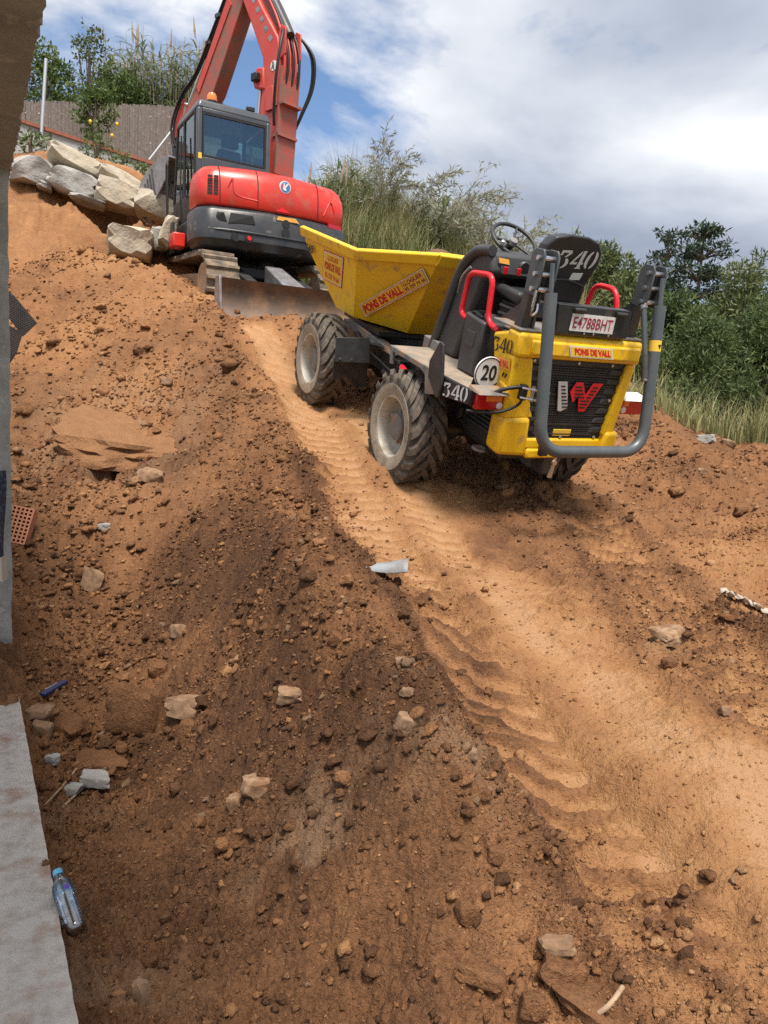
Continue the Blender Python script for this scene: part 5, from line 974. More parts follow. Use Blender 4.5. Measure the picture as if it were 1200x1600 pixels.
for k in range(2): dp('marking_bar', MB().plate([(-1.00-0.035*k, 0.612, 1.285), (-1.02-0.035*k, 0.612, 1.288), (-1.03-0.035*k, 0.612, 1.325), (-1.01-0.035*k, 0.612, 1.322)], 0.003), M['ink'], hd)
dp('hood_side_lower', MB().hexa([(-1.10, 0.30, 0.99), (-1.12, 0.585, 0.99), (-1.02, 0.585, 0.99), (-1.02, 0.30, 0.99), (-1.09, 0.40, 1.22), (-1.095, 0.602, 1.22), (-0.87, 0.602, 1.27), (-0.87, 0.40, 1.27)]), M['yellow'], hd, bevel=0.015)
dp('hood_top_plate', MB().box(-1.09, -0.70, -0.60, 0.60, 1.652, 1.672), M['dusty'], bevel=0.006)
# hose loop and latch clamp
dp('loop_hose', MB().tube(smooth_path([(-1.03, 0.78, 1.10), (-1.10, 0.66, 1.205), (-1.14, 0.56, 1.245), (-1.16, 0.50, 1.25)], 6), 0.016, 8), M['ink'], smooth=50)
dp('loop_hose', MB().tube(smooth_path([(-1.03, 0.88, 1.015), (-1.08, 0.72, 1.02), (-1.12, 0.60, 1.05), (-1.15, 0.50, 1.12), (-1.16, 0.49, 1.22)], 6), 0.012, 8), M['ink'], smooth=50)
dp('clamp_block', MB().box(-1.19, -1.13, 0.475, 0.525, 1.155, 1.275), M['ink'], bevel=0.008)
for z in (1.18, 1.255): dp('clamp_bolt', MB().tube([(-1.18, 0.53, z), (-1.30, 0.36, z)], 0.009, 8), M['chrome'], smooth=40)
dp('clamp_bolt', MB().tube([(-1.22, 0.455, 1.16), (-1.22, 0.455, 1.28)], 0.012, 8), M['chrome'], smooth=40)
# --- number plate board
pb = dp('plate_board', MB().hexa([(-1.13, -0.385, 1.672), (-1.13, 0.315, 1.672), (-1.02, 0.315, 1.672), (-1.02, -0.385, 1.672), (-1.12, -0.365, 1.885), (-1.12, 0.335, 1.885), (-1.02, 0.335, 1.885), (-1.02, -0.365, 1.885)]), M['black'], bevel=0.006)
pl = dp('number_plate', MB().plate([(-1.134, 0.20, 1.70), (-1.134, -0.222, 1.70), (-1.129, -0.219, 1.828), (-1.129, 0.20, 1.828)], 0.006), M['white'], pb)
text_on('E4788BHT', (-1.136, 0.19, 1.708), (-1.136, -0.212, 1.708), (-1.131, 0.19, 1.820), M['darkred'], pb, 0.004, 0.012, (0.03, 0.12, 0.97, 0.88))
for y in (0.15, -0.26): dp('plate_lamp', MB().lathe([(0.0, -0.055), (0.016, -0.05), (0.018, 0.0), (0.016, 0.05), (0.0, 0.055)], 12, 'y', (-1.14, y, 1.855)), M['plastic'], pb, smooth=40)
for y in (0.05, -0.04, -0.19): dp('plate_screw', MB().lathe([(0.0, -0.006), (0.009, -0.005), (0.009, 0.002)], 8, 'x', (-1.132, y, 1.687)), M['chrome'], pb)
# --- folded roll bar
def rops(s):
    y = 0.52*s; up = dp('roll_bar_post', MB().hexa([(-1.03, y-0.045, 1.66), (-1.03, y+0.045, 1.66), (-0.93, y+0.045, 1.66), (-0.93, y-0.045, 1.66), (-1.06, y-0.035, 2.235), (-1.06, y+0.035, 2.235), (-0.985, y+0.035, 2.235), (-0.985, y-0.035, 2.235)]), M['gun'], bevel=0.008)
    dp('post_gusset', MB().prism([(-1.05, 1.665), (-0.62, 1.665), (-0.95, 1.90), (-1.045, 2.0)], 0.02, 'y', y-0.052*s), M['gun'], up)
    for d in (-0.062, 0.062): dp('hinge_plate', MB().prism([(-1.00, 1.93), (-1.13, 1.92), (-1.16, 2.00), (-1.15, 2.20), (-1.12, 2.24), (-1.03, 2.24), (-0.99, 2.20)], 0.016, 'y', y+d), M['steel'], up, bevel=0.004)
    for (x, z) in ((-1.10, 2.18), (-1.10, 2.07), (-1.10, 1.965)): dp('hinge_bolt', MB().tube([(x, y-0.092, z), (x, y+0.092, z)], 0.018, 8), M['chrome'], up, smooth=40)
    dp('pin_chain', MB().tube(smooth_path([(-1.16, y+0.08, 1.965), (-1.17, y+0.09, 1.86), (-1.16, y+0.07, 1.79), (-1.17, y+0.04, 1.82), (-1.15, y+0.03, 1.87)], 5), 0.008, 6), M['chrome'], up, smooth=50)
    for k in range(9):
        z = 1.95-0.015*k; dp('chain_link', MB().tube([(-1.17+0.008*math.cos(2*math.pi*q/8), y+0.085+0.008*math.sin(2*math.pi*q/8)*(k % 2), z+0.011*math.sin(2*math.pi*q/8)) for q in range(8)], 0.003, 5, closed=True), M['chrome'], up)
rops(1); rops(-1)
bar = dp('roll_bar', MB().tube(bend_path([(-1.17, 0.525, 2.16), (-1.235, 0.524, 1.955), (-1.52, 0.500, 0.895), (-1.54, 0.30, 0.875), (-1.54, -0.30, 0.875), (-1.52, -0.500, 0.895), (-1.235, -0.524, 1.955), (-1.17, -0.525, 2.16)], 0.20, 10), 0.018, 6), M['steel'], smooth=50)
bpth = bend_path([(-1.232, 0.523, 1.965), (-1.525, 0.505, 0.875), (-1.525, -0.505, 0.875), (-1.232, -0.523, 1.965)], 0.22, 12)
dp('roll_bar_tube', MB().tube(bpth, 0.046, 18), M['steel'], bar, smooth=50)
dp('warning_sticker', MB().lathe([(0.0475, -0.04), (0.0475, 0.04)], 18, 'z').__class__().tube([(-1.300, -0.5193, 1.713), (-1.322, -0.5180, 1.632)], 0.0472, 18, caps=False), M['yellow_sticker'], bar, smooth=50)
dp('warning_mark', MB().plate([(-1.3545, -0.535, 1.695), (-1.3565, -0.505, 1.695), (-1.362, -0.52, 1.655)], 0.003), M['ink'], bar)
gs = dp('gas_strut', MB().tube([(-1.16, -0.435, 1.925), (-1.30, -0.455, 1.60)], 0.022, 10), M['steel'], smooth=40)
dp('strut_rod', MB().tube([(-1.30, -0.455, 1.60), (-1.365, -0.46, 1.43)], 0.030, 10), M['gun'], gs, smooth=40)
for p in ((-1.16, -0.435, 1.93), (-1.37, -0.462, 1.42)): dp('strut_ball', MB().lathe([(0.0, -0.03), (0.022, -0.02), (0.022, 0.02), (0.0, 0.03)], 10, 'y', p), M['chrome'], gs, smooth=40)
# --- handrails
def rail(y, pts): dp('handrail', MB().tube(bend_path([(x, y, z) for x, z in pts], 0.09, 6), 0.023, 12), M['red_rail'], smooth=50)
rail(0.55, [(-0.24, 1.56), (-0.13, 1.58), (-0.145, 1.92), (-0.50, 1.955), (-0.555, 1.60), (-0.74, 1.575)])
rail(-0.55, [(-0.37, 1.62), (-0.36, 1.77), (-0.405, 1.975), (-0.68, 1.985), (-0.76, 1.80), (-0.78, 1.66)])
# --- console, steering, tool box
cs = dp('console', MB().prism([(0.46, 1.15), (0.31, 1.50), (0.20, 1.88), (0.06, 2.06), (-0.05, 2.12), (-0.24, 2.115), (-0.32, 1.95), (-0.20, 1.88), (-0.10, 1.55), (0.02, 1.15)], 0.86, 'y', 0.02), M['console'], bevel=0.04, seg=3)
dp('console_edge', MB().tube(bend_path([(0.40, 0.46, 1.15), (0.27, 0.46, 1.53), (0.17, 0.46, 1.90), (-0.02, 0.46, 2.09), (-0.26, 0.45, 2.12)], 0.14, 6), 0.045, 10), M['console'], cs, smooth=50)
dp('console_foot', MB().box(0.22, 0.52, 0.36, 0.50, 1.12, 1.24), M['dusty'], cs, bevel=0.01)
dp('dash_panel', MB().plate([(-0.262, 0.37, 2.085), (-0.262, -0.30, 2.085), (-0.322, -0.30, 1.955), (-0.322, 0.37, 1.955)], 0.012), M['plastic'], cs, bevel=0.004)
ga = dp('gauge', MB().lathe([(0.0, -0.012), (0.046, -0.012), (0.054, -0.004), (0.054, 0.02)], 20, 'x', (-0.305, 0.14, 2.02)), M['gun'], cs, smooth=40)
dp('gauge_face', MB().lathe([(0.0, -0.003), (0.040, -0.003), (0.040, 0.0)], 20, 'x', (-0.318, 0.14, 2.02)), M['ink'], cs)
for y in (0.33, 0.20): dp('rocker_switch', MB().box(-0.335, -0.315, y-0.018, y+0.018, 1.955, 2.015), M['red_rail'], cs, bevel=0.004)
dp('dash_sticker', MB().plate([(-0.290, 0.40, 2.075), (-0.290, 0.30, 2.07), (-0.302, 0.29, 2.03), (-0.302, 0.39, 2.035)], 0.004), M['orange_sticker'], cs)
dp('console_cap', MB().box(-0.148, -0.128, 0.34, 0.43, 1.72, 1.80), M['ink'], cs, bevel=0.01)
dp('dash_handle', MB().tube(bend_path([(0.06, 0.50, 1.72), (0.02, 0.52, 1.86), (-0.06, 0.50, 1.95)], 0.05), 0.014, 8), M['dusty'], cs, smooth=50)
SW = Matrix.Translation((-0.03, 0.115, 2.205)) @ Matrix.Rotation(R(-33), 4, 'Y')
def sw(name, mb, m, parent=None, **k): mb.v = [tuple(SW @ Vector(v)) for v in mb.v]; return dp(name, mb, m, parent, **k)
wl_ = sw('steering_wheel', MB().tube([(0.205*math.cos(2*math.pi*k/36), 0.205*math.sin(2*math.pi*k/36), 0) for k in range(36)], 0.017, 10, closed=True), M['plastic'], smooth=50)
for a in (90, 210, 330): sw('spoke', MB().tube([(0.03*math.cos(R(a)), 0.03*math.sin(R(a)), -0.02), (0.20*math.cos(R(a)), 0.20*math.sin(R(a)), 0)], 0.011, 8), M['plastic'], wl_, smooth=50)
sw('wheel_hub', MB().lathe([(0.0, 0.01), (0.035, 0.005), (0.045, -0.03), (0.0, -0.03)], 16, 'z'), M['dusty'], wl_, smooth=40)
sw('steering_column', MB().tube([(0, 0, -0.03), (0.06, 0, -0.22)], 0.035, 10), M['plastic'], wl_, smooth=40)
sw('steering_knob', MB().lathe([(0.0, 0.065), (0.018, 0.055), (0.02, 0.03), (0.008, 0.0)], 10, 'z', (-0.10, 0.175, 0)), M['chrome'], wl_, smooth=40)
tb = dp('tool_box', MB().hexa([(-0.58, 0.22, 1.155), (-0.58, 0.60, 1.155), (-0.31, 0.60, 1.155), (-0.31, 0.22, 1.155), (-0.585, 0.22, 1.60), (-0.585, 0.60, 1.60), (-0.28, 0.60, 1.63), (-0.28, 0.22, 1.63)]), M['console'], bevel=0.02)
dp('box_panel', MB().box(-0.50, -0.37, 0.60, 0.606, 1.38, 1.50), M['console'], tb, bevel=0.004)
dp('box_cap', MB().lathe([(0.0, 0.03), (0.03, 0.03), (0.034, 0.0)], 14, 'z', (-0.36, 0.50, 1.625)), M['ink'], tb, smooth=40)
dp('box_strap', MB().tube(smooth_path([(-0.33, 0.56, 1.63), (-0.40, 0.57, 1.645), (-0.50, 0.56, 1.62)], 4), 0.012, 6), M['ink'], tb)
dp('seat_platform', MB().hexa([(-0.98, -0.50, 1.15), (-0.98, 0.50, 1.15), (-0.25, 0.34, 1.15), (-0.25, -0.34, 1.15), (-0.98, -0.50, 1.60), (-0.98, 0.50, 1.60), (-0.22, 0.34, 1.54), (-0.22, -0.34, 1.54)]), M['black'], bevel=0.02)
dp('platform_lid', MB().hexa([(-0.96, -0.46, 1.602), (-0.96, 0.47, 1.602), (-0.18, 0.33, 1.545), (-0.18, -0.33, 1.545), (-0.96, -0.46, 1.622), (-0.96, 0.47, 1.622), (-0.18, 0.33, 1.565), (-0.18, -0.33, 1.565)]), M['dusty'], bevel=0.006)
# --- seat
sb = dp('seat_base', MB().box(-0.68, -0.26, -0.18, 0.26, 1.59, 1.70), M['gun'], bevel=0.015)
for k in range(4): dp('bellows_fold', MB().box(-0.67+0.008*(k % 2), -0.255-0.008*(k % 2), -0.19, 0.275-0.008*(k % 2), 1.63+0.032*k, 1.657+0.032*k), M['plastic'] if k % 2 else M['dusty'], sb, bevel=0.008)
seat = dp('seat_cushion', MB().hexa([(-0.70, -0.20, 1.74), (-0.70, 0.29, 1.74), (-0.14, 0.27, 1.765), (-0.14, -0.18, 1.765), (-0.68, -0.19, 1.84), (-0.68, 0.28, 1.84), (-0.16, 0.25, 1.875), (-0.16, -0.16, 1.875)]), M['seatcloth'], bevel=0.04, seg=3)
dp('arm_pad', MB().hexa([(-0.62, 0.27, 1.76), (-0.62, 0.36, 1.76), (-0.22, 0.36, 1.82), (-0.22, 0.27, 1.82), (-0.62, 0.27, 1.86), (-0.62, 0.36, 1.86), (-0.22, 0.36, 1.885), (-0.22, 0.27, 1.885)]), M['plastic'], seat, bevel=0.03, seg=3)
bpr = [(0.26, 1.80), (0.285, 2.00), (0.315, 2.15), (0.315, 2.25), (0.27, 2.315), (0.15, 2.345), (-0.02, 2.345), (-0.13, 2.315), (-0.19, 2.25), (-0.20, 2.16), (-0.16, 2.00), (-0.14, 1.80)]
bk_ = MB(); n = len(bpr)
def bx_(z): return -0.60-0.24*(z-1.8)
vs = [(bx_(z)-0.10, y, z) for y, z in bpr]+[(bx_(z)-0.085, 0.06+(y-0.06)*1.06, 2.07+(z-2.07)*1.03) for y, z in bpr]+[(bx_(z)+0.02, 0.06+(y-0.06)*1.04, 2.07+(z-2.07)*1.02) for y, z in bpr]
fs = [tuple(range(n))]+[(i, n+i, n+(i+1) % n, (i+1) % n) for i in range(n)]+[(n+i, 2*n+i, 2*n+(i+1) % n, n+(i+1) % n) for i in range(n)]+[tuple(range(3*n-1, 2*n-1, -1))]
back = dp('seat_backrest', bk_.add(vs, fs), M['seatcloth'], bevel=0.025, seg=3)
dp('backrest_seam', MB().tube(smooth_path([(bx_(1.99)-0.106, 0.27, 1.985), (bx_(2.0)-0.108, 0.06, 2.02), (bx_(1.99)-0.106, -0.14, 1.985)], 5), 0.008, 6), M['ink'], back)
def bq(y, z): return np.array((bx_(z)-0.102, y, z))
st340(bq(0.215, 2.095), bq(-0.155, 2.125), bq(0.195, 2.235), M['stencil'], back)
dp('care_label', MB().plate([bq(0.02, 2.02), bq(-0.08, 2.03), bq(-0.09, 2.085), bq(0.01, 2.075)], 0.004), M['white'], back)
dp('seat_bracket', MB().box(-0.74, -0.60, -0.12, 0.24, 1.70, 1.84), M['gun'], seat, bevel=0.02)
dp('side_wing', MB().hexa([(-0.70, -0.19, 1.78), (-0.70, -0.13, 1.78), (-0.45, -0.15, 1.78), (-0.45, -0.21, 1.78), (-0.74, -0.19, 2.0), (-0.74, -0.13, 2.0), (-0.60, -0.15, 1.95), (-0.60, -0.21, 1.95)]), M['seatcloth'], back, bevel=0.03)
# underside hitch between the wheels at the rear
dp('hitch', MB().prism([(-1.10, 0.50), (-0.95, 0.50), (-0.90, 0.70), (-1.12, 0.70)], 0.16, 'y', 0.0), M['gun'], bevel=0.015)
dp('hitch_pin', MB().tube([(-1.10, -0.02, 0.48), (-1.10, -0.02, 0.72)], 0.022, 8), M['chrome'], smooth=40)
dp('hitch_bolt', MB().lathe([(0.0, -0.02), (0.022, -0.018), (0.024, 0.0)], 10, 'x', (-1.165, 0.03, 0.64)), M['chrome'], smooth=40)
dp('rubber_buffer', MB().hexa([(-1.19, 0.13, 0.70), (-1.19, 0.21, 0.70), (-1.15, 0.21, 0.70), (-1.15, 0.13, 0.70), (-1.185, 0.13, 0.79), (-1.185, 0.22, 0.79), (-1.15, 0.22, 0.79), (-1.15, 0.13, 0.79)]), M['ink'], hd, bevel=0.01)
# soil left in the skip
def skip_soil():
    n = 26; vs = []; fs = []
    for i in range(n):
        for j in range(n):
            u = i/(n-1); v = j/(n-1)*2-1; x = 0.98+u*1.7; hwid = float(0.33+0.27*sstep(1.0, 1.9, x))
            z = 1.72+0.20*math.exp(-((x-1.35)/0.5)**2)*(1-v*v)-0.12*abs(v)-0.10*max(0, x-2.0)+0.05*float(fbm(np.array([x]), np.array([v]), 4.0, 4, 3)[0])+0.20*max(0, 1.2-x)
            vs.append(DM @ Vector((x, v*hwid, z)))
    for i in range(n-1):
        for j in range(n-1): fs.append((i*n+j, (i+1)*n+j, (i+1)*n+j+1, i*n+j+1))
    o = part('soil_load', MB().add(vs, fs), M['clod'], None, smooth=60); tag(o, 'brown soil heaped inside the yellow dumper skip', 'soil')
skip_soil()
# ------------------------------------------------------------------ plants
def unit(v): return v/np.maximum(np.linalg.norm(v, axis=-1, keepdims=True), 1e-9)
def leaf_tris(P, D, L, Wd, rng):
    """narrow triangles at points P along directions D: two triangles forming a bent kite (V 4 each)"""
    n = len(P); r = unit(np.cross(D, rng.normal(size=(n, 3)))); mid = P+D*(L*0.5)[:, None]; up = unit(np.cross(D, r))
    V = np.stack([P, mid+r*(Wd*0.5)[:, None], P+D*L[:, None]-up*(L*0.12)[:, None], mid-r*(Wd*0.5)[:, None]], 1).reshape(-1, 3)
    return V
def quads(n): return np.arange(n*4).reshape(n, 4)
def clump_points(clumps, per, rng, flat=1.0, shell=0.55):
    out = []; cen = []; 
    for c, r in clumps:
        k = max(6, int(per*(r[0]*r[1]*r[2])**(2/3))); d = unit(rng.normal(size=(k, 3))); rad = shell+(1-shell)*rng.random(k)**0.7
        out.append(np.array(c)+d*rad[:, None]*np.array(r)); cen.append(d)
    return np.concatenate(out), np.concatenate(cen)
def crown_mesh(name, clumps, per, L, Wd, m, rng, up=0.35, jitter=0.9, shell=0.55, tone_lo=0.15, tone_hi=0.85):
    P, D = clump_points(clumps, per, rng, 1.0, shell); n = len(P)
    ct = np.concatenate([np.full(max(6, int(per*(r[0]*r[1]*r[2])**(2/3))), rng.uniform(-0.2, 0.2)) for c, r in clumps])
    dirs = unit(D+rng.normal(size=(n, 3))*jitter+np.array([0, 0, up])); LL = L*rng.uniform(0.6, 1.3, n); WW = Wd*rng.uniform(0.6, 1.3, n)
    V = leaf_tris(P, dirs, LL, WW, rng); tone = np.repeat(np.clip(rng.uniform(tone_lo, tone_hi, n)+ct, 0, 1), 4)
    return npmesh(name, V, quads(n), m, {'tone': tone})
def limb(mb, a, b, r0, r1, sag=0.0, n=5, seg=6):
    pts = []; a = Vector(a); b = Vector(b)
    for i in range(n+1):
        t = i/n; p = a.lerp(b, t); p.z += sag*math.sin(math.pi*t); pts.append(p)
    mb.tube(pts, [r0+(r1-r0)*i/n for i in range(n+1)], seg)
def tree(name, base, top, half, depth, kind, seed, label, cat='tree', group=None, crown_from=0.35, ncl=46, per=90, L=0.20, Wd=0.07, m='pine', clr=(0.16, 0.30), lean=0.0):
    """base: ground point, top: height of the crown top above it, half: crown half width"""
    rng = np.random.default_rng(seed); rr = random.Random(seed); root = empty(name, Matrix.Translation(base)); z0 = top*crown_from; zc = (z0+top)/2; hz = (top-z0)/2
    clumps = []; tips = []
    for k in range(ncl):
        d = rng.normal(size=3); d /= np.linalg.norm(d); d[2] = d[2] if d[2] > -0.5 else -d[2]; q = rng.uniform(0.72, 1.0)
        wid = 1.0-0.25*max(0, d[2]); r = half*rng.uniform(*clr); c = np.array([d[0]*half*wid*q+lean*(zc+d[2]*hz*q), d[1]*depth*wid*q, zc+d[2]*hz*q*0.92]); clumps.append((c, (r*1.15, r*1.1, r*0.85))); tips.append(c)
    for k in range(ncl//4):
        d = rng.normal(size=3)*0.35; clumps.append((np.array([d[0]*half, d[1]*depth, zc+d[2]*hz]), (half*0.34, depth*0.34, hz*0.3)))
    tr = MB(); limb(tr, (0, 0, -0.3), (lean*zc, 0, zc+hz*0.55), 0.035*top*0.5+0.05, 0.03, 0, 7, 8)
    for c in tips[::2]:
        s = rr.uniform(0.35, 0.75)*min(c[2], zc+hz*0.5); limb(tr, (lean*s, 0, s*0.9), c*0.93+np.array([0, 0, 0]), 0.012*top*0.35, 0.012, -0.05*half, 4, 5)
    part('trunk', tr, M['bark'], root, smooth=60)
    link('crown', crown_mesh('crown', clumps, per, L, Wd, M[m], rng), None, root)
    return tag(root, label, cat, group)
def ground_pt(px, Y, z): q = at(px, 600, Y); return Vector((q.x, Y, H+z))
def tree_px(name, pxc, pytop, Y, zbase, halfpx, label, seed, **k):
    t = at(pxc, pytop, Y); b = Vector((t.x, Y, H+zbase)); half = halfpx/FPX*Y; return tree(name, b, t.z-b.z, half, half*0.95, None, seed, label, **k)
PG = 'trees on the hillside behind the dumper'
PK = dict(per=1500, L=0.17, Wd=0.045, m='pine', group=PG, clr=(0.22, 0.40))
tree_px('pine_tree', 1105, 470, 21, -5.5, 78, 'broad bushy pine right of the folded roll bar, nearest of the hillside trees', 101, ncl=60, crown_from=0.12, **PK)
tree_px('pine_tree', 1215, 440, 22, -5.5, 85, 'tall bushy pine cut off by the right edge of the picture', 102, ncl=60, crown_from=0.10, **PK)
tree_px('pine_tree', 1000, 478, 23, -5.0, 68, 'pine seen through the folded roll bar, behind the right handrail', 103, ncl=44, crown_from=0.10, **PK)
tree_px('young_pine', 1165, 580, 16.5, -4.2, 52, 'low dark young pine behind the grass at the right', 104, ncl=40, crown_from=0.05, **PK)
tree_px('young_pine', 1070, 560, 17.5, -4.4, 40, 'low young pine between the roll bar and the grass bank', 105, ncl=34, crown_from=0.05, **PK)
PF = dict(per=430, L=0.34, Wd=0.11, group=PG, clr=(0.22, 0.40))
tree_px('stone_pine', 945, 378, 42, -6, 72, 'round-topped dark tree on the skyline right of the seat', 106, ncl=60, crown_from=0.15, m='oak', **PF)
tree_px('stone_pine', 1010, 418, 38, -6, 66, 'dark green tree behind the right handrail below the cedars', 107, ncl=56, crown_from=0.12, m='pine', **PF)
tree_px('stone_pine', 985, 398, 36, -6, 56, 'green tree filling the gap between skyline tree and cedar', 113, ncl=50, crown_from=0.12, m='oak', **PF)
tree_px('stone_pine', 1060, 428, 34, -6, 54, 'dark tree under the slender cedar, behind the roll bar post', 114, ncl=50, crown_from=0.12, m='pine', **PF)
tree_px('stone_pine', 890, 408, 46, -6, 50, 'far tree on the skyline between steering wheel and seat', 111, ncl=50, crown_from=0.15, m='oak', **PF)
tree_px('olive_tree', 1165, 395, 30, -6, 70, 'light olive-green feathery tree below the cedar at the right edge', 108, ncl=60, crown_from=0.2, m='oak', per=520, L=0.26, Wd=0.07, group=PG, clr=(0.22, 0.40))
tree_px('poplar_tree', 1190, 368, 33, -6, 22, 'thin feathery treetop rising at the right edge of the picture', 109, ncl=34, crown_from=0.3, m='oak', per=600, L=0.28, Wd=0.06, group=PG, clr=(0.3, 0.5))
tree_px('stone_pine', 800, 412, 50, -5, 60, 'far rounded tree behind the steering wheel', 112, ncl=40, crown_from=0.15, m='oak', **PF)
def cedar(pxc, pytop, Y, zb, halfpx, seed, label, tiers, start, fill):
    rng = np.random.default_rng(seed); t = at(pxc, pytop, Y); b = Vector((t.x, Y, H+zb)); top = t.z-b.z; half = halfpx/FPX*Y; root = empty('cedar_tree', Matrix.Translation(b)); tr = MB(); limb(tr, (0, 0, -0.5), (0.1, 0, top*0.97), 0.30, 0.05, 0, 8, 8); clumps = []
    for k in range(tiers):
        f = k/(tiers-1); z = top*(start+(0.985-start)*f); w = half*(1.0-0.62*f**3)*rng.uniform(0.75, 1.1)
        for a in range(fill):
            an = rng.uniform(0, 2*math.pi); ext = w*rng.uniform(0.55, 1.0); tip = np.array([math.cos(an)*ext, math.sin(an)*ext, z+rng.uniform(-0.2, 0.3)])
            limb(tr, (0, 0, z-0.4), tip, 0.07, 0.02, 0.15, 4, 5)
            for q in (0.45, 0.72, 1.0): clumps.append((tip*np.array([q, q, 1])+np.array([0, 0, 0.05-0.1*(1-q)]), (ext*0.22+0.12, ext*0.22+0.12, 0.10)))
    part('trunk', tr, M['bark'], root, smooth=60); link('crown', crown_mesh('crown', clumps, 330, 0.28, 0.09, M['cedar'], rng, 0.1, 0.6, 0.2), None, root); return tag(root, label, 'tree', PG)
cedar(1098, 356, 38, -6, 84, 201, 'spreading cedar with flat layered branches, tallest tree on the skyline', 9, 0.52, 12)
cedar(1043, 366, 41, -6, 46, 202, 'slender cedar with bare trunk and flat crown left of the big cedar', 8, 0.66, 7)
# --- reeds, grass and scrub
def blades(name, P, h, w, lean, m, rng, seg=3, tone=(0.1, 0.9), spread=0.35, bias=(0, 0)):
    n = len(P); a = rng.uniform(0, 2*math.pi, n); dx = np.cos(a)+bias[0]; dy = np.sin(a)+bias[1]; hh = h*rng.uniform(0.45, 1.25, n)*(0.62+1.3*np.clip(fbm(P[:, 0], P[:, 1], 1.1, 3, 4)+0.35, 0, 1)); ln = hh*lean*rng.uniform(0.2, 1.0, n); side = np.stack([-np.sin(a+0.6), np.cos(a+0.6), np.zeros(n)], 1); ww = w*rng.uniform(0.6, 1.3, n); rows = []
    for s in range(seg+1):
        t = s/seg; c = P+np.stack([dx*ln*t**2, dy*ln*t**2, hh*t-0.35*ln*t**3], 1); q = ww*(1-t)**0.8*0.5+0.0006; rows += [c-side*q[:, None], c+side*q[:, None]]
    V = np.stack(rows, 1).reshape(-1, 3); st = 2*(seg+1); base = (np.arange(n)*st)[:, None]; F = np.concatenate([base+np.array([[2*s, 2*s+1, 2*s+3, 2*s+2]]) for s in range(seg)], 0)
    return npmesh(name, V, F, M[m], {'tone': np.repeat(np.clip(rng.uniform(*tone, n), 0, 1), st)})
def scatter_px(n, x0, x1, Y0, Y1, rng, zf=None):
    Y = rng.uniform(Y0, Y1, n); px = rng.uniform(x0, x1, n); r = np.array([ray(p, 640).x/ray(p, 640).y for p in px]); X = r*Y; Z = ground(X, Y) if zf is None else zf(X, Y); return np.stack([X, Y, Z], 1)
rg = np.random.default_rng(5)
P = np.concatenate([scatter_px(5200, 935, 1260, 9.2, 13.5, rg), scatter_px(900, 1180, 1290, 8.9, 10, rg)])
keep = P[:, 2] > -3+H; tag(link('bank_grass', blades('bank_grass', P[keep], 0.42, 0.015, 0.6, 'drygrass', rg, 3)), 'pale dry grass along the edge of the bank at the right', 'grass', kind='stuff')
P = scatter_px(420, 940, 1260, 9.6, 12.5, rg); tag(link('seed_stalks', blades('seed_stalks', P, 0.75, 0.016, 0.35, 'drygrass', rg, 3, (0.7, 1.0))), 'taller bleached stalks standing in the bank grass', 'grass', kind='stuff')
P = scatter_px(15000, 425, 900, 14.0, 17.6, rg); tag(link('scrub_grass', blades('scrub_grass', P, 0.95, 0.017, 0.55, 'drygrass', rg, 3, (0.05, 0.95))), 'tall green and straw-coloured scrub grass on the bank behind the machines', 'grass', kind='stuff')
P = scatter_px(1400, 430, 700, 13.6, 16.5, rg); tag(link('green_weeds', blades('green_weeds', P, 0.85, 0.03, 0.8, 'leaf', rg, 3)), 'leafy green weeds in the scrub behind the yellow skip', 'weeds', kind='stuff')
def reeds(name, pts, hgt, label, seed, plume=0.25):
    rng = np.random.default_rng(seed); rr = random.Random(seed); mb = MB(); pl = MB(); LP = []; LD = []
    for p in pts:
        h = hgt*rr.uniform(0.65, 1.15); lx, ly = rr.uniform(-0.10, 0.14), rr.uniform(-0.1, 0.1); b = Vector(p); t = b+Vector((lx*h, ly*h, h)); mid = b.lerp(t, 0.5)-Vector((lx*h*0.15, 0, 0)); mb.tube([b, mid, t], [0.011, 0.009, 0.004], 4, caps=False)
        for k in range(15):
            f = 0.2+0.78*k/15; q = b.lerp(t, f); LP.append(tuple(q)); a = rr.uniform(0, 6.28); LD.append((math.cos(a)*0.75+lx, math.sin(a)*0.75, 0.75-0.3*rr.random()))
        if rr.random() < plume: pl.tube([t, t+Vector((lx*0.3, 0, 0.18)), t+Vector((lx*0.7, 0, 0.52))], [0.012, 0.034, 0.006], 5, caps=False)
    n = len(LP); LP = np.array(LP); D = unit(np.array(LD)); L = rng.uniform(0.30, 0.62, n); side = unit(np.cross(D, np.array([0, 0, 1.0]))); w = rng.uniform(0.014, 0.032, n); rows = []
    for s in range(4):
        t = s/3; c = LP+D*(L*t)[:, None]-np.array([0, 0, 1])*(L*0.55*t*t)[:, None]; q = w*(1-t)**0.7+0.0005; rows += [c-side*q[:, None], c+side*q[:, None]]
    V = np.stack(rows, 1).reshape(-1, 3); base = (np.arange(n)*8)[:, None]; F = np.concatenate([base+np.array([[2*s, 2*s+1, 2*s+3, 2*s+2]]) for s in range(3)], 0)
    root = empty(name, Matrix.Identity(4)); tag(root, label, 'reeds', kind='stuff')
    part('canes', mb, M['cane'], root); link('reed_leaves', npmesh('reed_leaves', V, F, M['reed'], {'tone': np.repeat(rng.random(n), 8)}), None, root)
    if pl.v: part('plumes', pl, M['plume'], root)
def reed_pts(n, x0, x1, Y0, Y1, rng, ztop): return [(p[0], p[1], ztop) for p in scatter_px(n, x0, x1, Y0, Y1, rng)]
reeds('reed_bed', reed_pts(560, 160, 320, 21.2, 23.8, rg, H+6.3), 3.2, 'tall green reeds with brown plumes behind the heather fence', 31, 0.07)
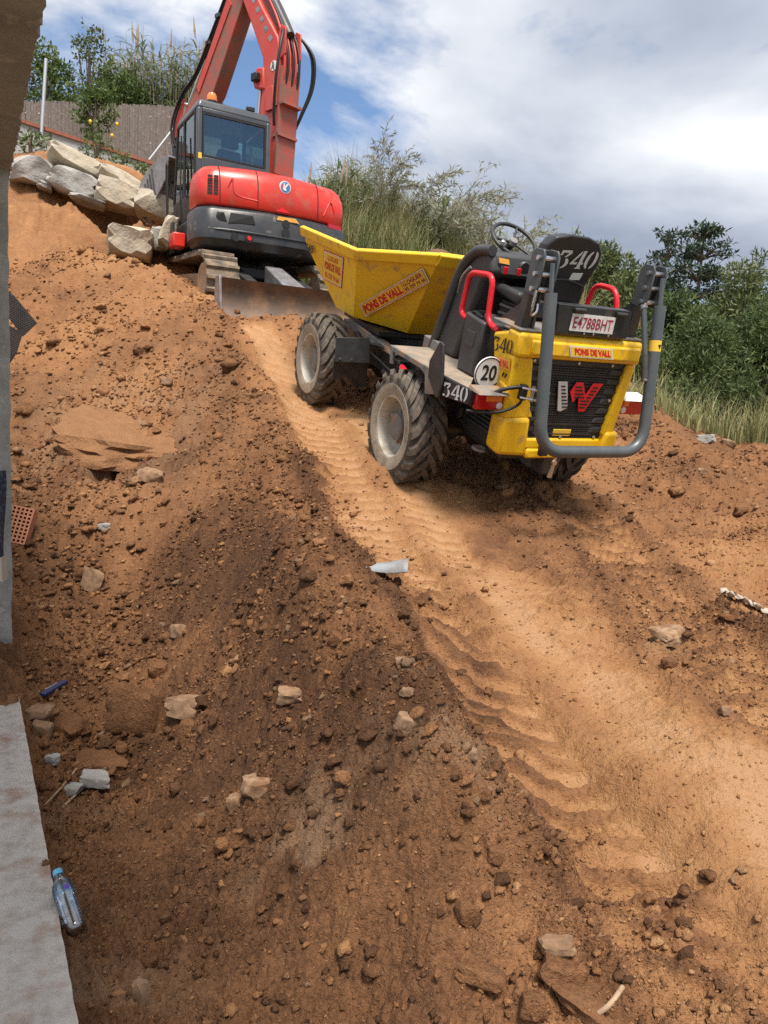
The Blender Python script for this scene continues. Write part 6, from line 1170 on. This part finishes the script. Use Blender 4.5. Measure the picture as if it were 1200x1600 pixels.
reeds('reed_bed', [tuple(p) for p in scatter_px(120, 425, 560, 14.8, 17.5, rg)], 1.35, 'grey-green reeds on the bank right of the excavator boom', 32, 0.08)
reeds('reed_bed', [tuple(p) for p in scatter_px(34, 640, 760, 14.8, 17, rg)], 1.5, 'few short reeds among the scrub behind the skip', 33, 0.0)
def wisp(base, seed, n, spread, hgt, label, leaf=0.13, dens=2):
    rng = np.random.default_rng(seed); rr = random.Random(seed); root = empty('wispy_shrub', Matrix.Translation(base)); mb = MB(); LP = []; LD = []
    def br(p, d, L, r, lev):
        pts = [p]; q = p.copy(); dd = d.copy(); k = 6
        for i in range(k):
            dd = (dd+Vector((rr.gauss(0, .10), rr.gauss(0, .10), rr.gauss(0, .07)-0.045*(lev+0.6)))+Vector((0.03*spread, 0, 0))).normalized(); q = q+dd*(L/k); pts.append(q.copy())
            if lev > 0 or i > 2:
                for _ in range(dens if lev > 0 else 3):
                    LP.append(tuple(q-dd*(L/k)*rr.random())); LD.append(tuple((dd+Vector((rr.gauss(0, .6), rr.gauss(0, .6), rr.gauss(0, .5)))).normalized()))
            if lev < 2 and i >= 1:
                for _ in range(2 if lev == 0 else 1):
                    br(q.copy(), (dd+Vector((rr.gauss(0, .35), rr.gauss(0, .3), rr.gauss(0.05, .25)))).normalized(), L*rr.uniform(0.35, 0.6), r*0.5, lev+1)
        mb.tube(pts, [r*(1-0.8*i/k) for i in range(k+1)], 4, caps=False)
    for k in range(n):
        a = rr.uniform(-0.5, 1.0)*spread; br(Vector((rr.uniform(-.3, .3), rr.uniform(-.3, .3), 0)), Vector((a, rr.uniform(-.3, .3), 1.0)).normalized(), hgt*rr.uniform(0.75, 1.15), 0.010, 0)
    part('branches', mb, M['twig'], root); nn = len(LP); V = leaf_tris(np.array(LP), unit(np.array(LD)), leaf*rng.uniform(0.5, 1.3, nn), leaf*0.16*rng.uniform(0.7, 1.3, nn), rng)
    link('foliage', npmesh('foliage', V, quads(nn), M['willow'], {'tone': np.repeat(rng.random(nn), 4)}), None, root); return tag(root, label, 'shrub', 'wispy shrubs on the bank behind the skip')
def gpt(px, Y): q = at(px, 600, Y); return Vector((q.x, Y, gz(q.x, Y)-0.05))
wisp(gpt(585, 15.6), 41, 4, 0.65, 1.45, 'tall wispy grey shrub leaning right behind the excavator, highest of three')
wisp(gpt(665, 15.2), 42, 5, 1.2, 1.5, 'wide wispy shrub with arching branches above the middle of the skip')
wisp(gpt(765, 15.0), 43, 5, 1.3, 1.3, 'low wispy shrub drooping right above the steering wheel')
# shrubs behind the fence and at the wall
def shrub(name, px, pytop, Y, zb, halfpx, label, seed, m='leaf', **k):
    t = at(px, pytop, Y); b = Vector((t.x, Y, H+zb)); half = halfpx/FPX*Y; kk = dict(ncl=40, crown_from=0.15, per=1500, L=0.11, Wd=0.055, m=m); kk.update(k); return tree(name, b, t.z-b.z, half, half*0.8, None, seed, label, cat=kk.pop('cat', 'shrub'), **kk)
shrub('leafy_shrub', 72, 62, 20.4, 5.6, 44, 'leafy green shrub behind the fence at far left', 61, clr=(0.2, 0.4), ncl=30)
shrub('laurel_tree', 140, 22, 21.2, 5.6, 34, 'tall thin leafy tree behind the fence, highest at left', 62, m='oak', ncl=34, per=900, clr=(0.2, 0.34))
shrub('leafy_shrub', 182, 96, 21.0, 5.6, 46, 'rounded green shrub behind the fence beside the reeds', 63, clr=(0.2, 0.4), ncl=30)
lt = shrub('lemon_tree', 150, 132, 18.6, 5.6, 26, 'small lemon tree with yellow fruit in front of the fence', 64, cat='tree', ncl=30, clr=(0.22, 0.42))
for (px, py) in ((141, 190), (183, 194), (175, 212)):
    p = at(px, py, 17.95); o = part('lemon', MB().lathe([(0.0, -0.05), (0.015, -0.042), (0.034, -0.017), (0.036, 0.01), (0.025, 0.033), (0.0, 0.05)], 10, 'z'), M['lemon'], lt, smooth=60); o.location = lt.matrix_world.inverted() @ p
for i, (px, Y, h, lab) in enumerate(((150, 16.9, 0.75, 'leafy weed against the grey wall above the tan boulders'), (192, 17.4, 0.7, 'yellow-flowered weed growing against the wall right of the leafy weed'), (225, 17.6, 0.45, 'small weed by the wall next to the excavator bucket'), (48, 16.0, 0.45, 'grassy weed at the foot of the wall, far left'))):
    q = at(px, 300, Y); b = Vector((q.x, Y, gz(q.x, Y)-0.1)); o = tree('wall_weed', b, h*0.55+0.30, 0.34, 0.28, None, 70+i, lab, cat='weed', group='weeds along the garden wall', ncl=16, crown_from=0.05, per=900, L=0.10, Wd=0.045, m='leaf', clr=(0.25, 0.45))
    if i == 1:
        for k in range(14):
            f = part('flower', MB().lathe([(0.0, 0.0), (0.02, 0.008), (0.0, 0.016)], 6, 'z'), M['flower'], o); f.location = (random.uniform(-.4, .4), random.uniform(-.38, -.2), random.uniform(0.25, 0.65))
# ------------------------------------------------------------------ loose stones, clods and litter
def ico(sub):
    bm = bmesh.new(); bmesh.ops.create_icosphere(bm, subdivisions=sub, radius=1.0); V = np.array([v.co[:] for v in bm.verts]); F = np.array([[v.index for v in f.verts] for f in bm.faces]); bm.free(); return V, F
def clod_field(name, n, pmin, pmax, sub, seed, label, ymax=11.5, spots=None):
    rng = np.random.default_rng(seed); mul = 12 if spots else 3; t = rng.uniform(-0.66, 0.66, n*mul); y = np.exp(rng.uniform(math.log(1.35), math.log(ymax), n*mul)); x = t*y
    dT, _, _ = path_coord(x, y, TRAIL); dB, _, _ = path_coord(x, y, BERM1); dL, _, _ = path_coord(x, y, TR_L); dR, _, _ = path_coord(x, y, TR_R)
    den = 0.30+0.9*sstep(-0.05, 0.25, fbm(x, y, 1.1, 3, 8))+0.5*np.exp(-(dB/0.3)**2)+0.5*np.exp(-((dL-0.32)/0.1)**2)+0.3*np.exp(-((dR-0.32)/0.1)**2); den *= 0.10+0.90*sstep(0.25, 0.8, dT)
    den *= np.where(edge_d(x, y) < 0.04, 0.0, 1.0); dl = DM.inverted(); 
    if spots: den = sum(np.exp(-((x-hit(a, b).x)**2+(y-hit(a, b).y)**2)/q**2) for a, b, q in spots)*np.where(edge_d(x, y) < 0.04, 0.0, 1.0)
    k = rng.random(n*mul) < den*0.75; k &= ~((np.abs(x) > 0.6*y) & False); x = x[k][:n]; y = y[k][:n]; m = len(x)
    u = rng.random(m); px = (pmin**-1.9+(pmax**-1.9-pmin**-1.9)*u)**(-1/1.9); r = np.minimum(px*y/749.0, 0.075)
    V0, F0 = ico(sub); nv = len(V0); jit = 1+rng.normal(size=(m, nv))*0.27; sc = np.stack([rng.uniform(0.75, 1.35, m), rng.uniform(0.75, 1.25, m), rng.uniform(0.45, 0.9, m)], 1)
    a = rng.uniform(0, 2*math.pi, (m, 2)); V = V0[None]*jit[..., None]*sc[:, None]*r[:, None, None]; c, s = np.cos(a[:, 0])[:, None], np.sin(a[:, 0])[:, None]; X = V[..., 0]*c-V[..., 1]*s; Y = V[..., 0]*s+V[..., 1]*c; c, s = np.cos(a[:, 1]*0.12)[:, None], np.sin(a[:, 1]*0.12)[:, None]
    Z = V[..., 2]; X2 = X*c-Z*s; Z2 = X*s+Z*c; g = ground(x, y); V = np.stack([X2+x[:, None], Y+y[:, None], Z2+(g+r*0.38)[:, None]], -1).reshape(-1, 3)
    F = (F0[None]+(np.arange(m)*nv)[:, None, None]).reshape(-1, 3); j = np.clip(np.interp(y, YY, np.arange(NR)).astype(int), 0, NR-1); i = np.clip(np.interp(x/y, TT, np.arange(NC)).astype(int), 0, NC-1)
    dry = np.clip(GD[j, i]*0.9+0.08+rng.normal(size=m)*0.24, 0, 1); pale = (rng.random(m) < 0.06)*1.0
    me = npmesh(name, V, F, M['soil'], {'dry': np.repeat(dry, nv), 'grey': np.repeat(pale, nv)}, False); return tag(link(name, me), label, 'soil', kind='stuff')
clod_field('soil_crumbs', 46000, 0.8, 2.6, 1, 1, 'crumbs of loose brown soil scattered over the slope')
clod_field('soil_clods', 800, 2.6, 8.0, 2, 2, 'larger clods of brown soil lying on the loose slope')
clod_field('loose_pebbles', 1500, 2.0, 4.6, 2, 3, 'loose rounded pebbles gathered in the hollow beside the column', 6.5, ((90, 960, 0.45), (170, 1030, 0.45), (60, 1060, 0.3), (140, 870, 0.5), (110, 1180, 0.25), (500, 1000, 0.25), (430, 880, 0.3)))
clod_field('broken_clods', 480, 3.5, 9.0, 2, 4, 'broken lumps of soil on the ridge and in the bottom foreground', 5.5, ((820, 1480, 0.45), (600, 1400, 0.4), (350, 1450, 0.4), (250, 1200, 0.35), (440, 960, 0.4), (700, 1300, 0.35), (1050, 1560, 0.4)))
STG = 'single stones lying on the soil'
def stone(px0, px1, py0, py1, m, label, seed, flat=0.7, name='stone', yaw=None, dep=0.8, sink=0.42):
    c = hit((px0+px1)/2, py1-(py1-py0)*0.35); w = (px1-px0)/FPX*c.y*1.15; h = (py1-py0)/FPX*c.y*1.15
    me = rock_mesh(name, (w, w*dep, h*flat+0.01), seed, planes=8, sub=3, rough=0.075, sharp=0.86); o = link(name, me, m)
    o.matrix_world = Matrix.Translation(c+Vector((0, 0, h*flat*(0.5-sink)))) @ Matrix.Rotation(random.uniform(-0.5, 0.5) if yaw is None else yaw, 4, 'Z') @ Matrix.Rotation(random.uniform(-0.25, 0.25), 4, 'X') @ Matrix.Rotation(random.uniform(-0.2, 0.2), 4, 'Y'); return tag(o, label, 'stone', STG)
T_, P_, K_ = M['stone_tan'], M['stone_pale'], M['soil']
for i, (b, m, lab) in enumerate((
    ((377, 425, 1210, 1250), P_, 'pale tan stone, brightest in the dark soil left of centre'), ((354, 382, 1236, 1268), P_, 'flat pale stone leaning beside the brightest tan stone'),
    ((206, 233, 1515, 1590), T_, 'tall pinkish stone standing near the bottom, right of the bottle'), ((40, 81, 1100, 1127), T_, 'yellowish stone touching the far corner of the floor slab'),
    ((52, 81, 1126, 1153), T_, 'small orange-tan stone under the yellowish stone by the slab'), ((82, 134, 1118, 1152), K_, 'brown flat stone right of the stones at the slab corner'),
    ((118, 198, 1170, 1208), K_, 'long reddish-brown block above the broken grey concrete'), ((175, 255, 1058, 1150), K_, 'large dark angular block, biggest lump in the hollow'),
    ((266, 332, 1078, 1124), T_, 'tan-topped rock right of the large dark block'), ((280, 307, 1115, 1170), K_, 'upright brown stone below the tan-topped rock'),
    ((266, 289, 970, 998), T_, 'small sandy stone high in the hollow above the rocks'), ((131, 162, 882, 928), T_, 'wedge-shaped tan stone beside a dark hole in the slope'),
    ((154, 173, 818, 830), M['rock_grey'], 'flat white pebble on the slope near the brick'), ((70, 92, 1176, 1196), M['rock_grey'], 'round grey pebble beside the slab edge'),
    ((232, 262, 1030, 1060), K_, 'brown stone behind the large dark block'), ((843, 898, 1458, 1490), T_, 'flat-topped tan stone, upper one of the bottom heap'),
    ((843, 918, 1490, 1545), K_, 'broad brown stone in the middle of the bottom heap'), ((714, 793, 1500, 1540), K_, 'long brown slab left of the bottom heap'),
    ((811, 852, 1542, 1597), K_, 'upright brown stone at the bottom edge below the heap'), ((866, 968, 1536, 1580), K_, 'widest brown slab at the foot of the bottom heap'),
    ((712, 746, 1402, 1446), K_, 'rounded clod alone above the bottom heap'), ((760, 788, 1320, 1352), K_, 'rounded clod beside the chevron tyre prints'),
    ((433, 474, 1076, 1102), T_, 'smooth oval tan stone on the ridge'), ((514, 536, 985, 1011), K_, 'brown stone in a row of pebbles on the ridge crest'),
    ((606, 626, 996, 1014), K_, 'reddish stone at the trail edge below the plastic sheet'), ((617, 634, 1026, 1042), T_, 'small pale stone at the trail edge below the reddish stone'),
    ((624, 648, 1076, 1093), T_, 'small tan stone on the trail edge, lowest of three'), ((724, 746, 1168, 1186), T_, 'pale rounded stone beside the whitish soil patch'),
    ((617, 657, 1112, 1150), T_, 'thin reddish stone flake lying in the berm'), ((1020, 1075, 978, 1003), P_, 'whitish crushed stone on the right of the trail'),
    ((1087, 1117, 677, 695), M['rock_grey'], 'dark grey rock on the bank edge in front of the grass'), ((1129, 1147, 685, 700), T_, 'orange rock on the bank edge right of the grey rock'),
    ((1034, 1057, 1029, 1045), K_, 'brown stone below the whitish crushed stone'), ((1124, 1141, 1102, 1116), T_, 'pale pebble on the right rut'),
    ((209, 230, 539, 556), K_, 'stone lying on the upper cut slope'), ((254, 269, 589, 605), T_, 'round stone on the cut slope below the upper stone'),
    ((218, 256, 730, 755), T_, 'reddish broken lump under the end of the crack'), ((1090, 1104, 732, 742), P_, 'small pale stone on the dark pile right of the dumper'))):
    stone(*b, m, lab, 300+i)
# broken grey concrete chunk and sticks
c = hit(148, 1228); o = link('concrete_chunk', rock_mesh('concrete_chunk', (0.16, 0.12, 0.075), 402, 9, 3, 0.03, 0.8), M['concrete']); o.matrix_world = Matrix.Translation(c+Vector((0, 0, 0.03))) @ Matrix.Rotation(0.3, 4, 'Z') @ Matrix.Rotation(0.2, 4, 'Y'); tag(o, 'broken grey concrete chunk near the slab edge', 'rubble')
c = hit(112, 1240); o = link('concrete_chunk', rock_mesh('concrete_chunk', (0.11, 0.09, 0.05), 403, 9, 3, 0.03, 0.8), M['concrete']); o.matrix_world = Matrix.Translation(c+Vector((0, 0, 0.02))); tag(o, 'smaller concrete chunk left of the broken grey chunk', 'rubble')
def stick(pts, r, label, m='wood', cat='stick', name='stick'):
    P = [hit(*p)+Vector((0, 0, r*1.5)) for p in pts]; return tag(part(name, MB().tube(smooth_path(P, 5), r, 8), M[m], None, smooth=60), label, cat)
stick(((98, 1264), (120, 1244), (142, 1224)), 0.006, 'pale thin stick leaning on the broken concrete'); stick(((922, 1598), (950, 1578), (972, 1552)), 0.007, 'pale curved twig at the bottom edge, right of the heap')
stick(((70, 1262), (95, 1235), (120, 1205)), 0.005, 'brown twig between slab and concrete chunk')
# plastic sheet offcut on the trail edge
def sheet():
    o3 = hit(592, 894); vs = []; n = 12
    for i in range(n+1):
        for j in range(4):
            u = i/n; v = j/3; vs.append((o3.x-0.16+0.30*u, o3.y+0.22*(v-0.5)*(0.35+0.65*u)+0.03*math.sin(u*3), o3.z+0.02-0.03*(1-u)+0.045*math.sin(math.pi*v)*(0.4+0.6*u)+0.006*math.sin(7*u)))
    fs = [(i*4+j, (i+1)*4+j, (i+1)*4+j+1, i*4+j+1) for i in range(n) for j in range(3)]; o = part('plastic_offcut', MB().add(vs, fs), M['sheet'], None, smooth=60); s = o.modifiers.new('solid', 'SOLIDIFY'); s.thickness = 0.004; tag(o, 'curved pale grey plastic offcut lying at the left edge of the trail', 'plastic sheet')
sheet()
def rag():
    P = [hit(*p) for p in ((1131, 932), (1150, 940), (1168, 950), (1185, 956), (1206, 966))]; path = smooth_path(P, 6); vs = []; rr = random.Random(3)
    for i, p in enumerate(path):
        for j in range(4): vs.append((p.x+rr.uniform(-.012, .012), p.y+(j-1.5)*0.028+rr.uniform(-.01, .01), p.z+0.02+0.018*math.sin(j*2.1+i*0.9)+rr.uniform(0, .012)))
    n = len(path); fs = [(i*4+j, (i+1)*4+j, (i+1)*4+j+1, i*4+j+1) for i in range(n-1) for j in range(3)]; o = part('cloth_strip', MB().add(vs, fs), M['rag'], None, smooth=60); s = o.modifiers.new('solid', 'SOLIDIFY'); s.thickness = 0.004; tag(o, 'dirty white cloth strip pressed into the soil at the right edge', 'cloth')
rag()
# water bottle against the slab
def bottle():
    b = hit(122, 1462); zb = b.z+0.02; b = atz(120, 1458, zb); a = atz(91, 1366, zb+0.10); d = (a-b); L = 0.215; d.normalize(); u = d.cross(Vector((0, 0, 1))).normalized(); w = u.cross(d)
    root = empty('water_bottle', Matrix(((u.x, w.x, d.x, b.x), (u.y, w.y, d.y, b.y), (u.z, w.z, d.z, b.z), (0, 0, 0, 1))))
    prof = [(0.0, 0.004), (0.022, 0.0), (0.031, 0.006), (0.033, 0.02)]
    for k in range(9): prof += [(0.0335, 0.024+0.011*k), (0.0318, 0.029+0.011*k)]
    prof += [(0.034, 0.125), (0.034, 0.150), (0.030, 0.170), (0.020, 0.188), (0.0135, 0.196), (0.0135, 0.206)]
    part('bottle_body', MB().lathe(prof, 24, 'z'), M['pet'], root, smooth=60)
    part('label_film', MB().lathe([(0.0345, 0.126), (0.0345, 0.152), (0.0305, 0.171)], 24, 'z'), M['pet_blue'], root, smooth=60)
    part('cap', MB().lathe([(0.0, 0.222), (0.0145, 0.222), (0.0155, 0.218), (0.0155, 0.204), (0.013, 0.204)], 20, 'z'), mat('blue_cap', (0.12, 0.40, 0.62), 0.4), root, smooth=40)
    part('label_mark', MB().plate([(-0.008, 0.0355, 0.134), (0.010, 0.0352, 0.134), (0.012, 0.0352, 0.146), (-0.006, 0.0355, 0.148)], 0.001), mat('purple_print', (0.10, 0.04, 0.35), 0.5), root)
    tag(root, 'crumpled clear plastic water bottle with blue cap beside the floor slab', 'bottle')
bottle()
def wrapper():
    a = hit(66, 1098); b = hit(102, 1074); d = (b-a); L = d.length; d.normalize(); u = d.cross(Vector((0, 0, 1))).normalized(); root = empty('drink_carton', Matrix(((d.x, u.x, 0, a.x), (d.y, u.y, 0, a.y), (d.z, u.z, 1, a.z+0.02), (0, 0, 0, 1))))
    part('carton_body', MB().box(0, L, -0.022, 0.022, 0, 0.022), mat('navy_carton', (0.01, 0.02, 0.08), 0.35), root, bevel=0.006)
    part('print_band', MB().box(L*0.25, L*0.75, -0.0225, -0.012, 0.004, 0.0226), M['sheet'], root); part('print_band', MB().box(L*0.05, L*0.5, -0.0226, -0.016, 0.010, 0.018), mat('blue_print', (0.05, 0.15, 0.55), 0.4), root)
    tag(root, 'small navy blue printed wrapper among the pebbles by the slab', 'wrapper')
wrapper()
# perforated brick at the column foot
def brick():
    c = hit(30, 842); w, h, t = 0.15, 0.27, 0.13; root = empty('perforated_brick', Matrix.Translation(c+Vector((0.0, 0.02, 0.08))) @ Matrix.Rotation(R(14), 4, 'Z') @ Matrix.Rotation(R(-18), 4, 'X') @ Matrix.Rotation(R(12), 4, 'Y'))
    nx, nz = 5, 9; fr = MB(); cw, ch = w/nx, h/nz; rb = 0.006
    for i in range(nx+1): fr.box(-w/2+i*cw-rb, -w/2+i*cw+rb, -t/2, t/2, -h/2, h/2)
    for k in range(nz+1): fr.box(-w/2, w/2, -t/2+0.0007, t/2-0.0007, -h/2+k*ch-rb, -h/2+k*ch+rb)
    fr.box(-w/2, w/2, 0.0, 0.01, -h/2, h/2); part('brick_body', fr, M['brick'], root); tag(root, 'orange perforated brick lying at the foot of the column', 'brick')
brick()
# dimpled drainage membrane behind the column
def membrane():
    for pts, lab, Y in ((((8, 452), (22, 462), (58, 505), (36, 526), (8, 490)), 'stiff black dimpled membrane corner sticking out behind the column, upper piece', 7.2), (((8, 505), (36, 520), (26, 552), (8, 580)), 'black dimpled membrane piece behind the column, lower piece', 7.1)):
        P = [at(x, y, Y+0.004*(x-8)) for x, y in pts]; o0 = P[0]; root = empty('drain_membrane', Matrix.Translation(o0)); part('sheet', MB().plate([p-o0 for p in P], 0.006), M['membrane'], root)
        ex = (P[1]-P[0]); n = 0; cen = sum((p-o0 for p in P), Vector())/len(P); nrm = Vector((0, 0, 0))
        for i in range(len(P)): nrm += (P[i]-o0).cross(P[(i+1) % len(P)]-o0)
        nrm.normalize(); nrm = -nrm if nrm.y > 0 else nrm; ax = Vector((1, 0, 0)); ax = (ax-nrm*ax.dot(nrm)).normalized(); ay = nrm.cross(ax); Q = [((p-o0).dot(ax), (p-o0).dot(ay)) for p in P]; dm = MB()
        def inside(u, v):
            c_ = False
            for i in range(len(Q)):
                x1, y1 = Q[i]; x2, y2 = Q[i-1]
                if (y1 > v) != (y2 > v) and u < (x2-x1)*(v-y1)/(y2-y1)+x1: c_ = not c_
            return c_
        us = [q[0] for q in Q]; vs_ = [q[1] for q in Q]; u = min(us); k = 0
        while u < max(us):
            v = min(vs_)+(0.011 if k % 2 else 0)
            while v < max(vs_):
                if inside(u, v) and inside(u+0.01, v) and inside(u-0.01, v):
                    c = ax*u+ay*v+nrm*0.003; r = 0.008; dm.add([c+ax*r, c+ay*r, c-ax*r, c-ay*r, c+nrm*0.008], [(0, 1, 4), (1, 2, 4), (2, 3, 4), (3, 0, 4)])
                v += 0.022
            u += 0.019; k += 1
        tag(part('dimples', dm, M['membrane'], root), kind='stuff'); tag(root, lab, 'membrane')
membrane()
# dark garment hung on the column with its white hem
def garment():
    o = at(-5, 800, 3.9); root = empty('hanging_jacket', Matrix.Translation(o)); vs = []; n = 12
    for i in range(n+1):
        t = i/n; vs += [(-0.10, 0.05, 0.22-0.46*t), (0.018+0.012*math.sin(3*t), -0.02, 0.22-0.46*t), (0.028+0.010*math.sin(4*t+1), 0.03, 0.22-0.46*t)]
    fs = [(i*3+j, i*3+j+1, i*3+j+4, i*3+j+3) for i in range(n) for j in range(2)]; part('knit_body', MB().add(vs, fs), M['navy'], root, smooth=60)
    part('white_hem', MB().add([(-0.10, 0.05, -0.24), (0.030, -0.02, -0.24), (0.036, 0.03, -0.24), (-0.10, 0.05, -0.36), (0.036, -0.02, -0.37), (0.040, 0.03, -0.36)], [(0, 1, 4, 3), (1, 2, 5, 4)]), M['rag'], root)
    tag(root, 'dark navy garment with white hem hanging on the column at the left edge', 'garment')
garment()

# flat crusted slab embedded in the cut slope, its lower edge overhanging a dark crack
def crust():
    c = hit(182, 700); me = rock_mesh('earth_crust', (1.25, 1.05, 0.34), 515, planes=10, sub=4, rough=0.12, sharp=0.93)
    for an, v in (('dry', 0.47), ('grey', 0.25)): me.attributes[an].data.foreach_set('value', [v]*len(me.vertices))
    o = link('earth_crust', me, M['soil']); o.matrix_world = Matrix.Translation(c+Vector((0.02, 0.14, 0.05))) @ Matrix.Rotation(R(24), 4, 'Z') @ Matrix.Rotation(R(24), 4, 'X'); tag(o, 'pale crusted slab of earth embedded in the cut slope above a dark crack', 'earth slab')
crust()
